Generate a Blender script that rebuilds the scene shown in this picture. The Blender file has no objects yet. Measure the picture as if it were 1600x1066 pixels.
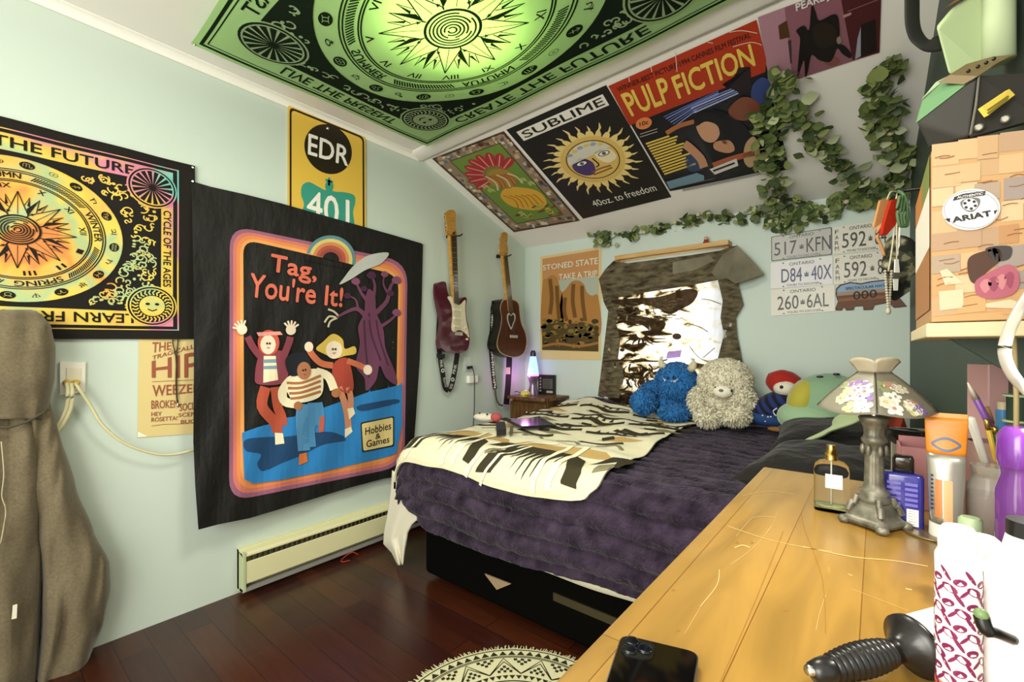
import bpy, bmesh, math, random
from mathutils import Vector, Matrix, noise
random.seed(7)
SC = bpy.context.scene
COL = SC.collection
# ---------------------------------------------------------------- camera
EYE = 1.126
_yaw = math.atan2(570, 700)
FW = Vector((-math.sin(_yaw), math.cos(_yaw), 0)); RT = Vector((math.cos(_yaw), math.sin(_yaw), 0)); UP = Vector((0, 0, 1))
CAM = Vector((0, 0, EYE))
cd = bpy.data.cameras.new('camera'); cam = bpy.data.objects.new('camera', cd); COL.objects.link(cam)
cam.location = CAM; cam.rotation_euler = (math.pi/2, 0, _yaw)
cd.sensor_width = 36; cd.lens = 700/1600*36; cd.shift_y = 15/1600; cd.clip_start = .02
SC.camera = cam
# ---------------------------------------------------------------- light and exposure
SC.view_settings.view_transform = 'Standard'; SC.view_settings.look = 'None'
SC.view_settings.gamma = 1; SC.view_settings.exposure = -0.13; SC.view_settings.use_curve_mapping = False
w = bpy.data.worlds.new('world'); SC.world = w; w.use_nodes = True
w.node_tree.nodes['Background'].inputs[0].default_value = (1.0, .975, .85, 1)
w.node_tree.nodes['Background'].inputs[1].default_value = 1.5
def light(name, kind, loc, energy, color=(1, 1, 1), size=.3, target=None, size_y=None, spot=None):
    d = bpy.data.lights.new(name, kind); d.energy = energy; d.color = color
    if kind == 'AREA':
        d.size = size
        if size_y: d.shape = 'RECTANGLE'; d.size_y = size_y
    else: d.shadow_soft_size = size
    if spot: d.spot_size = math.radians(spot); d.spot_blend = .6
    o = bpy.data.objects.new(name, d); COL.objects.link(o); o.location = loc
    if target is not None:
        o.rotation_euler = (Vector(target)-Vector(loc)).to_track_quat('-Z', 'Y').to_euler()
    return o
light('ceiling_bounce', 'AREA', (-.78, 1.0, 2.26), 24, (1, .95, .82), .5, (-.78, 1.0, 0))  # added lamp out of view, stands in for light bounced off the ceiling
light('rear_fill', 'AREA', (-.6, -1.25, 1.35), 50, (1, .97, .86), 1.5, (-1.5, 1.6, .9))  # added fill lamp behind the camera, no visible source there
light('slope_fill', 'AREA', (-.45, -1.0, 1.5), 16, (1, .97, .9), .8, (-.9, 2.5, 2.15))  # extra lamp added behind the camera to brighten the sloped ceiling
# ---------------------------------------------------------------- pixels to places
def ray(u, v): return FW + RT*((u-800)/700) + UP*((548-v)/700)
def hit(u, v, p, n):
    r = ray(u, v); return CAM + r*((Vector(p)-CAM).dot(n)/r.dot(n))
XL, YB, ZC = -2.3, 3.0, EYE+1.258
NX = Vector((1, 0, 0)); NY = Vector((0, -1, 0))
SA = Vector((XL, 1.86, ZC)); SA2 = Vector((-.366, 1.79, ZC)); SB = Vector((XL, YB, EYE+.864))
NS = (SA2-SA).cross(SB-SA).normalized()
if NS.z > 0: NS = -NS
EXS = (SA2-SA)/(SA2.x-SA.x)                      # along the upper crease, per metre of x
def slope_z(x, y): return SA.z-((x-SA.x)*NS.x+(y-SA.y)*NS.y)/NS.z
def LW(u, v, off=0.): return hit(u, v, (XL+off, 0, 0), NX)
def BW(u, v, off=0.): return hit(u, v, (0, YB-off, 0), NY)
def SL(u, v, off=0.): return hit(u, v, SA+NS*off, NS)
def HZ(u, v, z): return hit(u, v, (0, 0, z), UP)
def P(u, v, D): return CAM + ray(u, v)*D
def FX(u, v, x): return hit(u, v, (x, 0, 0), NX)
def FY(u, v, y): return hit(u, v, (0, y, 0), NY)
DTOP = EYE-.28
def DT(u, v, h=0.): return HZ(u, v, DTOP+h)
# ---------------------------------------------------------------- materials
def lin(c):
    if isinstance(c, str):
        c = c.lstrip('#'); c = [int(c[i:i+2], 16)/255 for i in (0, 2, 4)]
    return tuple((x/12.92 if x <= .04045 else ((x+.055)/1.055)**2.4) for x in c)+(1,)
MATS = {}
def mat(name, col='808080', rough=.6, metal=0., spec=.4, emit=None, estr=1., trans=0., sheen=0., alpha=None, coat=0., transl=0.):
    if name in MATS: return MATS[name]
    m = bpy.data.materials.new(name); m.use_nodes = True; MATS[name] = m
    b = m.node_tree.nodes['Principled BSDF']; I = b.inputs
    I['Base Color'].default_value = lin(col); I['Roughness'].default_value = rough; I['Metallic'].default_value = metal
    I['Specular IOR Level'].default_value = spec
    if emit: I['Emission Color'].default_value = lin(emit); I['Emission Strength'].default_value = estr
    if trans: I['Transmission Weight'].default_value = trans
    if sheen: I['Sheen Weight'].default_value = sheen; I['Sheen Roughness'].default_value = .4
    if coat: I['Coat Weight'].default_value = coat
    if transl:
        nt = m.node_tree; t = nt.nodes.new('ShaderNodeBsdfTranslucent'); t.inputs[0].default_value = lin(col)
        mx = nt.nodes.new('ShaderNodeMixShader'); mx.inputs[0].default_value = transl
        nt.links.new(b.outputs[0], mx.inputs[1]); nt.links.new(t.outputs[0], mx.inputs[2])
        nt.links.new(mx.outputs[0], nt.nodes['Material Output'].inputs[0])
    return m
def N(m, t, **kw):
    n = m.node_tree.nodes.new(t)
    for k, v in kw.items():
        if k in n.inputs: n.inputs[k].default_value = v
        else: setattr(n, k, v)
    return n
def L(m, a, b): m.node_tree.links.new(a, b)
def BS(m): return m.node_tree.nodes['Principled BSDF']
def coords(m, scale=(1, 1, 1), rot=(0, 0, 0)):
    t = N(m, 'ShaderNodeTexCoord'); mp = N(m, 'ShaderNodeMapping'); L(m, t.outputs['Object'], mp.inputs[0])
    mp.inputs['Scale'].default_value = scale; mp.inputs['Rotation'].default_value = rot
    return mp.outputs[0]
def ramp(m, fac, stops):
    r = N(m, 'ShaderNodeValToRGB'); e = r.color_ramp.elements
    while len(e) < len(stops): e.new(.5)
    for k, (p, c) in enumerate(stops): e[k].position = p; e[k].color = lin(c)
    L(m, fac, r.inputs[0]); return r.outputs[0]
def noisy(m, c1, c2, scale=5., detail=4., lo=.35, hi=.65, stretch=(1, 1, 1), mid=None):
    n = N(m, 'ShaderNodeTexNoise', Scale=scale, Detail=detail); L(m, coords(m, stretch), n.inputs['Vector'])
    st = [(lo, c1), (hi, c2)] if not mid else [(lo, c1), ((lo+hi)/2, mid), (hi, c2)]
    c = ramp(m, n.outputs[0], st); L(m, c, BS(m).inputs['Base Color'])
    return c
def bump(m, scale=40., strength=.3, dist=.01, stretch=(1, 1, 1), detail=3., kind='noise'):
    if kind == 'noise': n = N(m, 'ShaderNodeTexNoise', Scale=scale, Detail=detail)
    else: n = N(m, 'ShaderNodeTexWave', Scale=scale); n.inputs['Distortion'].default_value = 2
    L(m, coords(m, stretch), n.inputs['Vector'])
    b = N(m, 'ShaderNodeBump', Strength=strength, Distance=dist); L(m, n.outputs[0], b.inputs['Height'])
    L(m, b.outputs[0], BS(m).inputs['Normal'])
    return m
# ---------------------------------------------------------------- objects
def tag(o, label=None, cat=None, group=None, kind=None):
    if label: o['label'] = label
    if cat: o['category'] = cat
    if group: o['group'] = group
    if kind: o['kind'] = kind
    return o
def thing(name, label, cat, loc=(0, 0, 0), group=None):
    o = bpy.data.objects.new(name, None); COL.objects.link(o); o.location = loc
    o.empty_display_size = .05
    return tag(o, label, cat, group)
def worldloc(o):
    p = Vector((0, 0, 0))
    while o is not None: p += Vector(o.location); o = o.parent
    return p
def V(*a): return Vector(a)
class MB:
    """collects shapes given in world coordinates and links them as one mesh"""
    def __init__(s): s.v = []; s.f = []; s.m = []; s.mats = []; s.sm = []
    def mi(s, m):
        if m not in s.mats: s.mats.append(m)
        return s.mats.index(m)
    def add(s, vs, fs, m, smooth=False):
        b = len(s.v); s.v += [Vector(x) for x in vs]; k = s.mi(m)
        for f in fs: s.f.append([b+i for i in f]); s.m.append(k); s.sm.append(smooth)
        return s
    def poly(s, pts, m): return s.add(pts, [list(range(len(pts)))], m)
    def box(s, c, d, m, rot=None, taper=1.):
        c = Vector(c); q = []
        for z in (-1, 1):
            t = 1 if z < 0 else taper
            for x, y in ((-1, -1), (1, -1), (1, 1), (-1, 1)):
                p = V(x*d[0]/2*t, y*d[1]/2*t, z*d[2]/2)
                if rot is not None: p = rot @ p
                q.append(c+p)
        return s.add(q, [(3, 2, 1, 0), (4, 5, 6, 7), (0, 1, 5, 4), (1, 2, 6, 5), (2, 3, 7, 6), (3, 0, 4, 7)], m)
    def prism(s, pts, vec, m, smooth=False):
        n = len(pts); vec = Vector(vec); a = [Vector(p) for p in pts]; b = [p+vec for p in a]
        s.add(a+b, [list(range(n-1, -1, -1)), list(range(n, 2*n))], m)
        return s.add(a+b, [(i, (i+1) % n, n+(i+1) % n, n+i) for i in range(n)], m, smooth)
    def lathe(s, c, prof, m, seg=24, axis=None, smooth=True, cap=True, sx=1., sy=1.):
        c = Vector(c); M = axis if axis is not None else Matrix.Identity(3); vs = []
        for r, z in prof:
            for k in range(seg):
                a = 2*math.pi*k/seg; vs.append(c + M @ V(r*sx*math.cos(a), r*sy*math.sin(a), z))
        fs = []
        for j in range(len(prof)-1):
            for k in range(seg):
                k2 = (k+1) % seg; fs.append((j*seg+k, j*seg+k2, (j+1)*seg+k2, (j+1)*seg+k))
        s.add(vs, fs, m, smooth)
        if cap:
            n = len(prof); s.add(vs[:seg], [list(range(seg-1, -1, -1))], m); s.add(vs[(n-1)*seg:], [list(range(seg))], m)
        return s
    def tube(s, pts, r, m, seg=8, smooth=True):
        pts = [Vector(p) for p in pts]; vs = []; n = len(pts)
        rr = r if isinstance(r, (list, tuple)) else [r]*n
        ref = V(0, 0, 1)
        for i, p in enumerate(pts):
            t = (pts[min(i+1, n-1)]-pts[max(i-1, 0)]).normalized()
            a = t.cross(ref)
            if a.length < .1: a = t.cross(V(1, .3, 0))
            a.normalize(); b = t.cross(a).normalized()
            for k in range(seg):
                an = 2*math.pi*k/seg; vs.append(p+a*math.cos(an)*rr[i]+b*math.sin(an)*rr[i])
        fs = [(i*seg+k, i*seg+(k+1) % seg, (i+1)*seg+(k+1) % seg, (i+1)*seg+k) for i in range(n-1) for k in range(seg)]
        fs += [tuple(range(seg-1, -1, -1)), tuple(range((n-1)*seg, n*seg))]
        return s.add(vs, fs, m, smooth)
    def ball(s, c, r, m, seg=24, rings=14, rot=None, bumpy=0., bs=20., sq=1.):
        c = Vector(c); r = (r, r, r) if not isinstance(r, (tuple, list)) else r; vs = []
        for j in range(rings+1):
            th = math.pi*j/rings
            for k in range(seg):
                ph = 2*math.pi*k/seg
                d = V(math.sin(th)*math.cos(ph), math.sin(th)*math.sin(ph), math.cos(th))
                if sq != 1.: d = V(*[math.copysign(abs(x)**sq, x) for x in d])
                p = V(d.x*r[0], d.y*r[1], d.z*r[2])
                if rot is not None: p = rot @ p
                if bumpy: p += p.normalized()*bumpy*noise.noise((c+p)*bs)
                vs.append(c+p)
        fs = [(j*seg+k, (j+1)*seg+k, (j+1)*seg+(k+1) % seg, j*seg+(k+1) % seg) for j in range(rings) for k in range(seg)]
        return s.add(vs, fs, m, True)
    def grid(s, fn, nu, nv, m, smooth=True):
        vs = [fn(i/nu, j/nv) for j in range(nv+1) for i in range(nu+1)]
        fs = [(j*(nu+1)+i, j*(nu+1)+i+1, (j+1)*(nu+1)+i+1, (j+1)*(nu+1)+i) for j in range(nv) for i in range(nu)]
        return s.add(vs, fs, m, smooth)
    def text(s, t, q, m, bold=.0, depth=0.):
        """lettering laid between four world points: lower left, lower right, upper right, upper left"""
        q = [Vector(x) for x in q]; vs, fs = glyphs(t, bold)
        mp = lambda a, b: (q[0]*(1-a)+q[1]*a)*(1-b)+(q[3]*(1-a)+q[2]*a)*b
        return s.add([mp(a, b) for a, b in vs], fs, m)
    def build(s, name, parent=None, clean=False, solid=0., bevel=0., sub=0):
        me = bpy.data.meshes.new(name); o = bpy.data.objects.new(name, me); COL.objects.link(o)
        off = Vector((0, 0, 0))
        if parent is not None:
            o.parent = parent; off = worldloc(parent)
        elif s.v:
            n = len(s.v); off = Vector((sum(p.x for p in s.v)/n, sum(p.y for p in s.v)/n, min(p.z for p in s.v))); o.location = off
        me.from_pydata([p-off for p in s.v], [], s.f)
        for m in s.mats: me.materials.append(m)
        me.polygons.foreach_set('material_index', s.m); me.polygons.foreach_set('use_smooth', s.sm)
        bm = bmesh.new(); bm.from_mesh(me)
        if clean: bmesh.ops.remove_doubles(bm, verts=bm.verts, dist=1e-5)
        if not solid: bmesh.ops.recalc_face_normals(bm, faces=bm.faces)
        bm.to_mesh(me); bm.free(); me.update()
        if solid:
            d = o.modifiers.new('thickness', 'SOLIDIFY'); d.thickness = solid; d.offset = 0
        if bevel:
            d = o.modifiers.new('bevel', 'BEVEL'); d.width = bevel; d.segments = 2; d.limit_method = 'ANGLE'; d.angle_limit = .7
        if sub:
            d = o.modifiers.new('sub', 'SUBSURF'); d.levels = sub; d.render_levels = sub
        return o
GL = {}
def glyphs(t, bold=0.):
    k = (t, bold)
    if k in GL: return GL[k]
    c = bpy.data.curves.new('t', 'FONT'); c.body = t; c.resolution_u = 3
    o = bpy.data.objects.new('t', c); COL.objects.link(o)
    bpy.context.view_layer.update()
    me = bpy.data.meshes.new_from_object(o)
    vs = [(v.co.x, v.co.y) for v in me.vertices]; fs = [list(p.vertices) for p in me.polygons]
    bpy.data.objects.remove(o); bpy.data.curves.remove(c); bpy.data.meshes.remove(me)
    x0 = min(v[0] for v in vs); x1 = max(v[0] for v in vs); y0 = min(v[1] for v in vs); y1 = max(v[1] for v in vs)
    GL[k] = ([((x-x0)/(x1-x0), (y-y0)/(y1-y0)) for x, y in vs], fs)
    return GL[k]
def spline(pts, n=6, closed=False):
    pts = [Vector(p) for p in pts]; out = []; N_ = len(pts)
    rng = range(N_) if closed else range(N_-1)
    for i in rng:
        if closed: a, b, c, d = pts[i-1], pts[i], pts[(i+1) % N_], pts[(i+2) % N_]
        else: a, b, c, d = pts[max(i-1, 0)], pts[i], pts[i+1], pts[min(i+2, N_-1)]
        for k in range(n):
            t = k/n
            out.append(.5*((2*b)+(c-a)*t+(2*a-5*b+4*c-d)*t*t+(3*b-a-3*c+d)*t*t*t))
    if not closed: out.append(pts[-1])
    return out
def sp2(pts, n=6, closed=True): return [(p[0], p[1]) for p in spline([(a, b, 0) for a, b in pts], n, closed)]
class Print:
    """flat print: coloured shapes in sheet coordinates (a, b), each layer a hair above the last, one mesh"""
    STEP = .0008
    def __init__(s, place, wave=None, cell=None):
        s.place = place; s.wave = wave; s.cell = cell; s.it = []
    def poly(s, pts, m, layer): s.it.append(([(p[0], p[1]) for p in pts], [list(range(len(pts)))], m, layer)); return s
    def blob(s, pts, m, layer, n=5): return s.poly(sp2(pts, n), m, layer)
    def raw(s, vs, fs, m, layer): s.it.append((vs, fs, m, layer)); return s
    def stroke(s, pts, w, m, layer, closed=False, smooth=0):
        if smooth: pts = sp2(pts, smooth, closed)
        n = len(pts); l = []; r = []
        for i in range(n):
            if closed: p, q = pts[i-1], pts[(i+1) % n]
            else: p, q = pts[max(i-1, 0)], pts[min(i+1, n-1)]
            dx, dy = q[0]-p[0], q[1]-p[1]; h = math.hypot(dx, dy) or 1; nx, ny = -dy/h, dx/h
            ww = w(i/(n-1)) if callable(w) else w
            l.append((pts[i][0]+nx*ww/2, pts[i][1]+ny*ww/2)); r.append((pts[i][0]-nx*ww/2, pts[i][1]-ny*ww/2))
        fs = [(i, (i+1) % n, n+(i+1) % n, n+i) for i in range(n if closed else n-1)]
        return s.raw(l+r, fs, m, layer)
    def text(s, t, q, m, layer, bold=0.):
        mp = lambda a, b: tuple((q[0][k]*(1-a)+q[1][k]*a)*(1-b)+(q[3][k]*(1-a)+q[2][k]*a)*b for k in (0, 1))
        return s.textfn(t, mp, m, layer, bold)
    def textfn(s, t, fn, m, layer, bold=0.):
        """letters; bold ones are the same letters printed again a hair to the side"""
        vs, fs = glyphs(t); n = max(1, len(t)); dx, dy = bold*1.3/n, bold
        for k, (x, y) in enumerate(((0, 0), (-1, 0), (1, 0), (0, 1), (0, -1)) if bold else ((0, 0),)):
            s.raw([fn(a+x*dx, b+y*dy) for a, b in vs], fs, m, layer+.16*k)
        return s
    def ellipse(s, c, rx, ry, m, layer, n=32, rot=0., a0=0., a1=2*math.pi):
        full = abs(a1-a0-2*math.pi) < 1e-6; k = n if full else n+1; ca, sa = math.cos(rot), math.sin(rot); pts = []
        for i in range(k):
            a = a0+(a1-a0)*i/n; x, y = rx*math.cos(a), ry*math.sin(a); pts.append((c[0]+x*ca-y*sa, c[1]+x*sa+y*ca))
        return s.poly(pts, m, layer)
    def ring(s, c, rx, ry, w, m, layer, n=48, a0=0., a1=2*math.pi):
        full = abs(a1-a0-2*math.pi) < 1e-6; k = n if full else n+1
        o = [(c[0]+rx*math.cos(a0+(a1-a0)*i/n), c[1]+ry*math.sin(a0+(a1-a0)*i/n)) for i in range(k)]
        q = [(c[0]+(rx-w)*math.cos(a0+(a1-a0)*i/n), c[1]+(ry-w)*math.sin(a0+(a1-a0)*i/n)) for i in range(k)]
        return s.raw(o+q, [(i, (i+1) % k, k+(i+1) % k, k+i) for i in range(k if full else k-1)], m, layer)
    def build(s, name, parent=None, thick=.001, edge=None):
        bm = bmesh.new(); mats = []; lay = bm.verts.layers.float.new('lay')
        for vs, fs, m, layer in s.it:
            if m not in mats: mats.append(m)
            k = mats.index(m); bv = []
            for x, y in vs:
                v = bm.verts.new((x, y, 0)); v[lay] = layer; bv.append(v)
            for f in fs:
                try: bf = bm.faces.new([bv[i] for i in f]); bf.material_index = k
                except ValueError: pass
        bm.normal_update()
        big = [f for f in bm.faces if len(f.verts) > 4]
        if big: bmesh.ops.triangulate(bm, faces=big)
        if s.cell:
            xs = [v.co.x for v in bm.verts]; ys = [v.co.y for v in bm.verts]
            for ax, lo, hi in ((0, min(xs), max(xs)), (1, min(ys), max(ys))):
                t = lo+s.cell*.5
                while t < hi:
                    co = [0, 0, 0]; no = [0, 0, 0]; co[ax] = t+1e-5; no[ax] = 1
                    bmesh.ops.bisect_plane(bm, geom=bm.verts[:]+bm.edges[:]+bm.faces[:], dist=1e-7, plane_co=co, plane_no=no)
                    for v in bm.verts:
                        pass
                    t += s.cell
            # new verts take the layer of any neighbour face corner that has one
        bm.verts.ensure_lookup_table()
        # spread the layer over each loose island
        seen = set()
        for v in bm.verts:
            if v in seen: continue
            st = [v]; isl = []; seen.add(v)
            while st:
                q = st.pop(); isl.append(q)
                for e in q.link_edges:
                    o2 = e.other_vert(q)
                    if o2 not in seen: seen.add(o2); st.append(o2)
            lv = max(q[lay] for q in isl)
            for q in isl: q[lay] = lv
        base = [f for f in bm.faces if f.verts[0][lay] == 0]
        W = s.wave or (lambda a, b: 0.)
        for v in bm.verts: v.co = s.place(v.co.x, v.co.y, W(v.co.x, v.co.y)+v[lay]*s.STEP)
        # thickness behind the base sheet
        if thick:
            bnd = {}
            for f in base:
                for v in f.verts: bnd[v] = None
            a0 = s.it[0][0][0]; nrm = (s.place(a0[0], a0[1], 1.)-s.place(a0[0], a0[1], 0.))
            for v in list(bnd):
                bnd[v] = bm.verts.new(v.co-nrm*thick)
            for f in base:
                k = f.material_index
                nf = bm.faces.new([bnd[v] for v in reversed(f.verts)]); nf.material_index = k
                for e in f.edges:
                    if len(e.link_faces) == 1:
                        a, b = e.verts
                        try: sf = bm.faces.new([a, b, bnd[b], bnd[a]]); sf.material_index = k
                        except ValueError: pass
        off = Vector((0, 0, 0)); me = bpy.data.meshes.new(name); o = bpy.data.objects.new(name, me); COL.objects.link(o)
        if parent is not None: o.parent = parent; off = worldloc(parent)
        else:
            n = len(bm.verts); off = Vector((sum(v.co.x for v in bm.verts)/n, sum(v.co.y for v in bm.verts)/n, min(v.co.z for v in bm.verts))); o.location = off
        for v in bm.verts: v.co -= off
        bm.to_mesh(me); bm.free()
        for m in mats: me.materials.append(m)
        return o
def paint(c, rough=.55, spec=.3): return mat('print '+c, c, rough, spec=spec)
def cloth(c): return mat('cloth '+c, c, .85, spec=.15, sheen=.15)
# ---------------------------------------------------------------- the setting
m_wall = mat('pale mint wall paint', 'c9d7cc', .5, spec=.3); bump(m_wall, 60, .06, .003)
m_wall2 = mat('pale teal wall paint', 'c6d5cd', .55, spec=.3); bump(m_wall2, 60, .06, .003)
m_green = mat('dark green wall paint', '3c4a40', .5, spec=.3)
m_ceil = mat('white ceiling paint', 'eeece6', .5, spec=.3)
m_trim = mat('white gloss trim', 'f4f4ec', .25)
def room(name, vs, m, vec):
    b = MB(); b.prism(vs, vec, m); return tag(b.build(name), kind='structure')
SX = (SA.y, SA.z), (SB.y, SB.z)
room('wall_left', [V(XL, -1.2, 0), V(XL, YB+.1, 0), V(XL, YB+.1, ZC+.1), V(XL, -1.2, ZC+.1)], m_wall, (-.1, 0, 0))
# back wall with the window opening
wx0, wx1, wz0, wz1 = -1.52, -.775, .80, 1.72
b = MB()
xr = .16
for x0, x1, z0, z1 in ((XL-.05, wx0, 0, SB.z+.05), (wx1, xr, 0, SB.z+.05), (wx0, wx1, 0, wz0), (wx0, wx1, wz1, SB.z+.05)):
    b.box(((x0+x1)/2, YB+.05, (z0+z1)/2), (x1-x0, .1, z1-z0), m_wall2)
tag(b.build('wall_back'), kind='structure')
# right wall (dark green), a short run from the back corner to beside the dresser
wr0, wr1 = V(.128, YB+.02, 0), V(.215, .42, 0)
room('wall_right', [wr0, wr1, wr1+V(0, 0, ZC+.1), wr0+V(0, 0, ZC+.1)], m_green, (.1, 0, 0))
room('ceiling', [V(XL-.1, -1.2, ZC), V(.5, -1.2, ZC), V(.5, SA.y+.02, ZC), V(XL-.1, SA.y+.02, ZC)], m_ceil, (0, 0, .1))
b = MB(); y1 = YB+.06
b.prism([SA-EXS*.1, SA+EXS*2.8, V(.5, y1, slope_z(.5, y1)), V(XL-.1, y1, slope_z(XL-.1, y1))], -NS*.1, m_ceil)
tag(b.build('ceiling_slope'), kind='structure')
# rounded plaster band where the slope meets the flat ceiling
b = MB()
for x in (0,):
    pr = [(1.79, ZC-.001), (1.80, ZC-.012), (1.835, ZC-.02), (1.875, ZC-.026), (1.90, ZC-.022)]
    b.prism([V(XL, y, z) for y, z in pr]+[V(XL, 1.90, ZC+.02), V(XL, 1.79, ZC+.02)], EXS*2.6, m_ceil, True)
tag(b.build('trim_1'), kind='structure')
b = MB()
pr = [(0, -.035), (.006, -.035)]+[(.006+.03*(1-math.cos(t*.157)), -.035+.03*math.sin(t*.157)) for t in range(1, 11)]+[(.036, 0), (0, 0)]
b.prism([V(XL+x, -1.2, ZC+z) for x, z in pr], (0, SA.y+1.2, 0), m_trim, True)
tag(b.build('trim_2'), kind='structure')
# plank floor
m_floor = mat('dark cherry planks', '3a1712', .28, spec=.5)
br = N(m_floor, 'ShaderNodeTexBrick'); L(m_floor, coords(m_floor), br.inputs['Vector'])
br.offset = .37; br.squash = 1
for k, v in (('Scale', 1.), ('Mortar Size', .0012), ('Brick Width', .9), ('Row Height', .098), ('Bias', -.1)): br.inputs[k].default_value = v
br.inputs['Color1'].default_value = lin('30130f'); br.inputs['Color2'].default_value = lin('45200f'); br.inputs['Mortar'].default_value = lin('0a0504')
nz = N(m_floor, 'ShaderNodeTexNoise', Scale=3., Detail=6.); L(m_floor, coords(m_floor, (2, 22, 1)), nz.inputs['Vector'])
mx = N(m_floor, 'ShaderNodeMix', data_type='RGBA', blend_type='OVERLAY'); mx.inputs[0].default_value = .5
L(m_floor, br.outputs[0], mx.inputs[6]); L(m_floor, nz.outputs[0], mx.inputs[7]); L(m_floor, mx.outputs[2], BS(m_floor).inputs['Base Color'])
bp = N(m_floor, 'ShaderNodeBump', Strength=.5, Distance=.003); bp.invert = True; L(m_floor, br.outputs[1], bp.inputs['Height']); L(m_floor, bp.outputs[0], BS(m_floor).inputs['Normal'])
room('floor', [V(XL-.1, -1.2, 0), V(.6, -1.2, 0), V(.6, YB+.1, 0), V(XL-.1, YB+.1, 0)], m_floor, (0, 0, -.1))
# window: wooden frame, glass, and the bright day outside
wm = mat('white window paint', 'e8e6dc', .4)
b = MB(); t = .04
for x0, x1, z0, z1 in ((wx0, wx0+t, wz0, wz1), (wx1-t, wx1, wz0, wz1), (wx0+t, wx1-t, wz0, wz0+t), (wx0+t, wx1-t, wz1-t, wz1), (wx0+t, wx1-t, 1.24, 1.27)):
    b.box(((x0+x1)/2, YB+.06, (z0+z1)/2), (x1-x0, .05, z1-z0), wm)
win = tag(b.build('window_1'), kind='structure')
b = MB(); b.box(((wx0+wx1)/2, YB+.06, (wz0+wz1)/2), (wx1-wx0-2*t, .006, wz1-wz0-2*t), mat('bright daylit pane', 'f0f4ff', .1, emit='e9f1ff', estr=5.))
b.build('pane', win)
# ---------------------------------------------------------------- prints on the walls
def K(pts, ox, oy, s): return [(ox+x/s, oy+y/s) for x, y in pts]
def rect(w, h): return [(-w, -h), (w, -h), (w, h), (-w, h)]
def rquad(q, r, n=6):
    out = []
    for i in range(4):
        p = Vector(q[i]); a = Vector(q[i-1]); c = Vector(q[(i+1) % 4])
        s = p+(a-p).normalized()*r; e = p+(c-p).normalized()*r
        for k in range(n+1):
            t = k/n; x = s*(1-t)**2+p*2*t*(1-t)+e*t*t; out.append((x.x, x.y))
    return out
def lq(q1, q2, t): return [(a[0]*(1-t)+b[0]*t, a[1]*(1-t)+b[1]*t) for a, b in zip(q1, q2)]
def fram(pr, w1, h1, w2, h2, m, layer):
    o = rect(w1, h1); q = rect(w2, h2)
    pr.raw(o+q, [(i, (i+1) % 4, 4+(i+1) % 4, 4+i) for i in range(4)], m, layer)
def rot(x, y, a): c, s = math.cos(a), math.sin(a); return (x*c+y*s, -x*s+y*c)   # clockwise
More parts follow.
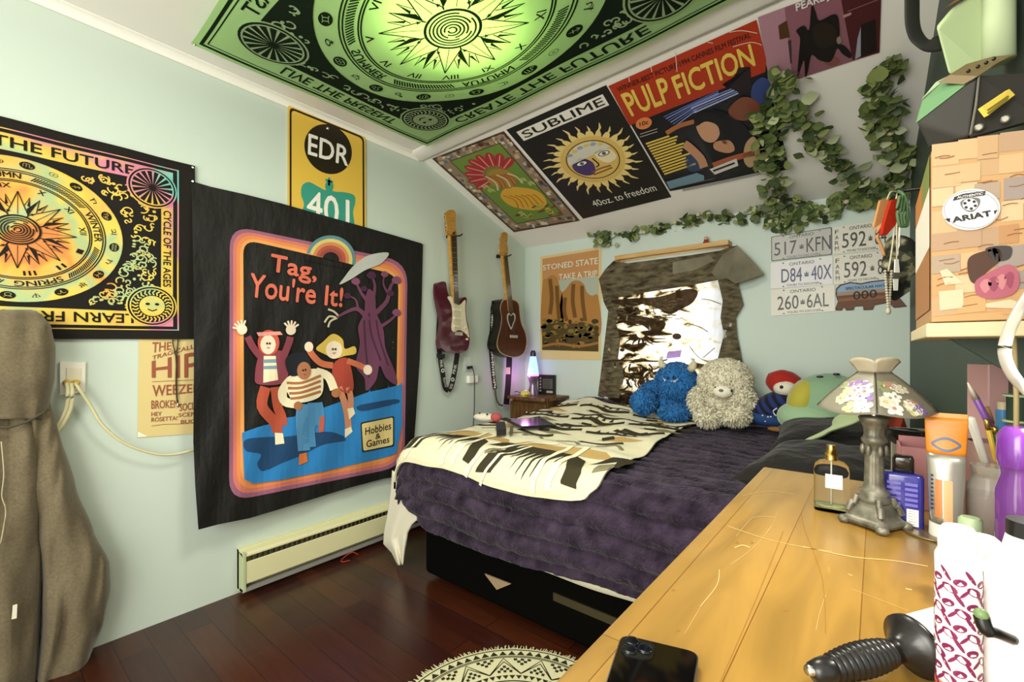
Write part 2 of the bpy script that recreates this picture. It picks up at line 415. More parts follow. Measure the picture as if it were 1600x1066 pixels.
def mandala(pr, hw, hh, ink, base, black_border, rnd, ex=1.):
    pr.poly(rect(hw, hh), base, 0)
    kw, kh, jw, jh = .85*hw, .86*hh, .755*hw, .69*hh
    if black_border:
        fram(pr, hw, hh, kw, kh, ink, 1); fram(pr, kw*1.045, kh*1.05, kw*1.033, kh*1.038, base, 2)
    else:
        fram(pr, .972*hw, .965*hh, .955*hw, .945*hh, ink, 1); fram(pr, .942*hw, .93*hh, .936*hw, .922*hh, ink, 1)
        kw, kh, jw, jh = .936*hw, .922*hh, .80*hw, .765*hh
    fram(pr, jw*1.02, jh*1.02, jw, jh, ink, 1)
    R = jh*.985
    for sgn in (1, -1):
        pts = [(0, sgn*-R), (0, sgn*-jh), (sgn*jw, sgn*-jh), (sgn*jw, sgn*jh), (0, sgn*jh), (0, sgn*R)]
        arc = [(ex*sgn*R*math.sin(t*math.pi/24), sgn*R*math.cos(t*math.pi/24)) for t in range(1, 24)]
        pr.poly(pts+arc, ink, 1)
        for q in range(420):                              # curls
            a = rnd.uniform(0, jw); c = rnd.uniform(-R, R)
            if math.hypot(a/ex, c) < R*1.05: continue
            r0 = rnd.uniform(.018, .055)*hh; t0 = rnd.uniform(0, 6.3); dirn = rnd.choice((-1, 1)); cu = []
            for k in range(11):
                t = k/10; an = t0+dirn*t*4.6; rr = r0*(1-.6*t); x = a+rr*math.cos(an); y = c+rr*math.sin(an)
                if abs(x) > jw*.985 or abs(y) > R*.985 or math.hypot(x/ex, y) < R*1.02: break
                cu.append((sgn*x, y))
            if len(cu) > 3: pr.stroke(cu, hh*.012, base, 2)
        for q in range(120):
            a = rnd.uniform(.3*jw, jw*.97); c = rnd.uniform(-R, R)*.97
            if math.hypot(a/ex, c) > R*1.08: pr.ellipse((sgn*a, c), hh*rnd.uniform(.008, .02), hh*rnd.uniform(.008, .016), base, 2, 8)
    # corner medallions: wheel, waves, sun and star
    for ix in (-1, 1):
        for iy in (-1, 1):
            c = (ix*.715*hw, iy*.64*hh); r = .2*hh
            pr.ellipse(c, r*1.1, r*1.1, base, 3, 32); pr.ellipse(c, r*1.03, r*1.03, ink, 4, 32); pr.ring(c, r*.95, r*.95, r*.06, base, 5, 32)
            if ix*iy > 0:
                for k in range(18):
                    a = k*.349+.1; a2 = a+.06
                    pr.poly([(c[0]+r*.15*math.cos(a), c[1]+r*.15*math.sin(a)), (c[0]+r*.88*math.cos(a2+.05), c[1]+r*.88*math.sin(a2+.05)), (c[0]+r*.88*math.cos(a2-.06), c[1]+r*.88*math.sin(a2-.06))], base, 5)
            else:
                for k in range(26):
                    a = k*2*math.pi/26
                    pr.stroke([(c[0]+r*f*math.cos(a+g), c[1]+r*f*math.sin(a+g)) for f, g in ((.6, 0), (.72, .1), (.86, -.02))], r*.07, base, 5)
                pr.ellipse(c, r*.55, r*.55, base, 5, 24)
                pr.ellipse((c[0]-r*.2, c[1]+r*.1), r*.1, r*.07, ink, 6, 10); pr.ellipse((c[0]+r*.2, c[1]+r*.1), r*.1, r*.07, ink, 6, 10)
                pr.stroke([(c[0]-r*.2, c[1]-r*.18), (c[0], c[1]-r*.27), (c[0]+r*.2, c[1]-r*.18)], r*.06, ink, 6)
    # band lettering
    mh = (jh*1.02+kh)/2; mw = (jw*1.02+kw)/2; th = (kh-jh*1.02)*.62; tw = (kw-jw*1.02)*.62
    for t, o, h, ln, a in (('CREATE THE FUTURE', mh, th, .60*hw, 0), ('CYCLE OF THE AGES', mw, tw, .42*hh, math.pi/2), ('LEARN FROM THE PAST', mh, th, .60*hw, math.pi), ('LIVE THE PRESENT', mw, tw, .48*hh, -math.pi/2)):
        pr.textfn(t, lambda x, y, o=o, h=h, ln=ln, a=a: rot((x*2-1)*ln, o+(y-.5)*h, a), ink, 2, .02)
    # rings
    first = len(pr.it)
    for k in (1., .80, .775, .665, .645): pr.ring((0, 0), R*k, R*k, R*(.03 if k == 1. else .012), ink, 2, 72)
    def arc(t, phi, half, r0, h, layer=2, bold=.02):
        pr.textfn(t, lambda x, y: ((r0+y*h)*math.sin(phi+(2*x-1)*half), (r0+y*h)*math.cos(phi+(2*x-1)*half)), ink, layer, bold)
    D = math.radians
    for t, ph in (('AUTUMN', -15), ('WINTER', 75), ('SPRING', 165), ('SUMMER', 255)): arc(t, D(ph), D(17), R*.685, R*.07)
    for ph in (30, 120, 210, 300):                        # plaited bands between the seasons
        for k in range(22):
            a = D(ph-21+k*1.95); rr = R*.72
            pr.stroke([(math.sin(a)*(rr-R*.03), math.cos(a)*(rr-R*.03)), (math.sin(a+.05)*(rr+R*.03), math.cos(a+.05)*(rr+R*.03))], R*.012, ink, 2)
    for k, t in enumerate(('XII', 'I', 'II', 'III', 'IV', 'V', 'VI', 'VII', 'VIII', 'IX', 'X', 'XI')):
        arc(t, D(80+30*k), D(2.+1.1*len(t)), R*.55, R*.06)
    zod = '\u2651\u2652\u2653\u2648\u2649\u264a\u264b\u264c\u264d\u264e\u264f\u2650'; pla = '\u2643\u2644\u2645\u2646\u2647\u2640\u263f\u2642\u2609\u263d\u2295\u2644'
    for k in range(12):
        arc(zod[k], D(65+30*k), D(4.2), R*.835, R*.10, bold=0.); arc(pla[k], D(80+30*k), D(2.6), R*.855, R*.06, bold=0.)
    # sun
    def spike(a, ln, wd, col, half=None, layer=3):
        p = [(0, 0), rot(-wd, ln*.4, a), rot(0, ln, a), rot(wd, ln*.4, a)]
        if half == 0: p = [p[0], p[1], p[2]]
        if half == 1: p = [p[0], p[2], p[3]]
        pr.poly(p, col, layer)
    pc = lambda a, r: rot(0, r*R, D(a))
    for k in range(8):
        a = k*45
        for sg in (1, -1):                                # outlined main rays
            pr.stroke([pc(a+sg*22.5, .2), rot(sg*.088*R, .204*R, D(a)), rot(sg*.06*R, .3*R, D(a)), pc(a, .515)], R*.009, ink, 3)
            pr.poly([pc(a+sg*13, .345), pc(a+sg*12.4, .465), pc(a+sg*17.5, .335)], ink, 3)
            pr.stroke([pc(a+sg*12.4, .465), pc(a+sg*9., .34)], R*.006, ink, 3)
        pr.poly([pc(a+22.5, .215), pc(a+22.5, .475), pc(a+14, .3)], ink, 3); pr.stroke([pc(a+22.5, .475), pc(a+31, .3)], R*.008, ink, 3)
        pr.stroke([pc(a, .21), pc(a, .5)], R*.005, ink, 3)
        b0 = pc(a+22.5+5, .255); st5 = []
        for q in range(10): rr = R*(.022 if q % 2 == 0 else .009); st5.append((b0[0]+rr*math.cos(q*math.pi/5), b0[1]+rr*math.sin(q*math.pi/5)))
        pr.poly(st5, ink, 4)
    pr.ring((0, 0), R*.2, R*.2, R*.02, ink, 5, 40)
    for k in range(6): pr.ring((0, 0), R*(.165-k*.026), R*(.165-k*.026), R*.013, ink, 5, 30, D(50*k), D(50*k+325))
    for k in range(first, len(pr.it)):
        vs, fs, m_, ly = pr.it[k]; pr.it[k] = ([(x*ex, y) for x, y in vs], fs, m_, ly)
# --- tie dye tapestry on the left wall
m_tie = mat('tie dye cloth', 'd9b45a', .8, spec=.1)
n1 = N(m_tie, 'ShaderNodeTexNoise', Scale=3.6, Detail=3.); n1.inputs['Distortion'].default_value = .6; L(m_tie, coords(m_tie), n1.inputs['Vector'])
gr = N(m_tie, 'ShaderNodeTexGradient', gradient_type='SPHERICAL'); gc_ = coords(m_tie, (1.75, 1.75, 1.75)); gc_.node.inputs['Location'].default_value = (0, 0, -.656); L(m_tie, gc_, gr.inputs[0])
ad = N(m_tie, 'ShaderNodeMath', operation='MULTIPLY_ADD'); L(m_tie, gr.outputs[1], ad.inputs[0]); ad.inputs[1].default_value = .62; L(m_tie, n1.outputs[0], ad.inputs[2])
c = ramp(m_tie, ad.outputs[0], [(.38, '4f9fb4'), (.48, '7fc4b4'), (.54, 'd884a0'), (.62, 'd08a96'), (.69, 'dcb45c'), (.8, 'e0c85a'), (.87, 'a9c08c'), (.96, 'e0b050'), (1., 'd98a50')])
L(m_tie, c, BS(m_tie).inputs['Base Color'])
ink = cloth('1f1d1a')
def tie_place(a, b, off): return V(XL+.012+off, .1206+a, EYE+.415+b+.018*a)
pr = Print(tie_place, lambda a, b: .003*math.sin(a*22+b*5)+.004*math.sin(b*9), .04)
mandala(pr, .516, .375, ink, m_tie, True, random.Random(3), 1.12)
tp = thing('wall_tapestry', 'tie-dye sun tapestry with black border on the left wall, edge cut off by the frame', 'tapestry', (XL+.01, .12, EYE+.04))
pr.build('cloth', tp)
def pin(parent, p, n, m=None):
    b = MB(); b.lathe(p, [(.001, -.004), (.002, .002), (.005, .004), (.005, .007), (.003, .009)], m or mat('steel pin', 'd8d8d0', .25, 1.), 12, Vector(n).to_track_quat('Z', 'Y').to_matrix())
    return b.build('push_pin', parent)
pin(tp, tie_place(.505, .362, .004), NX); pin(tp, tie_place(-.505, .362, .004), NX)
# --- green tapestry under the ceiling
m_gr = mat('green tapestry cloth', 'cdebb6', .85, spec=.1, transl=.55)
ink2 = mat('tapestry ink', '1c2a1c', .9, spec=.1, transl=.3)
gc, ga = V(-1.2, 1.13, ZC-.045), math.radians(1.6)
def gr_place(a, b, off):
    x, y = rot(a, b, ga); return gc+V(x, y, -off)
pr = Print(gr_place, lambda a, b: .04*math.cos(a*1.7)*math.cos(b*2.4)+.004*math.sin(a*9+b*7), .06)
mandala(pr, .88, .585, ink2, m_gr, False, random.Random(5), 1.42)
g = thing('ceiling_tapestry', 'green translucent sun tapestry hung flat beneath the ceiling, lit from above', 'tapestry', (gc.x, gc.y, gc.z-.03))
pr.build('cloth', g)
for sx in (-1, 1):
    for sy in (-1, 1): pin(g, gr_place(sx*.87, sy*.575, .002), (0, 0, -1))
b = MB(); b.lathe((-1.2, 1.12, ZC-.03), [(.24, .03), (.245, .02), (.24, 0)], mat('opal lamp glass', 'fff4d8', .4, emit='fff0cc', estr=7.), 32)
tag(b.build('ceiling_light'), 'round flush ceiling lamp glowing through the green tapestry', 'light')
# --- black tapestry with rainbow frame
BLK = mat('black satin cloth', '1b1b19', .6, spec=.25); bump(BLK, 9, .5, .02, (1, 2.2, 1), 4); ox, oy, zs = 280, 140, 2.665; oz = 500
def tgw(u, v):
    s = (v-283)/545; t = 1-(u-300)/360
    return .018+.085*max(0, s)*max(0, t)+.01*max(0, s)+.006*math.sin(u*.11+v*.03)*min(1, max(s, .1)*1.5)+.003*math.sin(u*.05-v*.06)
pr = Print(LW, tgw, 9.)
edge = [(299, 283), (330, 292), (380, 303), (440, 318), (500, 335), (560, 352), (620, 369), (661, 381), (659, 470), (656, 560), (650, 650), (643, 742), (600, 748), (540, 764), (470, 786), (390, 810), (340, 820), (310, 828), (305, 760), (302, 690), (303, 560), (302, 420)]
pr.poly(edge, BLK, 0)
O = [(359, 352), (637, 409), (632, 729), (358, 784)]; I = [(380, 374), (623, 430), (617, 711), (382, 753)]
for k, c in enumerate(('96607a', 'cc7868', 'e08a54', 'e8a25e')): pr.poly(rquad(lq(O, I, k/4), 36-k*2), cloth(c), 1+k)
pr.poly(rquad(I, 24), BLK, 5)
rb = [(516, 409), 40, 41]
for k, c in enumerate(('5f8c98', 'd9c878', 'd08a5c', 'b05a44', '9a4a48')):
    pr.ellipse((517, 405), 39-k*5.2, 37-k*5.2, cloth(c), 6+k, 24, .25, -math.pi, 0)
pr.ellipse((517, 406), 13, 12, BLK, 11, 20, .25, -math.pi, 0.05)
pr.poly([(478, 399), (556, 416), (560, 424), (476, 407)], BLK, 11)
OR = cloth('d8705a')
A = lambda p: K(p, ox, oy, zs)
pr.text('Tag,', A([(375, 775), (570, 815), (572, 725), (385, 685)]), OR, 12, .03)
pr.text("You're It!", A([(290, 862), (678, 905), (684, 825), (300, 762)]), OR, 12, .03)
Bz = lambda p: K(p, ox, oz, zs)
pr.poly(Bz([(262, 470), (330, 446), (400, 428), (440, 408), (520, 398), (560, 380), (640, 352), (720, 325), (790, 300), (850, 288), (929, 268), (928, 440), (905, 555), (860, 572), (600, 632), (420, 668), (310, 682), (272, 664)]), cloth('2f7fc0'), 12)
DB = cloth('22466e')
pr.blob(Bz([(275, 500), (360, 488), (450, 486), (560, 470), (640, 468), (700, 500), (600, 520), (520, 560), (430, 596), (350, 630), (325, 600), (340, 560), (278, 545)]), DB, 13)
pr.blob(Bz([(740, 360), (800, 345), (900, 330), (915, 345), (840, 365), (760, 380)]), DB, 13)
# three running children (plain shapes)
SK, CR, RD, MV = cloth('e8d8c0'), cloth('ece2c0'), cloth('b4543e'), cloth('8a4450')
def limb(p, w, c, l): pr.stroke(Bz(p), w, c, l, smooth=4)
# child at the back with raised arms
limb([(360, 280), (345, 360), (400, 430), (408, 470)], 17, RD, 14); limb([(400, 280), (410, 360), (425, 400), (432, 440)], 15, RD, 14)
pr.poly(Bz([(398, 470), (432, 472), (438, 515), (400, 520)]), CR, 15)
pr.blob(Bz([(330, 150), (350, 130), (430, 130), (455, 170), (440, 260), (330, 268), (315, 230)]), MV, 15)
pr.poly(Bz([(352, 150), (402, 150), (412, 250), (350, 262)]), CR, 16)
pr.poly(Bz([(350, 165), (404, 163), (405, 178), (350, 180)]), cloth('7f97a8'), 17); pr.poly(Bz([(350, 192), (407, 190), (408, 204), (350, 206)]), cloth('7f97a8'), 17)
limb([(335, 150), (305, 110), (285, 70)], 11, MV, 16); limb([(435, 150), (455, 100), (463, 70)], 11, MV, 16)
for c0, an in (((262, 40), -.5), ((465, 42), .1)):
    pr.ellipse(Bz([c0])[0], 8, 8, SK, 17, 14)
    for q in range(5):
        a = -math.pi/2+an+(q-2)*.42; x, y = Bz([c0])[0]; pr.stroke([(x+5*math.cos(a), y+5*math.sin(a)), (x+15*math.cos(a), y+15*math.sin(a))], 3, SK, 17)
pr.ellipse(Bz([(372, 95)])[0], 17, 20, cloth('c8584a'), 17, 20); pr.ellipse(Bz([(370, 103)])[0], 12, 15, SK, 18, 18)
pr.poly(Bz([(322, 52), (420, 48), (432, 62), (330, 68)]), cloth('e09a90'), 19)
# fair-haired child in dungarees
pr.blob(Bz([(645, 180), (700, 160), (725, 250), (720, 300), (680, 300), (640, 250)]), cloth('a8483a'), 14)
limb([(640, 190), (590, 180), (550, 140), (540, 110)], 10, cloth('c87050'), 14); limb([(700, 170), (740, 185), (775, 200)], 9, cloth('c87050'), 14)
limb([(665, 280), (690, 350), (700, 400), (705, 450)], 10, cloth('cc8a68'), 14); limb([(705, 280), (715, 330), (712, 380)], 9, cloth('cc8a68'), 14)
for p in ([(690, 455), (715, 445), (722, 465), (690, 492)], [(700, 370), (725, 365), (733, 390), (708, 415)]): pr.poly(Bz(p), CR, 15)
pr.blob(Bz([(600, 90), (640, 58), (680, 80), (690, 120), (730, 110), (735, 140), (690, 150), (650, 160), (600, 140), (570, 120)]), cloth('d0b454'), 15)
pr.ellipse(Bz([(645, 125)])[0], 13, 14, SK, 16, 18)
for c0 in ((540, 112), (785, 208)): pr.ellipse(Bz([c0])[0], 7, 8, SK, 15, 12)
# child in front with striped jumper and jeans
pr.blob(Bz([(440, 250), (500, 215), (580, 205), (600, 250), (585, 320), (490, 345), (450, 300)]), CR, 17)
limb([(455, 260), (430, 300), (440, 340), (490, 350)], 14, CR, 18); limb([(570, 215), (620, 235), (645, 290)], 13, CR, 18)
for k in range(4): pr.stroke(Bz([(448+k*5, 262+k*22), (510, 262+k*20), (590, 232+k*22)]), 4, cloth('a87048'), 19, smooth=4)
for c0 in ((495, 358), (652, 305)): pr.ellipse(Bz([c0])[0], 7, 7, cloth('a8704c'), 20, 12)
limb([(515, 350), (510, 420), (515, 480), (520, 545)], 19, cloth('5590bc'), 17); limb([(560, 345), (560, 400), (540, 450), (545, 530)], 19, cloth('4a86b4'), 17)
limb([(580, 345), (590, 400), (575, 440)], 12, cloth('4a86b4'), 16)
pr.poly(Bz([(500, 560), (530, 552), (536, 590), (498, 606)]), cloth('d0743c'), 18); pr.poly(Bz([(585, 405), (606, 400), (602, 465), (580, 470)]), cloth('b8604c'), 17)
for (x, y) in ((366, 98), (377, 98), (640, 122), (651, 122), (516, 210), (526, 208)): pr.ellipse(Bz([(x, y)])[0], 1.5, 1.9, cloth('2a2420'), 23, 8)
for (x, y) in ((371, 114), (645, 136), (523, 226)): pr.stroke(Bz([(x-6, y), (x, y+3), (x+6, y)]), 1.2, cloth('a04a3c'), 23)
pr.blob(Bz([(442, 170), (470, 140), (520, 138), (548, 170), (540, 210), (500, 230), (460, 230)]), cloth('22262c'), 21)
pr.ellipse(Bz([(520, 212)])[0], 11, 14, cloth('a87050'), 22, 16)
# a crooked plum-coloured tree and a sickle moon above it
PL, PD = cloth('6a3f58'), cloth('4a2a42')
T3 = A
pr.blob(T3([(790, 830), (815, 860), (822, 930), (850, 1000), (860, 1080), (900, 1180), (905, 1230), (860, 1200), (835, 1150), (820, 1210), (780, 1255), (770, 1200), (735, 1150), (752, 1060), (745, 990), (770, 930), (775, 870)]), PL, 13)
for p, w_ in (([(790, 960), (745, 915), (700, 925), (655, 950)], 8), ([(800, 900), (760, 850), (735, 800)], 7), ([(805, 880), (815, 820), (800, 770)], 6), ([(820, 930), (865, 880), (880, 820), (905, 790)], 8), ([(835, 990), (880, 960), (910, 930)], 6), ([(870, 850), (850, 810), (855, 770)], 4), ([(745, 915), (735, 875), (705, 860)], 4)):
    pr.stroke(T3(p), lambda t, w_=w_: w_*(1-.6*t), PL, 14, smooth=4)
for x, y, r in ((735, 800, 12), (800, 775, 13), (855, 770, 10), (905, 795, 13), (700, 860, 10), (905, 930, 12), (880, 850, 10), (770, 830, 9)): pr.blob(T3([(x-r*1.6, y), (x-r*.5, y-r*1.3), (x+r, y-r), (x+r*1.5, y+r*.4), (x, y+r*1.2)]), (PD, cloth('7d4c68'))[int(x) % 2], 15)
for p in ([(790, 930), (800, 1020), (840, 1130)], [(770, 960), (775, 1060), (790, 1200)], [(820, 960), (835, 1040), (870, 1150)]): pr.stroke(T3(p), 2.5, PD, 14, smooth=4)
for p in ([(655, 950), (625, 945), (605, 970)], [(660, 950), (630, 965), (620, 990)], [(665, 945), (645, 925), (620, 915)]): pr.stroke(T3(p), 3, cloth('c8c0a8'), 14, smooth=4)
pr.blob(T3([(872, 680), (790, 690), (730, 730), (685, 785), (668, 812), (715, 790), (775, 752), (840, 725)]), cloth('b8bcb8'), 16)
# maker's plate
q = Bz([(755, 428), (895, 400), (895, 526), (762, 552)])
pr.poly(rquad(q, 3), cloth('2a2418'), 17); pr.poly(rquad(Bz([(760, 433), (890, 406), (890, 521), (767, 546)]), 3), cloth('dcc888'), 18)
pr.text('Hobbies', Bz([(775, 480), (882, 455), (882, 425), (775, 450)]), cloth('2a2418'), 19, .02)
pr.text('&', Bz([(818, 498), (838, 492), (838, 470), (818, 475)]), cloth('2a2418'), 19, .02)
pr.text('Games', Bz([(780, 532), (875, 510), (875, 483), (780, 503)]), cloth('2a2418'), 19, .02)
for k in range(26):
    x = 262+k*26; y0 = [470, 446, 428, 408, 398, 380, 352, 325, 300, 288, 268][min(10, int(k/2.5))]+4
    pr.poly(Bz([(x, y0+8), (x+10, y0+8), (x+14, y0-12-(k*7) % 9)]), cloth('2f7fc0'), 13)
t = thing('wall_tapestry', "big black tapestry with rainbow-striped frame and three running children", 'tapestry', LW(480, 828, .03))
pr.build('cloth', t)
pin(t, LW(300, 284, .022), NX); pin(t, LW(660, 382, .022), NX)
# --- yellow road sign behind it
pr = Print(LW, lambda u, v: .008)
S3 = lambda p: K(p, 280, 140, 2.665)
q = S3([(452, 58), (776, 188), (778, 640), (452, 520)]); YL = paint('e3bd4e', .3)
pr.poly(rquad(q, 9), YL, 0)
pr.poly(rquad(S3([(460, 72), (770, 198), (772, 700), (460, 640)]), 8), paint('2a2018', .3), 1); pr.poly(rquad(S3([(468, 84), (763, 204), (765, 690), (468, 630)]), 7), YL, 2)
pr.ellipse(S3([(620, 248)])[0], 35, 41, paint('2a2418', .3), 3, 40, -.62)
pr.text('EDR', S3([(537, 268), (702, 318), (708, 242), (540, 184)]), paint('f2f0e6', .3), 4, .02)
pr.blob(S3([(512, 400), (540, 385), (575, 402), (605, 418), (622, 416), (650, 425), (690, 428), (728, 440), (733, 470), (724, 510), (730, 560), (730, 640), (515, 560), (520, 480), (508, 440)]), paint('3d9a86', .3), 3)
pr.ellipse(S3([(625, 402)])[0], 6.5, 9, paint('3d9a86', .3), 4, 16); pr.stroke(S3([(624, 366), (624, 400)]), 3, paint('3d9a86'), 4); pr.stroke(S3([(609, 376), (639, 384)]), 3.4, paint('3d9a86'), 4)
pr.text('401', S3([(532, 530), (708, 590), (708, 462), (535, 418)]), paint('f2f0e6', .3), 5, .02)
rs = thing('road_sign', 'yellow metal road sign reading EDR 401, half hidden by the black tapestry', 'sign', LW(510, 360, .004))
pr.build('sign_plate', rs, thick=.006)
b = MB(); b.lathe(LW(512, 201, .0135), [(.008, 0), (.008, .003), (.004, .005)], mat('steel pin'), 12, NX.to_track_quat('Z', 'Y').to_matrix()); b.build('bolt', rs)
# --- concert handbill under the tie dye
pr = Print(LW, lambda u, v: .004)
Hz = lambda p: K(p, 200, 500, 5.33)
pr.poly(Hz([(90, 70), (600, 88), (600, 945), (80, 980)]), paint('d8c588', .6), 0); pr.poly(Hz([(84, 930), (165, 972), (80, 980)]), paint('f2ecd4'), 1)
RB = paint('9a5640')
for t, q in (('THE', [(200, 275), (360, 245), (360, 185), (205, 188)]), ('TRAGICALLY', [(200, 335), (590, 225), (590, 190), (205, 300)]), ('HIP', [(200, 480), (590, 478), (590, 262), (200, 345)]), ('WEEZER', [(205, 640), (600, 600), (600, 535), (205, 545)]), ('BROKEN', [(195, 742), (420, 730), (420, 668), (195, 672)]),
             ('SOCIAL', [(430, 760), (600, 740), (600, 680), (430, 700)]), ('HEY', [(195, 802), (280, 798), (280, 766), (195, 768)]), ('SCENE', [(420, 808), (600, 800), (600, 760), (420, 780)]), ('ROSETTA!', [(195, 850), (410, 835), (410, 800), (195, 815)]), ('BUCK', [(440, 865), (600, 855), (600, 825), (440, 835)])):
    pr.text(t, Hz(q), RB, 2, .015)
pr.stroke(Hz([(195, 885), (300, 870), (420, 868), (560, 860)]), .8, RB, 2); pr.stroke(Hz([(200, 515), (560, 500)]), .8, RB, 2); pr.stroke(Hz([(205, 160), (570, 155)]), .8, RB, 2)
o = pr.build('concert_poster'); tag(o, 'cream concert handbill with brown lettering between the two left wall tapestries', 'poster')
# ---------------------------------------------------------------- posters on the sloped ceiling
def bil(q, a, b, hgt=1.5):
    t = b/hgt; f = lambda k: (q[0][k]*(1-a)+q[1][k]*a)*(1-t)+(q[3][k]*(1-a)+q[2][k]*a)*t
    return f(0), f(1)
def slope_poster(q, curl=0.):                              # q: lower left, lower right, upper right, upper left in the photograph
    return Print(lambda a, b, off: SL(*bil(q, a, b), off+.004), lambda a, b: curl*math.sin(a*3.1)*max(0, .4-b))
full = [(0, 0), (1, 0), (1, 1.5), (0, 1.5)]
def star4(pr, m, layer, c=(0, 0)): pass
# psychedelic green and red print
pr = slope_poster([(803, 363), (906, 345), (787, 205), (675, 248)])
pr.poly(full, paint('4a3428'), 0)
rnd = random.Random(11)
pr.poly([(.03, .03), (.97, .03), (.97, 1.47), (.03, 1.47)], paint('8d7a62'), 1)
for k in range(150):
    side = rnd.randrange(4); t = rnd.random()
    if side < 2: x, y = (.08 if side == 0 else .92)+rnd.uniform(-.04, .04), .04+1.42*t
    else: x, y = .04+.92*t, (.08 if side == 2 else 1.42)+rnd.uniform(-.04, .04)
    r = rnd.uniform(.018, .035)
    pr.poly([(x-r, y-r*.7), (x+r*.6, y-r), (x+r, y+r*.8), (x-r*.7, y+r)], paint(rnd.choice(('b08c78', '5f6d84', 'a99a86', 'c2b08c', '6a4a3c', 'd8d0bc'))), 2)
pr.poly([(.15, .13), (.85, .13), (.85, 1.37), (.15, 1.37)], paint('3c3020'), 3); pr.poly([(.16, .14), (.84, .14), (.84, 1.36), (.16, 1.36)], paint('6c8a3c'), 4)
# a red fan of petals and a yellow swirl
for k in range(9):
    a = math.pi*(1.08-k*.115); ca, sa = math.cos(a), math.sin(a)
    f = lambda r, w: (.5+r*ca-w*sa, .93+r*sa+w*ca)
    pr.blob([f(.14, 0), f(.22, .045), f(.34, .05), f(.39, 0), f(.34, -.05), f(.22, -.045)], paint('a83238'), 5); pr.stroke([f(.16, 0), f(.36, 0)], .014, paint('d89a8c'), 6)
pr.blob([(.34, .9), (.45, 1.03), (.6, 1.02), (.7, .9), (.66, .78), (.5, .7), (.36, .78)], paint('a8813c'), 6)
for k in range(7): pr.stroke([(.36+k*.045, .98-.01*k), (.4+k*.05, .84), (.34+k*.06, .72)], .02, paint(('d8c8a0', 'b04a34', '8a6a34')[k % 3]), 7, smooth=4)
pr.blob([(.3, .62), (.45, .72), (.62, .68), (.8, .55), (.78, .36), (.6, .28), (.42, .34), (.3, .45)], paint('d8a83a'), 5)
for k in range(6): pr.stroke([(.34+k*.07, .62-.02*k), (.42+k*.06, .5), (.36+k*.075, .36)], .014, paint('a8701e'), 6, smooth=4)
for k in range(24): 
    x, y = rnd.uniform(.2, .8), rnd.uniform(.16, .34); pr.stroke([(x, y), (x+.04, y+rnd.uniform(-.02, .02)), (x+.07, y+.02)], .02, paint(rnd.choice(('8a2f28', 'c8b04a', '9cb04c', '6a4424'))), 7, smooth=3)
for x, y in ((.2, .8), (.22, .72), (.76, .66), (.3, .24), (.7, .74)):
    for j in range(3): pr.stroke([(x, y+j*.02), (x+.05, y+.02+j*.02), (x+.08, y-.01+j*.02)], .01, paint('c4cc84'), 7, smooth=3)
tag(pr.build('poster'), 'green poster with red petal fan and patchwork border on the sloped ceiling', 'poster')
# black sun print
pr = slope_poster([(911, 342), (1049, 308), (947, 133), (791, 203)])
pr.poly(full, paint('1c1b18', .4), 0)
pr.poly([(.06, 1.27), (.93, 1.27), (.93, 1.42), (.06, 1.42)], paint('e2e0d8'), 1); pr.text('SUBLIME', [(.09, 1.295), (.9, 1.295), (.9, 1.395), (.09, 1.395)], paint('1c1b18'), 2, .015)
cx, cy, R = .5, .72, .27; YO = paint('d9b866')
for k in range(26):                                        # flames
    a = k*2*math.pi/26; ln = .11+.05*((k*7) % 5)/4; w0 = .028+.01*((k*3) % 4)/3
    f = lambda r, w: (cx+(R+.035+r)*math.cos(a)-w*math.sin(a), cy+(R+.035+r)*math.sin(a)+w*math.cos(a))
    pr.blob([f(-.02, -w0), f(.04, -w0*.9), f(.08, -.006), f(ln*.8, -.012), f(ln+.03, .018), f(ln*.7, .01), f(.06, w0*.9), f(-.02, w0)], paint('e6cf86'), 1, 4)
pr.ellipse((cx, cy), R+.04, R+.04, YO, 2, 48); pr.ellipse((cx, cy), R-.012, R-.012, paint('3a2c20'), 3, 48); pr.ellipse((cx, cy), R-.022, R-.022, YO, 4, 48)
# plain generic face: pale brow, one violet cheek, two eyes, mouth
arc_ = lambda r, a0, a1, n=20: [(cx+r*math.cos(a0+(a1-a0)*i/n), cy+r*math.sin(a0+(a1-a0)*i/n)) for i in range(n+1)]
pr.poly(arc_(R-.03, .35, math.pi-.1), paint('d4d2c6'), 5)
for k in range(6): pr.ellipse((cx-.17+k*.065, cy+.15+.05*math.sin(k*.6)), .03, .022, paint('d8c06a' if k % 2 else '9aa0b4'), 6, 14)
pr.blob([(cx-.21, cy+.02), (cx-.1, cy+.07), (cx-.02, cy-.03), (cx-.06, cy-.16), (cx-.15, cy-.17), (cx-.22, cy-.08)], paint('4a3a72'), 5)
pr.blob([(cx+.06, cy+.08), (cx+.2, cy+.06), (cx+.22, cy-.06), (cx+.12, cy-.1), (cx+.05, cy-.02)], paint('e8dcb8'), 5)
for x, y in ((cx-.12, cy), (cx+.13, cy+.03)):
    pr.ellipse((x, y), .06, .032, paint('2c2420'), 7, 20); pr.ellipse((x, y), .05, .024, paint('eeeada'), 8, 20); pr.ellipse((x, y), .02, .02, paint('4c5a78'), 9, 14)
pr.stroke([(cx, cy+.02), (cx+.02, cy-.08), (cx-.02, cy-.1)], .014, paint('2c2420'), 7, smooth=4)
for j in range(2): pr.stroke([(cx-.09, cy-.15-j*.035), (cx, cy-.135-j*.045), (cx+.12, cy-.14-j*.03)], .016, paint('8a5a34'), 7, smooth=4)
pr.text('40oz. to freedom', [(.2, .12), (.9, .12), (.9, .21), (.2, .21)], paint('e8e6de'), 2)
tag(pr.build('poster'), 'black poster with a flaming yellow sun face on the sloped ceiling', 'poster')
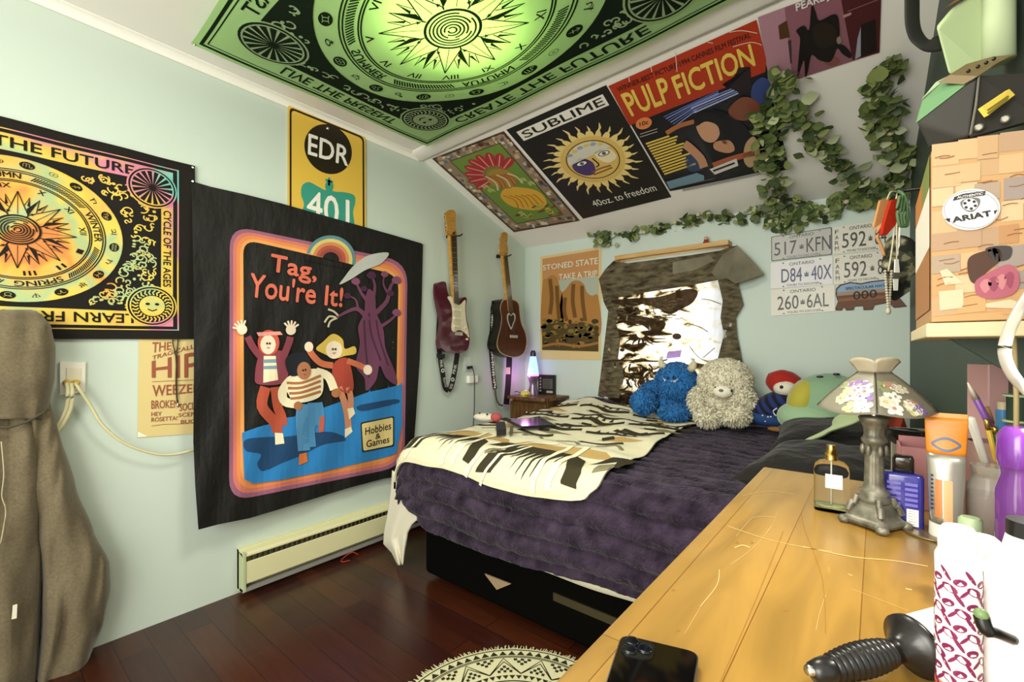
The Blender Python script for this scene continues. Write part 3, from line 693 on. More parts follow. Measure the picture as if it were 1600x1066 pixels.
# red and black film poster
pr = Print(SL, lambda u, v: .004)
F = lambda p: K(p, 920, 0, 3.553)
Q = F([(450, 1062), (1112, 940), (930, 110), (108, 478)])
pr.poly(Q, paint('16161c', .35), 0)
RED = paint('a83218', .4)
pr.poly(F([(108, 478), (930, 110), (985, 330), (980, 400), (620, 540), (400, 625), (228, 697)]), RED, 1)
Y = paint('dcc058', .4)
pr.text('PULP', F([(240, 645), (462, 560), (422, 428), (178, 528)]), Y, 3, .03); pr.text('FICTION', F([(500, 548), (925, 362), (895, 245), (458, 430)]), Y, 3, .03)
pr.text('WINNER-BEST PICTURE-1994 CANNES FILM FESTIVAL', F([(165, 512), (900, 208), (892, 178), (152, 487)]), paint('2a1410'), 2, .02)
for p in ([(780, 180), (850, 170), (935, 185)], [(800, 260), (900, 235), (960, 250)], [(480, 290), (490, 400)], [(220, 420), (226, 455)], [(345, 370), (350, 400)], [(660, 235), (690, 240)]): pr.stroke(F(p), 1.1, paint('e0cdb8'), 4, smooth=3)
pr.ellipse(F([(305, 685)])[0], 13, 9, paint('d8834c'), 3, 20, -.3); pr.text('10c', F([(283, 703), (330, 688), (328, 665), (281, 680)]), paint('2a1410'), 4, .02)
# plain blue window blind, cushions and a dark-haired lounger
for k in range(6): pr.stroke(F([(415+k*13, 650+k*10), (560+k*9, 580+k*5), (720, 505+k*11)]), 1.6, paint(('5a6ab0', '8c98cc')[k % 2]), 2)
pr.poly(F([(590, 600), (840, 470), (850, 500), (620, 650)]), paint('1c2030'), 2)
for k in range(4): pr.stroke(F([(560+k*8, 590+k*12), (830, 478+k*13)]), 2., paint(('7684c4', 'b0b8dc')[k % 2]), 3)
pr.poly(F([(835, 375), (895, 370), (905, 500), (850, 520), (740, 470), (770, 490)]), paint('241a20'), 4)
pr.blob(F([(780, 600), (850, 540), (930, 560), (960, 640), (860, 670), (790, 650)]), paint('7a4634'), 4)
pr.blob(F([(900, 500), (960, 430), (1010, 480), (990, 700), (930, 660)]), paint('34447c'), 3)
pr.blob(F([(600, 640), (700, 610), (820, 660), (920, 760), (950, 880), (860, 900), (700, 900), (640, 800)]), paint('14141a'), 4)
pr.blob(F([(600, 690), (650, 660), (715, 690), (725, 750), (690, 790), (640, 780), (605, 730)]), paint('c89878'), 5)
pr.blob(F([(585, 680), (640, 625), (720, 640), (780, 720), (770, 800), (735, 780), (715, 700), (650, 675), (600, 700)]), paint('18161a'), 6)
pr.blob(F([(700, 790), (780, 780), (810, 830), (770, 850), (700, 830)]), paint('c08c6c'), 6)
pr.stroke(F([(640, 930), (620, 880), (560, 820), (530, 800)]), 13, paint('c08c6c'), 6, smooth=4); pr.stroke(F([(690, 920), (800, 880), (920, 850)]), 9, paint('a85a3c'), 7, smooth=4)
pr.stroke(F([(430, 740), (500, 700), (585, 675)]), 7, paint('a8683c'), 4, smooth=4)
pr.blob(F([(870, 800), (920, 760), (950, 860), (900, 930), (860, 890)]), paint('b89a74'), 7)
pr.poly(F([(670, 940), (820, 880), (830, 920), (700, 970)]), paint('d8d4cc'), 8); pr.stroke(F([(690, 950), (810, 905)]), 3, paint('2a2a2c'), 9)
pr.blob(F([(540, 870), (620, 850), (640, 930), (560, 950)]), paint('2e4468'), 4)
for k in range(13):
    y = 795+k*14; x = 315+k*8.5; w_ = 130+((k*37) % 50)
    pr.poly(F([(x, y), (x+w_, y-w_*.34), (x+w_+4, y-w_*.34+9), (x+4, y+9)]), Y, 4)
for k in range(2): pr.stroke(F([(285, 745+k*16), (380, 715+k*16)]), 1, paint('c8b8a0'), 4)
pr.poly(F([(430, 1010), (600, 960), (640, 975), (640, 1000), (450, 1050)]), paint('6f8ea0'), 4); pr.stroke(F([(520, 1055), (760, 1005), (960, 960)]), 4, paint('9a9a98'), 4, smooth=4); pr.stroke(F([(480, 1040), (700, 990)]), 1, paint('6a6a68'), 4)
tag(pr.build('poster'), 'red-topped film poster with yellow title on the slope, partly covered by ivy', 'poster')
# pink photograph poster
pr = Print(SL, lambda u, v: .004)
F = lambda p: K(p, 1160, 0, 5.)
pr.poly([(1205, 137), (1374, 82), (1378, -45), (1184, 27)], paint('8a5a68', .35), 0)
pr.poly(F([(122, 135), (330, 60), (395, 640), (225, 690)]), paint('a87c8c'), 1)
pr.poly(F([(760, -60), (1090, -230), (1070, 412), (860, 470)]), paint('4a1c20'), 1); pr.poly(F([(930, 190), (1040, 150), (1050, 400), (900, 455)]), paint('1e1414'), 2)
pr.poly(F([(280, 200), (345, 160), (370, 290), (292, 310)]), paint('4c3018'), 2); pr.poly(F([(355, 320), (380, 310), (385, 490), (375, 500)]), paint('3c3038'), 2)
pr.poly(F([(900, 300), (925, 210), (925, 440), (880, 465)]), paint('9a9aa8'), 3); pr.stroke(F([(820, 90), (1080, -10)]), 1, paint('9a6a70'), 3); pr.poly(F([(785, 120), (850, 95), (850, 115), (790, 142)]), paint('b08a88'), 3)
pr.blob(F([(420, 240), (480, 200), (520, 230), (540, 40), (570, 90), (600, 160), (700, 115), (745, 130), (760, 250), (750, 330), (800, 360), (850, 420), (840, 455), (780, 420), (740, 380), (690, 480), (600, 470), (540, 430), (510, 560), (490, 600), (480, 470), (430, 600), (440, 440), (450, 300)]), paint('17120f'), 4)
pr.blob(F([(560, 210), (650, 170), (730, 230), (725, 330), (620, 380), (560, 310)]), paint('241a14'), 5); pr.ellipse(F([(755, 315)])[0], 4, 6, paint('8a7a6a'), 5, 14); pr.ellipse(F([(700, 480)])[0], 12, 7, paint('7a4a44'), 3, 20)
pr.text('PEARL JAM', F([(425, 105), (800, -40), (795, -110), (415, 32)]), paint('d8d6d4'), 5, .04)
tag(pr.build('poster'), 'dark pink photograph poster of a huddled group, furthest right on the slope', 'poster')
# ---------------------------------------------------------------- posters and plates on the back wall
pr = Print(BW, lambda u, v: .004)
F = lambda p: K(p, 820, 360, 3.81)
pr.poly(F([(92, 158), (455, 98), (452, 772), (92, 768)]), paint('d6bf88'), 0)
BR1, BR2, BR3 = paint('a8783e'), paint('6e4c22'), paint('4e401e')
pr.poly(F([(105, 170), (440, 115), (438, 722), (103, 712)]), paint('bd8a58'), 1)
pr.poly(F([(190, 300), (438, 270), (438, 410), (190, 360)]), paint('a8b0a0'), 2)
pr.blob(F([(104, 330), (135, 285), (165, 265), (195, 290), (210, 350), (225, 400), (220, 620), (104, 640)]), BR1, 3)
pr.blob(F([(215, 400), (245, 350), (280, 305), (320, 300), (350, 320), (370, 370), (400, 390), (438, 400), (438, 640), (215, 620)]), BR1, 3)
for p in ([(150, 290), (160, 400), (150, 500)], [(290, 320), (285, 420), (300, 520)], [(340, 330), (345, 430), (360, 540)], [(240, 400), (235, 480), (250, 540)], [(190, 330), (195, 420), (205, 540)]): pr.stroke(F(p), 6, BR2, 4, smooth=4)
pr.poly(F([(104, 560), (180, 530), (260, 560), (340, 545), (438, 570), (438, 722), (103, 712)]), BR3, 5)
rnd = random.Random(4)
for k in range(70): pr.ellipse(F([(rnd.uniform(110, 432), rnd.uniform(530, 690))])[0], rnd.uniform(2, 6), rnd.uniform(1.5, 4), paint(rnd.choice(('7a6a34', '3c3418', '8a7038', '5c4c20'))), 6, 9)
pr.stroke(F([(104, 690), (200, 675), (320, 690), (438, 670)]), 4, paint('9a6a34'), 7, smooth=4)
W_ = paint('d8d4c0')
pr.text('STONED STATE', F([(108, 238), (434, 200), (434, 162), (108, 208)]), W_, 7, .03); pr.text('TAKE A TRIP', F([(205, 295), (430, 275), (430, 238), (202, 262)]), W_, 7, .03)
tag(pr.build('poster'), 'tan desert mountains poster reading TAKE A TRIP on the back wall', 'poster')
F = lambda p: K(p, 1180, 280, 4.846)
def plate(q, label, bg, fg, main, words, foot=True, left=None, frame=None):
    pr = Print(BW, lambda u, v: .005); q = F(q)
    B = lambda a, b: (lambda p: p)(bil([q[3], q[2], q[1], q[0]], a, b, 1.))
    pr.poly(rquad(q, 2.5), paint(bg, .3), 0)
    if frame:
        pr.poly(rquad(q, 2.5), paint(frame, .3), 1); pr.poly(rquad([B(.015, .97), B(.985, .97), B(.985, .03), B(.015, .03)], 2.5), paint(bg, .3), 2)
    m = paint(fg, .3); x0 = .14 if left else .05
    for t, a, b in main: pr.text(t, [B(a, .2), B(b, .2), B(b, .72), B(a, .72)], m, 3, .0)
    if words: pr.text(words, [B(.3, .81), B(.7, .81), B(.7, .93), B(.3, .93)], m, 3)
    mid = (main[0][2]+main[1][1])/2 if len(main) > 1 else None
    if mid:
        pr.poly([B(mid-.035, .42), B(mid+.035, .42), B(mid+.03, .36), B(mid-.03, .36)], m, 3); pr.poly([B(mid-.035, .52), B(mid-.015, .45), B(mid, .56), B(mid+.015, .45), B(mid+.035, .52), B(mid+.03, .43), B(mid-.03, .43)], m, 3)
    if foot: pr.text('YOURS TO DISCOVER', [B(.25, .05), B(.78, .05), B(.78, .13), B(.25, .13)], m, 3)
    if left:
        for k, ch in enumerate(left): pr.text(ch, [B(.04, .74-k*.2), B(.11, .74-k*.2), B(.11, .88-k*.2), B(.04, .88-k*.2)], m, 3)
    for a in (.2, .8): pr.ellipse(B(a, .94), 1.3, 1., paint('6a6258'), 4, 10); pr.ellipse(B(a, .06), 1.3, 1., paint('6a6258'), 4, 10)
    t = tag(pr.build('license_plate', thick=.0015), label, 'license plate', 'number plates on the back wall')
plate([(120, 437), (580, 362), (582, 572), (122, 622)], 'grey number plate reading 517 KFN, top left of the six plates', 'b4b4b0', '2c2c2e', [('517', .05, .42), ('KFN', .58, .98)], 'ONTARIO', True, None, '4a4a4c')
plate([(118, 635), (585, 580), (590, 795), (118, 832)], 'white plate with blue figures D84 40X', 'dcdcde', '3a3c6c', [('D84', .17, .5), ('40X', .65, .98)], 'ONTARIO')
plate([(118, 838), (602, 795), (605, 1000), (120, 1037)], 'white plate reading 260 6AL at lower left of the plates', 'd8d6cc', '26241f', [('260', .1, .43), ('6AL', .56, .9)], 'ONTARIO')
plate([(586, 365), (1006, 300), (1008, 532), (586, 572)], 'white farm plate reading 592 behind the hanging red and wooden charms', 'd6d3c8', '2a2824', [('592', .17, .6), ('84', .76, .97)], 'ONTARIO', True, 'FARM')
plate([(590, 580), (1010, 535), (1014, 760), (594, 800)], 'white farm plate reading 592 8 above the bear-shaped plate', 'd6d3c8', '2a2824', [('592', .19, .6), ('84', .8, .99)], 'ONTARIO', True, 'FARM')
pr = Print(BW, lambda u, v: .005)
bear = [(612, 830), (640, 800), (720, 778), (800, 790), (880, 772), (985, 760), (1040, 790), (1060, 860), (1150, 965), (1050, 975), (1000, 925), (990, 940), (905, 955), (890, 990), (820, 992), (815, 962), (755, 965), (745, 992), (690, 995), (672, 970), (655, 995), (612, 995), (606, 980), (625, 930), (608, 870)]
ctr = (830, 880)
pr.poly(F(bear), paint('2a2420'), 0)
sh = [(ctr[0]+(x-ctr[0])*.975, ctr[1]+(y-ctr[1])*.95) for x, y in bear]
pr.poly(F(sh), paint('6a4632'), 1)
pr.poly(F([(620, 838), (650, 808), (720, 788), (800, 800), (880, 782), (985, 770), (1030, 790), (1040, 830), (800, 838), (620, 862)]), paint('8aa8cc'), 2); pr.poly(F([(620, 858), (800, 836), (1040, 828), (1050, 850), (800, 870), (620, 885)]), paint('a08a78'), 3)
pr.poly(F([(625, 910), (800, 885), (1060, 880), (1060, 900), (800, 915), (625, 930)]), paint('8a5c3c'), 3)
pr.text('SPECTACULAR NWT', F([(685, 840), (985, 815), (985, 795), (682, 820)]), paint('26324a'), 4, .02); pr.text('000', F([(742, 915), (920, 895), (920, 835), (740, 852)]), paint('1c1816'), 5, .01)
tag(pr.build('license_plate', thick=.0015), 'bear-shaped plate with blue sky reading 000', 'license plate', 'number plates on the back wall')
# ---------------------------------------------------------------- cloth over the window
F = lambda p: K(p, 820, 360, 3.81)
m_cur = mat('thin printed cloth', 'e4e2dc', .85, spec=.1, transl=.62)
qn = N(m_cur, 'ShaderNodeTexNoise', Scale=7., Detail=8.); qn.inputs['Distortion'].default_value = 1.3; L(m_cur, coords(m_cur, (1, 1, 2.2)), qn.inputs['Vector'])
qs = N(m_cur, 'ShaderNodeSeparateXYZ'); L(m_cur, coords(m_cur), qs.inputs[0])
qa = N(m_cur, 'ShaderNodeMath', operation='MULTIPLY_ADD'); L(m_cur, qs.outputs[0], qa.inputs[0]); qa.inputs[1].default_value = .32; L(m_cur, qn.outputs[0], qa.inputs[2])  # whitens towards the right: blown-out window light put into the cloth colour
qc = ramp(m_cur, qa.outputs[0], [(.36, '3a2c1c'), (.43, '6e5c42'), (.48, 'd8ccae'), (.56, 'eeeae0'), (.7, 'f2f2f4')])
L(m_cur, qc, BS(m_cur).inputs['Base Color'])
for n_ in m_cur.node_tree.nodes:
    if n_.type == 'BSDF_TRANSLUCENT': L(m_cur, qc, n_.inputs[0])
m_bark = mat('bark print cloth', '5a5240', .9, spec=.1, transl=.25); m_dk = mat('dark print cloth', '4a3a2a', .9, spec=.1, transl=.45); m_gy = mat('grey back of cloth', '7d7866', .9, spec=.1, transl=.15)
for mm, c1, c2, sc, st in ((m_bark, '3a3226', '857b62', 16, (1, 1, 3)), (m_gy, '6c6858', '8f8a76', 7, (1, 1, 1))): noisy(mm, c1, c2, sc, 5, .3, .7, st)
def cw(u, v): return .03+.008*math.sin(u*.16+v*.01)*min(1, max(0, (v-400)/100))
pr = Print(BW, cw, 9.)
pr.poly(F([(535, 200), (610, 200), (800, 178), (1000, 155), (1165, 130), (1262, 100), (1270, 320), (1300, 440), (1255, 520), (1262, 620), (1290, 760), (1330, 935), (1340, 1060), (640, 1060), (435, 985), (455, 830), (478, 640), (497, 480), (475, 440), (450, 330), (445, 290), (485, 230)]), m_cur, 0)
pr.poly(F([(535, 200), (560, 420), (545, 560), (570, 650), (555, 760), (600, 850), (560, 1000), (435, 985), (455, 830), (478, 640), (497, 480), (475, 440), (450, 330), (445, 290)]), m_bark, 1)
pr.poly(F([(1150, 300), (1262, 100), (1270, 320), (1300, 440), (1255, 520), (1262, 620), (1290, 760), (1330, 935), (1340, 1060), (1240, 1060), (1195, 880), (1150, 760), (1185, 620), (1165, 520), (1178, 420)]), m_bark, 1)
pr.blob(F([(510, 420), (640, 405), (800, 395), (960, 350), (1030, 365), (1000, 430), (930, 470), (860, 500), (780, 460), (700, 440), (600, 450)]), m_dk, 2)
pr.blob(F([(545, 470), (640, 500), (790, 530), (840, 560), (780, 620), (690, 560), (600, 560)]), m_dk, 2)
for k in range(9): 
    a = -.5+k*.42; x, y = 690, 620
    pr.stroke(F([(x+25*math.cos(a), y+20*math.sin(a)), (x+75*math.cos(a+.15), y+55*math.sin(a+.15)), (x+(110+k % 3*25)*math.cos(a), y+(70+k % 2*20)*math.sin(a))]), lambda t: 4.5*(1-t*.8), m_dk, 3, smooth=4)
for c0, r in (((693, 683), 5), ((580, 712), 4), ((905, 632), 7)): pr.ellipse(F([c0])[0], r, r*.7, m_dk, 3, 14)
pr.stroke(F([(470, 780), (620, 775), (780, 780), (850, 770)]), 2.2, m_dk, 3, smooth=4)
rnd = random.Random(8)
for k in range(46):
    x, y = rnd.uniform(590, 760), rnd.uniform(790, 1000); pr.stroke(F([(x, y), (x+rnd.uniform(-20, 20), y+25), (x+rnd.uniform(-30, 30), y+50)]), rnd.uniform(1, 3), m_dk, 3, smooth=3)
for k in range(46):
    x, y = rnd.uniform(520, 900), rnd.uniform(400, 540); pr.stroke(F([(x, y), (x+20, y+rnd.uniform(-6, 10)), (x+45, y+rnd.uniform(-6, 12))]), rnd.uniform(.8, 2.2), m_bark, 4, smooth=3)
for p in ([(970, 555), (1040, 575), (1090, 605)], [(1050, 410), (1100, 415), (1170, 440)], [(980, 690), (1040, 760), (1120, 790)], [(1000, 790), (1100, 800), (1180, 770)], [(750, 420), (780, 520)], [(1060, 760), (1130, 700)]): pr.stroke(F(p), 1.3, m_bark, 3, smooth=4)
pr.poly(F([(850, 725), (935, 712), (925, 755), (840, 765)]), mat('lilac patch print', 'a88cc0', .9, transl=.4), 3)
cu = thing('window_curtain', 'wolf-print cloth draped over the bright window with a folded top and drooping corner', 'curtain', BW(1010, 600, .03))
pr.build('cloth', cu)
pr = Print(BW, lambda u, v: .052+.004*math.sin(u*.09+v*.05), 12.)
pr.poly(F([(530, 180), (610, 196), (800, 172), (1000, 146), (1165, 120), (1215, 100), (1262, 90), (1262, 200), (1215, 285), (1150, 296), (950, 335), (700, 372), (495, 412), (470, 430), (450, 330), (440, 290), (480, 230)]), m_bark, 0)
pr.poly(F([(880, 190), (1100, 150), (1130, 180), (1000, 240), (880, 260)]), m_gy, 1); pr.poly(F([(1110, 250), (1180, 140), (1262, 92), (1225, 280), (1150, 296)]), m_gy, 1)
pr.build('folded_top', cu, thick=.003)
b = MB()
tri = [BW(*p, .06) for p in F([(1262, 88), (1345, 168), (1428, 262), (1340, 300), (1265, 322), (1205, 288), (1240, 180)])]
tri2 = [p+V(0, -.035 if i in (3, 4) else -.006, 0) for i, p in enumerate(tri)]
b.poly(tri2, m_gy); b.build('drooping_corner', cu, solid=.006)
# timber batten above it
m_pine = mat('pale pine', 'c89f62', .45); noisy(m_pine, 'b58a4e', 'd4ae72', 6, 5, .3, .7, (1, 6, 12))
c1, c2 = BW(966, 408, .03), BW(1142, 384, .03)
b = MB(); zt = c2.z; b.box(((c1.x+c2.x)/2, YB-.045, zt+.012), (c2.x-c1.x, .09, .03), m_pine)
b.box((c1.x+.02, YB-.02, zt-.02), (.02, .035, .04), m_pine); b.box((c2.x-.02, YB-.02, zt-.02), (.02, .035, .04), m_pine)
tag(b.build('window_valance', bevel=.003), 'narrow pine board fixed across the top of the window', 'valance')
# ---------------------------------------------------------------- things on the left wall
m_ivory = mat('ivory plastic', 'e9e4cc', .35); m_cordw = mat('cream cord', 'cfcaa0', .45); m_blkp = mat('black plastic', '141414', .35); m_dkc = mat('dark cord', '1c201c', .4)
XM = NX.to_track_quat('Z', 'Y').to_matrix()
# double outlet with plugs and cords
t = thing('wall_outlet', 'white outlet plate with yellow plugs beside the hanging hoodie', 'outlet', LW(112, 615, .001))
b = MB(); b.prism([LW(*p, .001) for p in ((93, 617), (132, 612), (133, 566), (93, 565))], (.012, 0, 0), mat('white plate', 'f2f0e4', .3)); b.build('cover_plate', t, bevel=.003)
b = MB(); b.prism([LW(*p, .014) for p in ((104, 612), (126, 609), (126, 576), (104, 575))], (.003, 0, 0), m_ivory); b.build('receptacle', t)
gold = mat('yellowed plug', 'd2b14e', .35)
for u, v in ((104, 598), (118, 598)):
    b = MB(); b.lathe(LW(u, v, .017), [(.011, 0), (.012, .012), (.009, .022), (.005, .03)], gold, 14, XM); b.build('plug', t)
b = MB(); b.tube(spline([LW(*p) for p in ((117, 599, .045), (125, 610, .055), (140, 632, .05), (160, 664, .05), (190, 690, .05), (225, 705, .05), (262, 711, .05), (300, 704, .045), (330, 690, .03))], 6), .0055, m_cordw)
b.build('cord', t)
b = MB()
for d in (0, 7): b.tube(spline([LW(*p) for p in ((104+d, 599, .045), (106+d, 615, .06), (103+d, 640, .05), (85+d, 672, .045), (55+d, 700, .045), (20+d, 720, .05))], 6), .0065, m_cordw)
b.build('cord', t)
# a looped black bootlace on the handbill
b = MB(); b.tube(spline([LW(*p, .012) for p in ((273, 520), (270, 535), (275, 560), (276, 600), (277, 630), (275, 600), (276, 560), (278, 530), (273, 518))], 5), .0022, mat('bootlace', '2a2618', .6))
b.lathe(LW(278, 633, .012), [(.004, -.006), (.006, 0), (.004, .006)], mat('steel pin'), 10)
tag(b.build('hanging_lace'), 'thin dark looped lace hanging over the cream handbill', 'lace')
# baseboard heater
hx, hy0, hy1 = XL, .805, 2.35
m_ht = mat('cream heater enamel', 'dedcae', .4); m_hd = mat('heater inside', '3a3626', .6)
t = thing('baseboard_heater', 'long cream baseboard heater low on the left wall', 'heater', (hx+.03, 1.5, .02))
b = MB(); b.box((hx+.012, (hy0+hy1)/2, .115), (.022, hy1-hy0, .19), m_ht); b.build('back_plate', t)
b = MB(); b.prism([V(hx, hy0, .21), V(hx+.06, hy0, .2), V(hx+.066, hy0, .19), V(hx+.066, hy0, .183), V(hx+.055, hy0, .19), V(hx, hy0, .2)], (0, hy1-hy0, 0), m_ht); b.build('top_cover', t)
b = MB(); b.box((hx+.062, (hy0+hy1)/2, .108), (.006, hy1-hy0-.03, .1), m_ht); b.build('front_panel', t, bevel=.002)
b = MB(); b.box((hx+.034, hy0+.008, .112), (.068, .016, .18), mat('heater end', 'b9c79a', .45)); b.build('end_cap', t, bevel=.003)
b = MB(); b.box((hx+.04, (hy0+hy1)/2, .12), (.03, hy1-hy0-.04, .05), m_hd)
for k in range(60): b.box((hx+.045, hy0+.05+k*.025, .165), (.03, .002, .03), mat('fin aluminium', '77735e', .5, .6))
b.build('heating_element', t)
b = MB(); b.box((hx+.05, (hy0+hy1)/2, .03), (.035, hy1-hy0, .014), mat('grey strip', '8d8a84', .5)); b.build('bottom_rail', t)
b = MB(); b.tube(spline([V(XL+.1, 1.37, .008), V(XL+.09, 1.34, .03), V(XL+.075, 1.3, .012), V(XL+.1, 1.27, .006), V(XL+.12, 1.31, .006)], 5), .003, mat('red ribbon', '9a2c18', .6))
tag(b.build('ribbon_scrap'), 'small red ribbon scrap on the floor at the heater foot', 'ribbon')
# ---------------------------------------------------------------- guitars
G = lambda pts, off: [LW(660+x/3.33, 320+y/3.33, off) for x, y in pts]
m_bur = mat('burgundy lacquer', '4a1226', .15, coat=.6); m_map = mat('maple neck', 'b98a3e', .35); m_rose = mat('rosewood', '3a2a1a', .5); m_guard = mat('cream pickguard', 'd9d2b4', .35); m_chr = mat('chrome', 'd0d0cc', .2, 1.)
noisy(m_map, 'a3752e', 'c99b4c', 20, 4, .3, .7, (1, 1, 6))
def ribbon(path, w, m, off, thick, name, parent, marks=None, wave=None):
    pr = Print(lambda a, b, o: LW(660+a/3.33, 320+b/3.33, o), wave or (lambda a, b: off))
    pr.stroke(path, w, m, 0, smooth=5)
    for f in (marks or []): f(pr)
    return pr.build(name, parent, thick=thick)
t = thing('electric_guitar', 'burgundy electric guitar with cream pickguard hung on the left wall', 'guitar', LW(708, 552, .06))
ob = sp2([(85, 405), (120, 402), (128, 440), (138, 472), (152, 480), (166, 505), (192, 518), (203, 492), (222, 480), (231, 495), (226, 535), (230, 590), (241, 640), (246, 700), (236, 750), (203, 771), (150, 771), (110, 757), (91, 722), (96, 680), (106, 620), (96, 560), (82, 490), (78, 430)], 3)
b = MB(); b.prism(G(ob, .09), (-.042, 0, 0), m_bur); b.build('body', t, bevel=.006)
b = MB(); b.prism(G(sp2([(130, 482), (150, 478), (166, 508), (193, 522), (222, 495), (222, 540), (226, 595), (238, 650), (242, 692), (222, 668), (192, 652), (162, 662), (150, 640), (156, 580), (150, 520)], 3), .0905), (.002, 0, 0), m_guard); b.build('pickguard', t)
for y in (545, 590, 632):
    b = MB(); b.prism(G([(163, y-6), (200, y-2), (200, y+9), (163, y+5)], .0925), (.006, 0, 0), mat('cream pickup', 'ece6cc', .4)); b.build('pickup', t, bevel=.001)
b = MB(); b.prism(G([(165, 660), (205, 664), (205, 682), (165, 678)], .0925), (.008, 0, 0), m_chr); b.build('bridge', t)
for x, y in ((222, 640), (228, 668), (230, 700)):
    b = MB(); b.lathe(G([(x, y)], .0905)[0], [(.008, 0), (.007, .012)], m_guard, 14, XM); b.build('knob', t)
b = MB(); b.prism(G([(143, 158), (177, 158), (189, 515), (163, 510)], .098), (-.024, 0, 0), m_map); b.build('neck', t, bevel=.004)
b = MB(); b.prism(G([(149, 160), (176, 160), (188, 518), (166, 514)], .0985), (.004, 0, 0), m_rose)
for k in range(18):
    y = 160+355*(1-.94**k)/(1-.94**18); b.prism(G([(149+(y-160)*.047, y), (176+(y-160)*.033, y), (176+(y-160)*.033, y+1.5), (149+(y-160)*.047, y+1.5)], .1026), (.0008, 0, 0), m_chr)
b.build('fretboard', t)
b = MB(); b.prism(G(sp2([(130, 32), (150, 26), (168, 32), (175, 52), (171, 90), (176, 130), (178, 158), (143, 160), (126, 150), (130, 120), (124, 80), (122, 50)], 3), .098), (-.014, 0, 0), m_map); b.build('headstock', t, bevel=.002)
for k in range(6):
    b = MB(); b.lathe(G([(124+k*.6, 48+k*17)], .092)[0], [(.004, 0), (.004, .016)], m_chr, 10, V(0, -1, 0).to_track_quat('Z', 'Y').to_matrix()); b.ball(G([(114+k*.6, 48+k*17)], .092)[0], (.004, .008, .006), m_chr, 10, 6); b.build('tuning_peg', t)
b = MB()
for k in range(6): b.tube(G([(153+k*4.2, 150), (170+k*6, 668)], .1045), .0006, m_chr, 4)
b.build('strings', t)
m_strap = mat('black strap webbing', '1a1a18', .8); m_wht = mat('strap print white', 'd8d8cc', .7)
def mk(txt, q): return lambda pr: pr.text(txt, q, m_wht, 1, .02)
def dot(x, y, r=9): return lambda pr: (pr.ellipse((x, y), r, r*1.2, m_wht, 1, 16), pr.ellipse((x, y), r*.5, r*.6, m_strap, 2, 12))
def tilt(x, y, ln, h, a):
    c, s = math.cos(a), math.sin(a); f = lambda p, q: (x+p*c-q*s, y+p*s+q*c)
    return [f(-ln/2, h/2), f(ln/2, h/2), f(ln/2, -h/2), f(-ln/2, -h/2)]
s = ribbon([(92, 470), (90, 560), (84, 700), (92, 790), (104, 870), (118, 950), (136, 968)], 26, m_strap, .035, .003, 'strap', t,
       [dot(96, 622), mk('PINK', tilt(92, 565, 50, 14, 1.5)), dot(98, 786), mk('FLOYD', tilt(120, 925, 50, 15, 1.3)), mk('PINK', tilt(99, 828, 40, 14, 1.45)), dot(106, 863)])
b = MB(); b.prism(G([(72, 775), (112, 778), (110, 800), (74, 797)], .036), (.012, 0, 0), m_blkp); b.build('buckle', s, bevel=.002)
ribbon([(134, 968), (148, 950), (160, 905), (172, 840), (182, 772)], 26, m_strap, .055, .003, 'strap', t, [dot(158, 910), mk('PINK', tilt(168, 855, 50, 15, -1.35)), mk('FLOYD', tilt(150, 945, 26, 14, -1.2))])
def hanger(y_, parent_label, x):
    h = thing('guitar_hanger', parent_label, 'hook', G([(x, y_)], .0)[0])
    b = MB(); b.prism(G([(x-12, y_+8), (x+12, y_+8), (x+12, y_-10), (x-12, y_-10)], .001), (.014, 0, 0), m_blkp); b.build('wall_plate', h, bevel=.002)
    b = MB(); c = G([(x, y_)], .02)[0]
    b.tube([c-V(.02, 0, 0), c+V(.055, 0, 0)], .005, m_blkp)
    for s in (-1, 1): b.tube(spline([c+V(.05, 0, 0), c+V(.055, s*.02, 0), c+V(.075, s*.032, 0), c+V(.1, s*.034, .008)], 4), .005, m_blkp)
    b.build('yoke', h)
hanger(166, 'black wall hanger holding the burgundy electric guitar', 136)
hanger(270, 'black wall hanger holding the brown acoustic guitar', 396)
t = thing('acoustic_guitar', 'brown acoustic guitar with heart soundhole hung beside the room corner', 'guitar', LW(795, 558, .06))
m_mah = mat('mahogany top', '4a2718', .3, coat=.3); noisy(m_mah, '3c1e12', '583020', 9, 5, .3, .7, (1, 8, 1)); m_side = mat('dark guitar side', '160f0c', .3); m_bind = mat('cream binding', 'c8b088', .4)
fo = sp2([(415, 500), (440, 489), (480, 495), (501, 515), (506, 555), (515, 615), (538, 670), (544, 725), (528, 775), (490, 795), (445, 790), (405, 770), (387, 735), (391, 695), (405, 640), (411, 585), (404, 540)], 4)
b = MB(); b.prism(G(fo, .135), (-.095, 0, 0), m_side); bd = b.build('body', t, bevel=.004)
b = MB(); b.prism(G(fo, .1355), (.002, 0, 0), m_bind); b.build('binding', bd)
cxg, cyg = 462, 645; inn = [(cxg+(x-cxg)*.955, cyg+(y-cyg)*.97) for x, y in fo]
b = MB(); b.prism(G(inn, .138), (.001, 0, 0), m_mah); b.build('soundboard', t)
hrt = [(461, 650), (447, 620), (440, 595), (442, 570), (452, 563), (461, 574), (472, 563), (483, 572), (484, 597), (474, 622)]
pr = Print(lambda a, b_, o: LW(660+a/3.33, 320+b_/3.33, o), lambda a, b_: .1395)
pr.blob(hrt, mat('pearl inlay', 'c8c8bc', .3), 0); c0 = (462, 600); pr.blob([(c0[0]+(x-c0[0])*.72, c0[1]+(y-c0[1])*.76) for x, y in hrt], mat('soundhole dark', '2a1c14', .8), 1); pr.build('heart_soundhole', t)
b = MB(); b.prism(G([(455, 678), (492, 680), (492, 694), (456, 692)], .139), (.008, 0, 0), mat('bridge pale', 'b8b4a4', .4)); b.build('bridge', t)
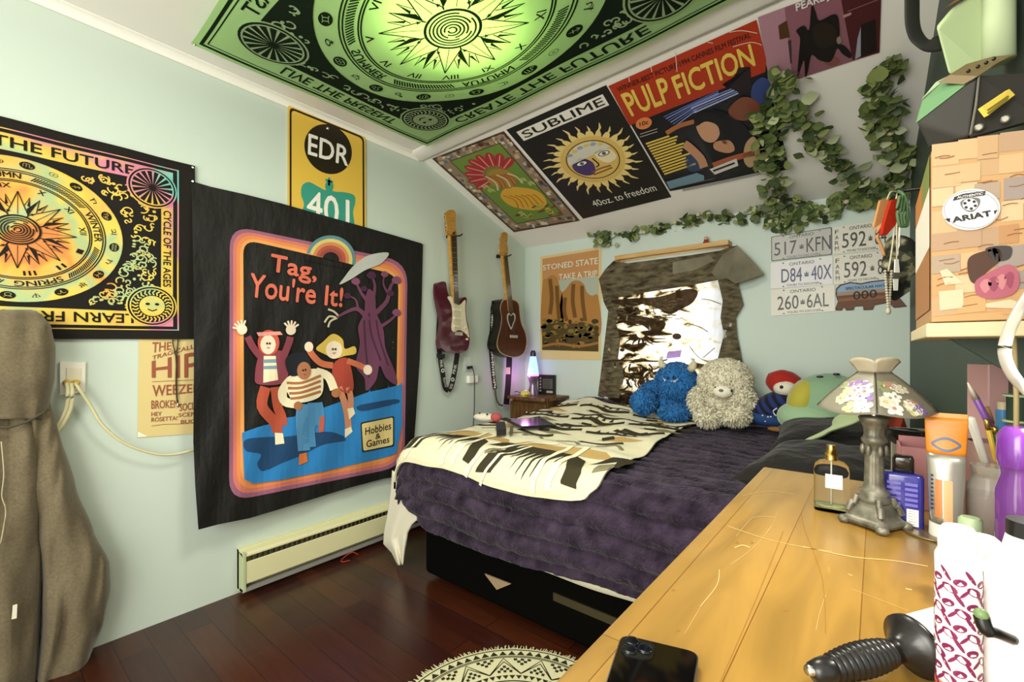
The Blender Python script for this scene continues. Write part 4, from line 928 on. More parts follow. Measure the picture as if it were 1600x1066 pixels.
b = MB(); b.prism(G([(418, 265), (440, 264), (473, 558), (447, 556)], .142), (-.022, 0, 0), m_map); b.build('neck', t, bevel=.003)
b = MB(); b.prism(G([(424, 266), (441, 266), (473, 560), (449, 557)], .1425), (.004, 0, 0), mat('fretboard brown', '5a4422', .5)); b.build('fretboard', t)
b = MB(); b.prism(G(sp2([(415, 148), (430, 143), (442, 152), (444, 175), (440, 200), (446, 235), (441, 264), (418, 266), (402, 250), (404, 220), (408, 180)], 3), .142), (-.014, 0, 0), m_map); b.build('headstock', t, bevel=.002)
for k in range(6):
    b = MB(); b.ball(G([(402-k*.3, 180+k*12)], .136)[0], (.004, .009, .006), m_chr, 10, 6); b.build('tuning_peg', t)
b = MB()
for k in range(6): b.tube(G([(427+k*2.2, 250), (457+k*6, 684)], .149), .0006, m_chr, 4)
b.build('strings', t)
s = ribbon([(372, 500), (366, 560), (362, 640), (355, 720), (362, 820), (370, 900), (378, 960)], 22, m_strap, .05, .003, 'strap', t)
pr = Print(lambda a, b_, o: LW(660+a/3.33, 320+b_/3.33, o), lambda a, b_: .052); rnd = random.Random(2)
for k in range(34):
    y = 520+k*13; xx = 367-.045*abs(y-520) if y < 720 else 357+(y-720)*.085
    pr.blob([(xx+rnd.uniform(-8, -2), y), (xx+rnd.uniform(0, 7), y-5), (xx+rnd.uniform(2, 8), y+5), (xx+rnd.uniform(-6, 2), y+7)], m_wht, 0, 3)
pr.build('strap_pattern', s, thick=0)
b = MB(); b.prism(G([(338, 712), (378, 716), (376, 742), (340, 738)], .052), (.01, 0, 0), m_blkp); b.build('buckle', s, bevel=.002)
ribbon([(378, 960), (385, 1010), (400, 1040), (420, 1045)], 10, mat('grey strap end', '5a5a52', .6), .05, .003, 'strap', t)
s = ribbon([(452, 795), (449, 880), (444, 960), (436, 1040)], 30, m_strap, .06, .003, 'strap', t)
b = MB(); b.prism(G([(430, 848), (456, 846), (456, 882), (430, 882)], .063), (.002, 0, 0), mat('strap label', 'cfc4ac', .6)); b.build('strap_label', s)
# switch plate, adapter and cord near the guitars
t = thing('wall_outlet', 'white outlet and adapter with black plug between the two guitars', 'outlet', LW(735, 612, .001))
b = MB(); b.prism(G([(216, 868), (250, 862), (250, 790), (216, 794)], .001), (.008, 0, 0), m_wall); b.build('cover_plate', t, bevel=.002)
b = MB(); b.prism(G([(230, 928), (274, 922), (274, 886), (230, 890)], .001), (.03, 0, 0), mat('white plate')); b.build('adapter', t, bevel=.003)
b = MB(); b.prism(G([(231, 856), (252, 850), (252, 838), (231, 841)], .02), (.02, 0, 0), m_blkp); b.tube(spline(G([(245, 846), (262, 855), (270, 890), (271, 960), (270, 1066), (262, 1180)], .035), 5), .0035, m_dkc); b.build('plug_cord', t)
# ---------------------------------------------------------------- hoodie on the wall
m_hood = mat('brown fleece', '6f6550', .95, spec=.1, sheen=.3); noisy(m_hood, '685e4a', '766c56', 120, 3, .3, .7); bump(m_hood, 220, .2, .0015)
def loft(rows, m, folds=.012, seg=40, fs=7., seed=0.):
    b = MB(); vs = []
    for (v, ul, ur, om) in rows:
        uc, hw = (ul+ur)/2, (ur-ul)/2
        for k in range(seg):
            th = 2*math.pi*k/seg; c, s_ = math.cos(th), math.sin(th); u = uc+hw*math.copysign(abs(c)**.8, c)
            off = .03+(om*max(0, s_)**.7 if s_ > 0 else .02*s_)
            off += folds*(noise.noise(V(u*.035+seed, v*.006, 1))+.6*noise.noise(V(u*.09+v*.01, v*.012+seed, 2)))*(1 if s_ > 0 else 0)
            vs.append(LW(u, v, max(off, .006)))
    n = len(rows); fs_ = [(j*seg+k, j*seg+(k+1) % seg, (j+1)*seg+(k+1) % seg, (j+1)*seg+k) for j in range(n-1) for k in range(seg)]
    fs_ += [tuple(range(seg-1, -1, -1)), tuple(range((n-1)*seg, n*seg))]
    return b.add(vs, fs_, m, True)
def lerp_rows(keys, n=44):
    out = []
    for i in range(n+1):
        v = keys[0][0]+(keys[-1][0]-keys[0][0])*i/n
        for a, c in zip(keys, keys[1:]):
            if a[0] <= v <= c[0]:
                t = (v-a[0])/(c[0]-a[0]); t2 = t*t*(3-2*t)*.5+t*.5; out.append((v,)+tuple(a[j]*(1-t2)+c[j]*t2 for j in (1, 2, 3))); break
    return out
t = thing('hoodie', 'brown hooded sweatshirt hanging on the left wall at the frame edge', 'sweatshirt', LW(-20, 1100, .05))
hb = loft(lerp_rows([(484, -12, 50, .05), (492, -40, 66, .09), (510, -60, 80, .13), (545, -80, 87, .15), (590, -90, 86, .15), (630, -90, 78, .13), (655, -80, 72, .12)]), m_hood, .034, seed=3); hb.build('hood', t)
loft(lerp_rows([(640, -150, 62, .09), (700, -170, 66, .12), (800, -190, 70, .13), (900, -195, 66, .14), (1000, -200, 62, .14), (1150, -205, 60, .15)]), m_hood, .04, seed=9).build('body', t)
loft(lerp_rows([(626, 50, 78, .05), (665, 44, 90, .085), (760, 48, 118, .1), (830, 56, 146, .11), (880, 62, 171, .115), (920, 66, 173, .115), (970, 66, 163, .11), (1030, 60, 140, .1), (1110, 50, 105, .085)]), m_hood, .045, seed=5).build('sleeve', t)
b = MB(); b.tube(spline([LW(*p) for p in ((2, 690, .165), (6, 740, .17), (3, 775, .17), (9, 800, .17), (1, 850, .17))], 6), .0016, mat('zip piping', 'b0a888', .5)); b.build('zipper', t)
b = MB(); b.prism([LW(*p, .178) for p in ((18, 968), (26, 966), (27, 944), (20, 946))], (.002, 0, 0), mat('white label', 'e2ddc8', .6)); b.build('label_tag', t)
b = MB(); b.tube(spline([LW(*p) for p in ((-40, 650, .15), (0, 668, .158), (40, 660, .15), (75, 640, .12))], 5), .004, mat('hood seam', '4e4636', .9)); b.build('seam', t)
b = MB(); c = LW(20, 497, .0); b.tube([c, c+V(.06, 0, 0), c+V(.075, 0, .02)], .006, m_chr); tag(b.build('coat_hook'), 'metal wall hook under the hood of the brown sweatshirt', 'hook')
# ---------------------------------------------------------------- bedside table in the corner and what stands on it
m_wal = mat('walnut bedside', '5a3a1e', .4); noisy(m_wal, '3f2712', '74501f', 6, 5, .3, .7, (10, 10, 1))
NTZ = .775
t = thing('bedside_table', 'small dark wood table with rounded top in the far left corner', 'table', (-2.07, 2.83, 0))
pts = [V(-2.24, 2.99, 0), V(-2.24, 2.72, 0)]+[V(-2.07+.2*math.sin(a)*1.05, 2.72-.05*math.cos(a)*1.2, 0) for a in [(-1.1+i*.22) for i in range(11)]]+[V(-1.86, 2.74, 0), V(-1.86, 2.99, 0)]
b = MB(); b.prism([p+V(0, 0, NTZ-.022) for p in pts], (0, 0, .022), m_wal); b.build('tabletop', t, bevel=.004)
b = MB(); b.box((-2.06, 2.86, NTZ-.022-.3), (.34, .24, .6), m_wal); b.build('cabinet', t, bevel=.004)
b = MB(); b.box((-2.07, 2.735, NTZ-.12), (.34, .014, .15), m_wal); d = b.build('drawer', t, bevel=.004)
b = MB(); b.ball((-2.07, 2.722, NTZ-.12), .012, m_chr, 12, 8); b.build('knob', d)
for sx in (-1, 1):
    for sy in (-1, 1):
        b = MB(); b.box((-2.07+sx*.17, 2.86+sy*.1, .078), (.04, .04, .155), m_wal); b.build('leg', t)
c = HZ(833, 617, NTZ); c.z = NTZ
t = thing('lava_lamp', 'glowing blue and pink lava lamp on the corner table', 'lamp', c)
b = MB(); b.lathe(c, [(.046, .001), (.045, .008), (.03, .07), (.028, .085), (.034, .11), (.046, .145), (.047, .15)], mat('silver glitter base', '8c8496', .3, .8), 24); b.build('base', t)
m_lava = mat('lit lava fluid', '7fa8f0', .2, emit='7fa2f5', estr=2.6)
b = MB(); b.lathe(c, [(.045, .165), (.04, .21), (.031, .265), (.024, .305)], m_lava, 24); g = b.build('globe', t)
b = MB(); b.lathe(c, [(.0455, .15), (.0455, .168)], mat('lit pink wax', 'f07ad8', .2, emit='f56ae0', estr=4.), 24); b.build('wax', g)
b = MB(); b.lathe(c, [(.024, .305), (.022, .335), (.014, .352)], mat('dark cap', '4a4450', .3, .7), 20); b.build('cap', t)
light('lava_glow', 'POINT', c+V(-.03, -.07, .15), .8, (1, .3, .85), .03)
b = MB(); c2 = HZ(821, 621, NTZ); c2.z = NTZ+.026
b.ball(c2, (.042, .034, .027), mat('yellow china', 'd8c864', .35), 20, 12); b.ball(c2+V(.03, -.02, .0), (.016, .014, .014), mat('yellow china'), 12, 8)
yo = tag(b.build('figurine'), 'small yellow rounded ornament in front of the lava lamp', 'ornament')
for dx in (-.01, .008): 
    bb = MB(); bb.ball(c2+V(.036+dx, -.034, -.004), .005, m_blkp, 8, 6); bb.build('eye', yo)
q = HZ(856, 616, NTZ); q.z = NTZ
rr = Matrix.Rotation(.15, 3, 'Z'); t = thing('box', 'black printed box standing behind the lava lamp', 'box', q)
b = MB(); b.box(q+V(.0, .0, .078), (.145, .05, .155), mat('black card', '15130f', .4), rr); b.build('carton', t)
b = MB(); f = lambda x, z: q+rr @ V(x, -.0262, z)
b.poly([f(-.035, .045), f(.055, .045), f(.055, .125), f(-.035, .125)], mat('grey print', '55544e', .5))
for k in range(4): b.poly([f(-.03, .055+k*.018), f(.03+.01*(k % 2), .055+k*.018), f(.03+.01*(k % 2), .06+k*.018), f(-.03, .06+k*.018)], mat('black card'))
for k in range(5): b.poly([f(-.062, .02+k*.025), f(-.048, .02+k*.025), f(-.045, .034+k*.025), f(-.06, .036+k*.025)], mat('pale print', 'a8a498', .5))
b.poly([f(.0, .012), f(.055, .012), f(.055, .03), f(.0, .03)], mat('pale print')); b.build('printed_panel', t)
b = MB(); b.tube(spline([c+V(-.045, 0, .01), c+V(-.1, -.02, .006), c+V(-.15, -.02, .02), c+V(-.2, .0, .006)], 5), .003, m_dkc); tag(b.build('lamp_cord'), 'short black lamp cord on the corner table', 'cord')
# ---------------------------------------------------------------- bed
BX0, BX1, BY0, BY1, BZ = -1.88, .10, 1.42, 2.96, .655
t_bed = thing('bed', 'double bed on a black base against the back wall', 'bed', (-.9, 2.2, 0))
m_fab = mat('black base fabric', '070706', 1., spec=.05); m_matt = mat('white mattress ticking', 'cfccb8', .8)
b = MB(); b.box((-.83, 2.2, .19), (1.82, 1.50, .33), m_fab); b.build('base', t_bed, bevel=.02)
b = MB(); b.box((-.88, 2.2, .485), (1.9, 1.46, .27), m_matt); b.build('mattress', t_bed, bevel=.05)
b = MB(); b.box((-.76, 1.447, .175), (.42, .008, .03), mat('olive rail', '352e17', .6)); b.build('side_rail', t_bed)
def hump(x, y, cx, cy, rx, ry): 
    d = ((x-cx)/rx)**2+((y-cy)/ry)**2; return math.exp(-d)
def top(x, y):
    z = BZ+.012*noise.noise(V(x*2.2, y*2.2, 0))+.006*noise.noise(V(x*6, y*6, 3))
    z += .05*hump(x, y, -1.55, 2.75, .38, .25)+.03*hump(x, y, -1.2, 2.5, .6, .35)+.07*hump(x, y, -1.62, 2.95, .3, .12)
    return z
def drape(x, t, x0, x1, drop, lift=.0, rad=.06):
    """t runs from the back (0) over the front edge and down (1); returns a point on the bed cover"""
    ytot = BY1-BY0; L1 = ytot-rad; L2 = rad*math.pi/2; L3 = max(drop-rad, .001); s = t*(L1+L2+L3)
    if s < L1: y = BY1-s; z = top(x, y)
    elif s < L1+L2:
        a = (s-L1)/rad; y = BY0+rad-rad*math.sin(a); z = top(x, BY0+rad)-rad*(1-math.cos(a))
    else:
        d = s-L1-L2; y = BY0-.015*math.sin(d*9)*1.-.02*d/.4; z = top(x, BY0+rad)-rad-d
    return V(x, y, z)
def endcurve(p, x0, rad=.07):
    """rounds the cover down past the foot end of the bed"""
    if p.x < x0+rad:
        e = (x0+rad-p.x)
        if e < rad*1.57: a = e/rad; return V(x0+rad-rad*math.sin(a), p.y, p.z-rad*(1-math.cos(a)))
        return V(x0-.0, p.y, p.z-rad-(e-rad*1.57))
    return p
m_pl = mat('purple plush', '2c2038', .95, spec=.05, sheen=.15)
n1 = N(m_pl, 'ShaderNodeTexNoise', Scale=14., Detail=5.); L(m_pl, coords(m_pl, (1, 1, 1)), n1.inputs['Vector'])
L(m_pl, ramp(m_pl, n1.outputs[0], [(.3, '1e1723'), (.7, '453a4c')]), BS(m_pl).inputs['Base Color'])
n2 = N(m_pl, 'ShaderNodeTexNoise', Scale=90., Detail=4.); L(m_pl, coords(m_pl, (1, 1, 1)), n2.inputs['Vector'])
bq = N(m_pl, 'ShaderNodeBump', Strength=.9, Distance=.012); L(m_pl, n2.outputs[0], bq.inputs['Height']); L(m_pl, bq.outputs[0], BS(m_pl).inputs['Normal'])
FRONT = BY0
def purple(a, t):
    x = BX0-.20+a*(BX1-BX0+.22)
    dr = .36+.02*math.sin(x*3)
    k = max(0, (-1.62-x)/.42); dr -= .3*k**1.5
    p = drape(x, t, BX0, BX1, dr); p = endcurve(p, BX0, .1)
    # rows of plush ridges, running along the bed
    s = t*(BY1-BY0+dr); r = abs(math.sin(s*math.pi/.085+.7*noise.noise(V(x*3, s*4, 7))))**.7
    fuzz = .024*r+.008*noise.noise(V(x*22, s*22, 1))+.004*noise.noise(V(x*60, s*60, 2))
    front = p.z < BZ-.03
    return p+(V(0, -fuzz, 0) if front and p.y < BY0+.05 else V(0, 0, fuzz*.7))
b = MB(); b.grid(purple, 260, 240, m_pl)
tag(b.build('plush_blanket', solid=.006), 'dark purple ribbed plush blanket covering the bed and hanging over its front', 'blanket')
# cream patterned throw: woven design laid as shapes on the cloth
m_cr = mat('cream fleece', 'e6e2be', .95, spec=.1, sheen=.3); bump(m_cr, 220, .35, .003)
c_dk, c_tan, c_ol, c_wh = mat('throw dark brown', '3e3a2a', .95, spec=.1), mat('throw tan', 'c2a468', .95, spec=.1), mat('throw olive grey', '8a8468', .95, spec=.1), mat('throw pale', 'f0ecd0', .95, spec=.1)
TL = 1.62
def throw_place(a, b_, off):
    """a: metres from the foot end along the bed, b: metres from the front hem towards the wall"""
    edge = BX0-.10+a; wob = .03*math.sin(b_*5.)+.06*max(0, .25-b_)*2
    x = edge+wob*(a/1.2)
    hang = .035+.03*math.sin(a*2.6+.3)*a/1.1
    t = 1-(b_+.10-hang)/(BY1-BY0+.0)*1.0
    rad = .06; ytot = BY1-BY0; L1 = ytot-rad; s = (ytot+.02)-(b_-hang)
    if s < L1: y = BY1-s; z = top(x, y)
    elif s < L1+rad*1.57: q = (s-L1)/rad; y = BY0+rad-rad*math.sin(q); z = top(x, BY0+rad)-rad*(1-math.cos(q))
    else: y = BY0-.005; z = top(x, BY0+rad)-rad-(s-L1-rad*1.57)
    p = endcurve(V(x, y, z), BX0-.01, .1)
    wr = .010*noise.noise(V(x*7+y*3, y*9, 5))+.014*noise.noise(V(x*3-y*2, y*5+x*2, 9))*min(1, max(0, b_-.1)*2)
    lift = .034+wr*1.2+off
    return p+(V(0, -lift, lift*.25) if p.y < BY0+.02 else V(0, 0, lift))
pr = Print(throw_place, None, .02); pr.STEP = .0014
hem = [(0, .04), (.05, 0), (.3, .0), (.5, .015), (.75, 0), (1.1, .0), (1.17, .03), (1.2, .1), (1.19, .4), (1.2, .8), (1.18, 1.2), (1.16, 1.46), (1.1, 1.5), (.6, 1.48), (.25, 1.5), (.03, 1.45), (0, .8)]
pr.poly(sp2(hem, 4), m_cr, 0)
def motif(x, y, s=1., fl=1):
    T = lambda pts: [(x+px*s*fl, y+py*s*1.65) for px, py in pts]
    pr.poly(T([(-.30, .16), (.30, .16), (.22, .22), (-.2, .23)]), c_tan, 1)
    pr.poly(T([(-.24, .02), (-.15, .03), (-.10, .12), (.13, .12), (.2, .03), (.27, .02), (.2, .13), (.12, .16), (-.12, .16), (-.19, .11)]), c_dk, 2)
    for k in range(7): pr.poly(T([(-.1+k*.035, .125), (-.07+k*.035, .125), (-.1+k*.037, .025+.02*abs(k-3)*.5)]), c_dk, 2)
    pr.stroke(T([(.08, .0), (.04, .24)]), .026*s, c_wh, 3); pr.stroke(T([(.15, .01), (.12, .24)]), .026*s, c_wh, 3)
    pr.stroke(T([(-.3, .0), (-.16, .2), (-.04, .24)]), .026*s, c_wh, 3, smooth=3); pr.stroke(T([(-.2, -.01), (-.1, .16)]), .014*s, c_wh, 3)
    pr.poly(T([(.24, .1), (.33, .14), (.37, .06), (.39, .06), (.38, .18), (.28, .18)]), c_dk, 2); pr.poly(T([(.3, .04), (.36, .05), (.35, .1), (.29, .09)]), c_ol, 2)
    pr.blob(T([(-.18, .3), (0, .27), (.16, .3), (.02, .34)]), c_wh, 1)
    for k in range(3): pr.stroke(T([(-.33+k*.22, .30), (-.25+k*.22, .33), (-.2+k*.22, .30)]), .02*s, c_ol, 2, smooth=3)
motif(.36, .03, .9); motif(.86, .01, .95)
for j, yy in enumerate((.64, .92, 1.2)):
    for i in range(3): 
        x = .14+.38*i+.12*(j % 2)
        pr.poly([(x, yy), (x+.12, yy+.04), (x+.24, yy), (x+.12, yy-.04)], c_ol if (i+j) % 2 else c_tan, 1)
        pr.stroke([(x-.1, yy+.09), (x+.02, yy+.12), (x+.12, yy+.08), (x+.24, yy+.12)], .044, c_dk, 2, smooth=4); pr.stroke([(x-.06, yy-.07), (x+.06, yy-.1), (x+.16, yy-.06)], .034, c_dk, 2, smooth=4)
        pr.stroke([(x+.02, yy+.2), (x+.1, yy+.16), (x+.2, yy+.2)], .03, c_dk, 2, smooth=4); pr.poly([(x+.02, yy+.02), (x+.08, yy+.035), (x+.1, yy-.01), (x+.04, yy-.02)], c_dk, 3)
        for k in range(5): pr.poly([(x-.06+k*.05, yy+.12), (x-.035+k*.05, yy+.12), (x-.05+k*.05, yy+.17)], c_dk, 2)
tag(pr.build('throw_blanket', thick=.012), 'cream throw with dark brown and tan woven pattern spread on the bed', 'blanket')
# white sheet hanging below at the foot corner and along the front
m_sh = mat('white sheet', 'dedac6', .85, spec=.1)
b = MB()
def sheet(a, t):
    x = BX0+.0+a*(BX1-BX0); y = BY0+.004-.006*math.sin(x*14); z0 = .5; z1 = .275-.01*math.sin(x*4)+.06*max(0, .15-a)
    return V(x, y, z0+(z1-z0)*t)
b.grid(sheet, 90, 8, m_sh)
def corner(a, t):
    Lc = [(613, 735), (610, 770), (606, 800), (600, 832), (599, 850), (612, 864), (622, 884)]; Rc = [(660, 775), (656, 792), (652, 812), (644, 820), (638, 832), (634, 858), (631, 882)]
    f = t*6; k = min(int(f), 5); f -= k
    u = (Lc[k][0]*(1-f)+Lc[k+1][0]*f)*(1-a)+(Rc[k][0]*(1-f)+Rc[k+1][0]*f)*a; v = (Lc[k][1]*(1-f)+Lc[k+1][1]*f)*(1-a)+(Rc[k][1]*(1-f)+Rc[k+1][1]*f)*a
    return FY(u, v, BY0-.012+.05*(a-.5)**2+.012*math.sin(a*11+t*2)*t)
b.grid(corner, 30, 30, m_sh)
tag(b.build('bed_sheet', solid=.003), 'white sheet corner trailing to the floor at the bed foot', 'sheet')
# scrap tucked against the bed base
b = MB(); b.prism([FY(u, v, 1.437) for u, v in ((757, 897), (798, 913), (776, 922))], (0, .006, 0), mat('tan card', '9a8568', .7)); tag(b.build('cardboard_scrap'), 'small tan card triangle tucked against the black bed base', 'card')
# ---------------------------------------------------------------- small things on the throw
def ontop(u, v, z=.69):
    p = HZ(u, v, z)
    for _ in range(4): p = HZ(u, v, top(p.x, p.y)+.045)
    return p
def flat(pxs, h, m, name, label, cat, lift=.0):
    b = MB(); b.prism([ontop(*p)+V(0, 0, lift) for p in pxs], (0, 0, h), m); o = b.build(name, bevel=.002); return tag(o, label, cat)
m_tab = mat('dark glossy cover', '3a2f38', .12, spec=.6)
tq = [ontop(*p) for p in ((790, 658), (815, 672), (868, 668), (845, 655))]; zz = max(p.z for p in tq)
t = thing('tablet', 'dark glossy tablet lying on the cream throw', 'tablet', (sum((p for p in tq), V(0, 0, 0))/4).to_tuple()[:2]+(zz,))
b = MB(); b.prism([V(p.x, p.y, zz) for p in tq], (0, 0, .01), mat('black card')); b.build('case', t, bevel=.002)
ct = sum(tq, V(0, 0, 0))/4; b = MB(); b.prism([V(ct.x+(p.x-ct.x)*.92, ct.y+(p.y-ct.y)*.92, zz+.0101) for p in tq], (0, 0, .001), m_tab); b.build('screen', t)
c = ontop(757, 657); t = thing('plush_toy', 'small white and red soft toy lying on the throw beside the tablet', 'toy', c)
b = MB(); b.ball(c+V(0, 0, .02), (.07, .035, .024), mat('white plush', 'dcd8c8', .95), 18, 10, Matrix.Rotation(.4, 3, 'Z')); b.build('body', t)
b = MB(); b.ball(c+V(.075, .02, .024), (.035, .032, .026), mat('rose plush', 'b45458', .95), 16, 10); b.build('head', t)
for k in (-1, 1):
    b = MB(); b.ball(c+V(.01+.03*k, -.02, .042), .006, m_blkp, 8, 6); b.build('spot', t)
flat([(776, 681), (791, 679), (789, 667), (775, 668)], .03, mat('charcoal box', '26262a', .4), 'box', 'tiny charcoal box on the throw in front of the tablet', 'box')
flat([(796, 680), (801, 679), (802, 669), (797, 670)], .012, mat('olive cap', '5c5a44', .6), 'cap', 'tiny olive cap lying on the throw', 'cap')
# ---------------------------------------------------------------- soft toys and pillows on the bed
def fur(b, c, r, n, ln, ms, rnd, rot_=None, w=.005, gate=None):
    c = Vector(c); r = (r, r, r) if not isinstance(r, tuple) else r
    for _ in range(n):
        d = V(rnd.gauss(0, 1), rnd.gauss(0, 1), rnd.gauss(0, 1)).normalized()
        if gate and not gate(d): continue
        p = V(d.x*r[0], d.y*r[1], d.z*r[2]); nn = V(d.x/r[0], d.y/r[1], d.z/r[2]).normalized()
        if rot_ is not None: p = rot_ @ p; nn = rot_ @ nn
        t = nn.cross(V(rnd.uniform(-1, 1), rnd.uniform(-1, 1), rnd.uniform(-1, 1))).normalized(); s = nn.cross(t)
        base = c+p*.97; l = ln*rnd.uniform(.6, 1.2)
        tip = base+nn*l*.75+t*l*.5-V(0, 0, l*.25); mid = base+nn*l*.5+t*l*.15
        b.add([base-s*w, base+s*w, mid+s*w*.7, mid-s*w*.7, tip], [(0, 1, 2, 3), (3, 2, 4)], rnd.choice(ms), True)
def plush(name, label, cat, loc): return thing(name, label, cat, loc)
m_bl = [mat('blue plush', '2f6fae', .95, spec=.1, sheen=.3), mat('blue plush light', '3f80bf', .95, spec=.1), mat('blue plush deep', '235a92', .95, spec=.1)]
m_wp = [mat('cream plush', 'dcd7c0', .95, spec=.1, sheen=.3), mat('cream plush light', 'e8e4d2', .95, spec=.1), mat('cream plush deep', 'cac4aa', .95, spec=.1)]
rnd = random.Random(21); yb = 2.78
def lump(b, u, v, y, r, ms, n=900, ln=.018, rot_=None):
    c = FY(u, v, y); b.ball(c, r, ms[0], 22, 14, rot_, .006, 30); fur(b, c, r, n, ln, ms, rnd, rot_); return c
t = plush('plush_toy', 'blue shaggy soft toy with cream horns sitting against the window cloth', 'soft toy', FY(1045, 656, yb))
b = MB(); hc = lump(b, 1057, 598, yb, (.128, .11, .125), m_bl, 2600); b.build('head', t)
b = MB(); lump(b, 1052, 630, yb+.03, (.12, .1, .11), m_bl, 1800); b.build('body', t)
b = MB(); lump(b, 1020, 608, yb-.02, (.085, .06, .05), m_bl, 900, rot_=Matrix.Rotation(-.35, 3, 'Y')); b.build('arm', t)
b = MB(); lump(b, 1083, 632, yb-.01, (.05, .06, .075), m_bl, 700); b.build('arm', t)
b = MB(); lump(b, 1006, 628, yb-.12, (.078, .075, .075), m_bl, 1200); b.build('leg', t)
b = MB(); lump(b, 1053, 645, yb-.16, (.085, .08, .052), m_bl, 1200); b.build('leg', t)
m_horn = mat('cream felt horn', 'cdc6a6', .9)
for u, v, s in ((1036, 570, -1), (1082, 573, 1)):
    b = MB(); c = FY(u, v, yb-.03); b.tube([c+V(-s*.012, 0, -.02), c+V(s*.004, -.005, .0), c+V(s*.012, -.01, .022), c+V(s*.006, -.012, .042), c+V(-s*.006, -.012, .05)], [.024, .022, .017, .01, .003], m_horn, 12); b.build('horn', t)
b = MB(); c = FY(1047, 594, yb-.112); b.prism([c+V(x, .012*abs(x)/.05, z) for x, z in ((-.055, .018), (-.04, .004), (0, -.006), (.03, .0), (.045, .012), (.03, -.02), (.0, -.028), (-.03, -.018))], (0, .012, 0), mat('pale eye felt', 'c4d0d0', .8)); e = b.build('eye_patch', t)
for u, v in ((1043, 591), (1052, 590)):
    b = MB(); b.ball(FY(u, v, yb-.122), .007, mat('dark eye', '1a2238', .2), 10, 8); b.build('eye', e)
t = plush('plush_toy', 'fluffy cream-white soft toy slumped beside the blue one', 'soft toy', FY(1125, 660, 2.7))
yb = 2.72
b = MB(); lump(b, 1133, 595, yb, (.142, .125, .125), m_wp, 3600, .018); b.build('head', t)
b = MB(); lump(b, 1127, 634, yb+.02, (.135, .11, .11), m_wp, 2600, .018); b.build('body', t)
b = MB(); lump(b, 1093, 628, yb-.04, (.055, .07, .085), m_wp, 1200, .026); b.build('arm', t)
b = MB(); lump(b, 1160, 624, yb-.05, (.06, .07, .065), m_wp, 1200, .026); b.build('arm', t)
b = MB(); lump(b, 1107, 652, yb-.14, (.065, .08, .05), m_wp, 1200, .022); b.build('leg', t)
b = MB(); lump(b, 1148, 648, yb-.13, (.075, .08, .055), m_wp, 1200, .022); b.build('leg', t)
b = MB(); c = FY(1129, 612, yb-.125); b.ball(c, (.05, .03, .034), m_wp[1], 18, 12, None, .003, 40); mz = b.build('muzzle', t)
b = MB(); b.ball(c+V(0, -.03, .008), (.012, .008, .008), mat('pinkish nose', '7a6a60', .5), 10, 8); b.build('nose', mz)
for u, v in ((1118, 606), (1143, 611)):
    b = MB(); b.ball(FY(u, v, yb-.135), .007, mat('dark eye'), 10, 8); b.build('eye', t)
# parrot-like toy: red hood, pale face, blue striped wings with white dots
yb = 2.74
t = plush('plush_toy', 'soft bird toy with red head and dotted navy striped wings', 'soft toy', FY(1210, 668, yb))
m_red = mat('red felt', '9c1f16', .9, sheen=.2); m_navy = mat('navy striped plush', '141c3c', .9, sheen=.2)
wv = N(m_navy, 'ShaderNodeTexWave', Scale=9.); wv.inputs['Distortion'].default_value = 1.5; L(m_navy, coords(m_navy, (1, 1, 1), (0, .75, .2)), wv.inputs['Vector'])
L(m_navy, ramp(m_navy, wv.outputs[0], [(.3, '0c0e18'), (.55, '1c2c66')]), BS(m_navy).inputs['Base Color'])
b = MB(); hc = FY(1226, 599, yb); b.ball(hc, (.09, .075, .068), m_red, 24, 16, Matrix.Rotation(.25, 3, 'Y'), .004, 30); b.build('head', t)
b = MB(); b.ball(FY(1227, 607, yb-.045), (.055, .055, .043), mat('pale felt', 'd8d2c0', .9), 20, 12); f = b.build('face', t)
b = MB(); b.ball(FY(1221, 605, yb-.098), .009, mat('dark eye'), 10, 8); b.build('eye', f)
b = MB(); b.tube([FY(1209, 587, yb-.02), FY(1200, 584, yb-.02)], [.008, .002], mat('green felt', '4f6a4c', .9)); b.build('crest', t)
Rb = Matrix.Rotation(-.62, 3, 'Y'); b = MB(); bc = FY(1205, 638, yb-.02); b.ball(bc, (.145, .1, .075), m_navy, 26, 16, Rb); b.build('body', t)
b = MB(); b.ball(FY(1196, 654, yb-.07), (.1, .06, .04), mat('blue felt', '1f3f72', .9), 22, 12, Matrix.Rotation(.1, 3, 'Y')); wg = b.build('wing_band', t)
for k in range(14):
    u = 1170+k*4.3; v = 654+5*math.sin(k*2.3)-.05*k; b = MB(); b.ball(FY(u, v, yb-.128+.006*abs(k-6.5)*.9), .0045, mat('white dot', 'd8dcdc', .8), 8, 6); b.build('dot', wg)
b = MB(); b.tube(spline([FY(1212, 650, yb-.14), FY(1208, 643, yb-.14), FY(1214, 638, yb-.14)], 4), .003, mat('white dot')); b.build('stitch', t)
b = MB(); b.ball(FY(1216, 671, yb-.1), (.05, .03, .014), mat('tan felt', '8a6234', .9), 16, 8); b.build('foot', t)
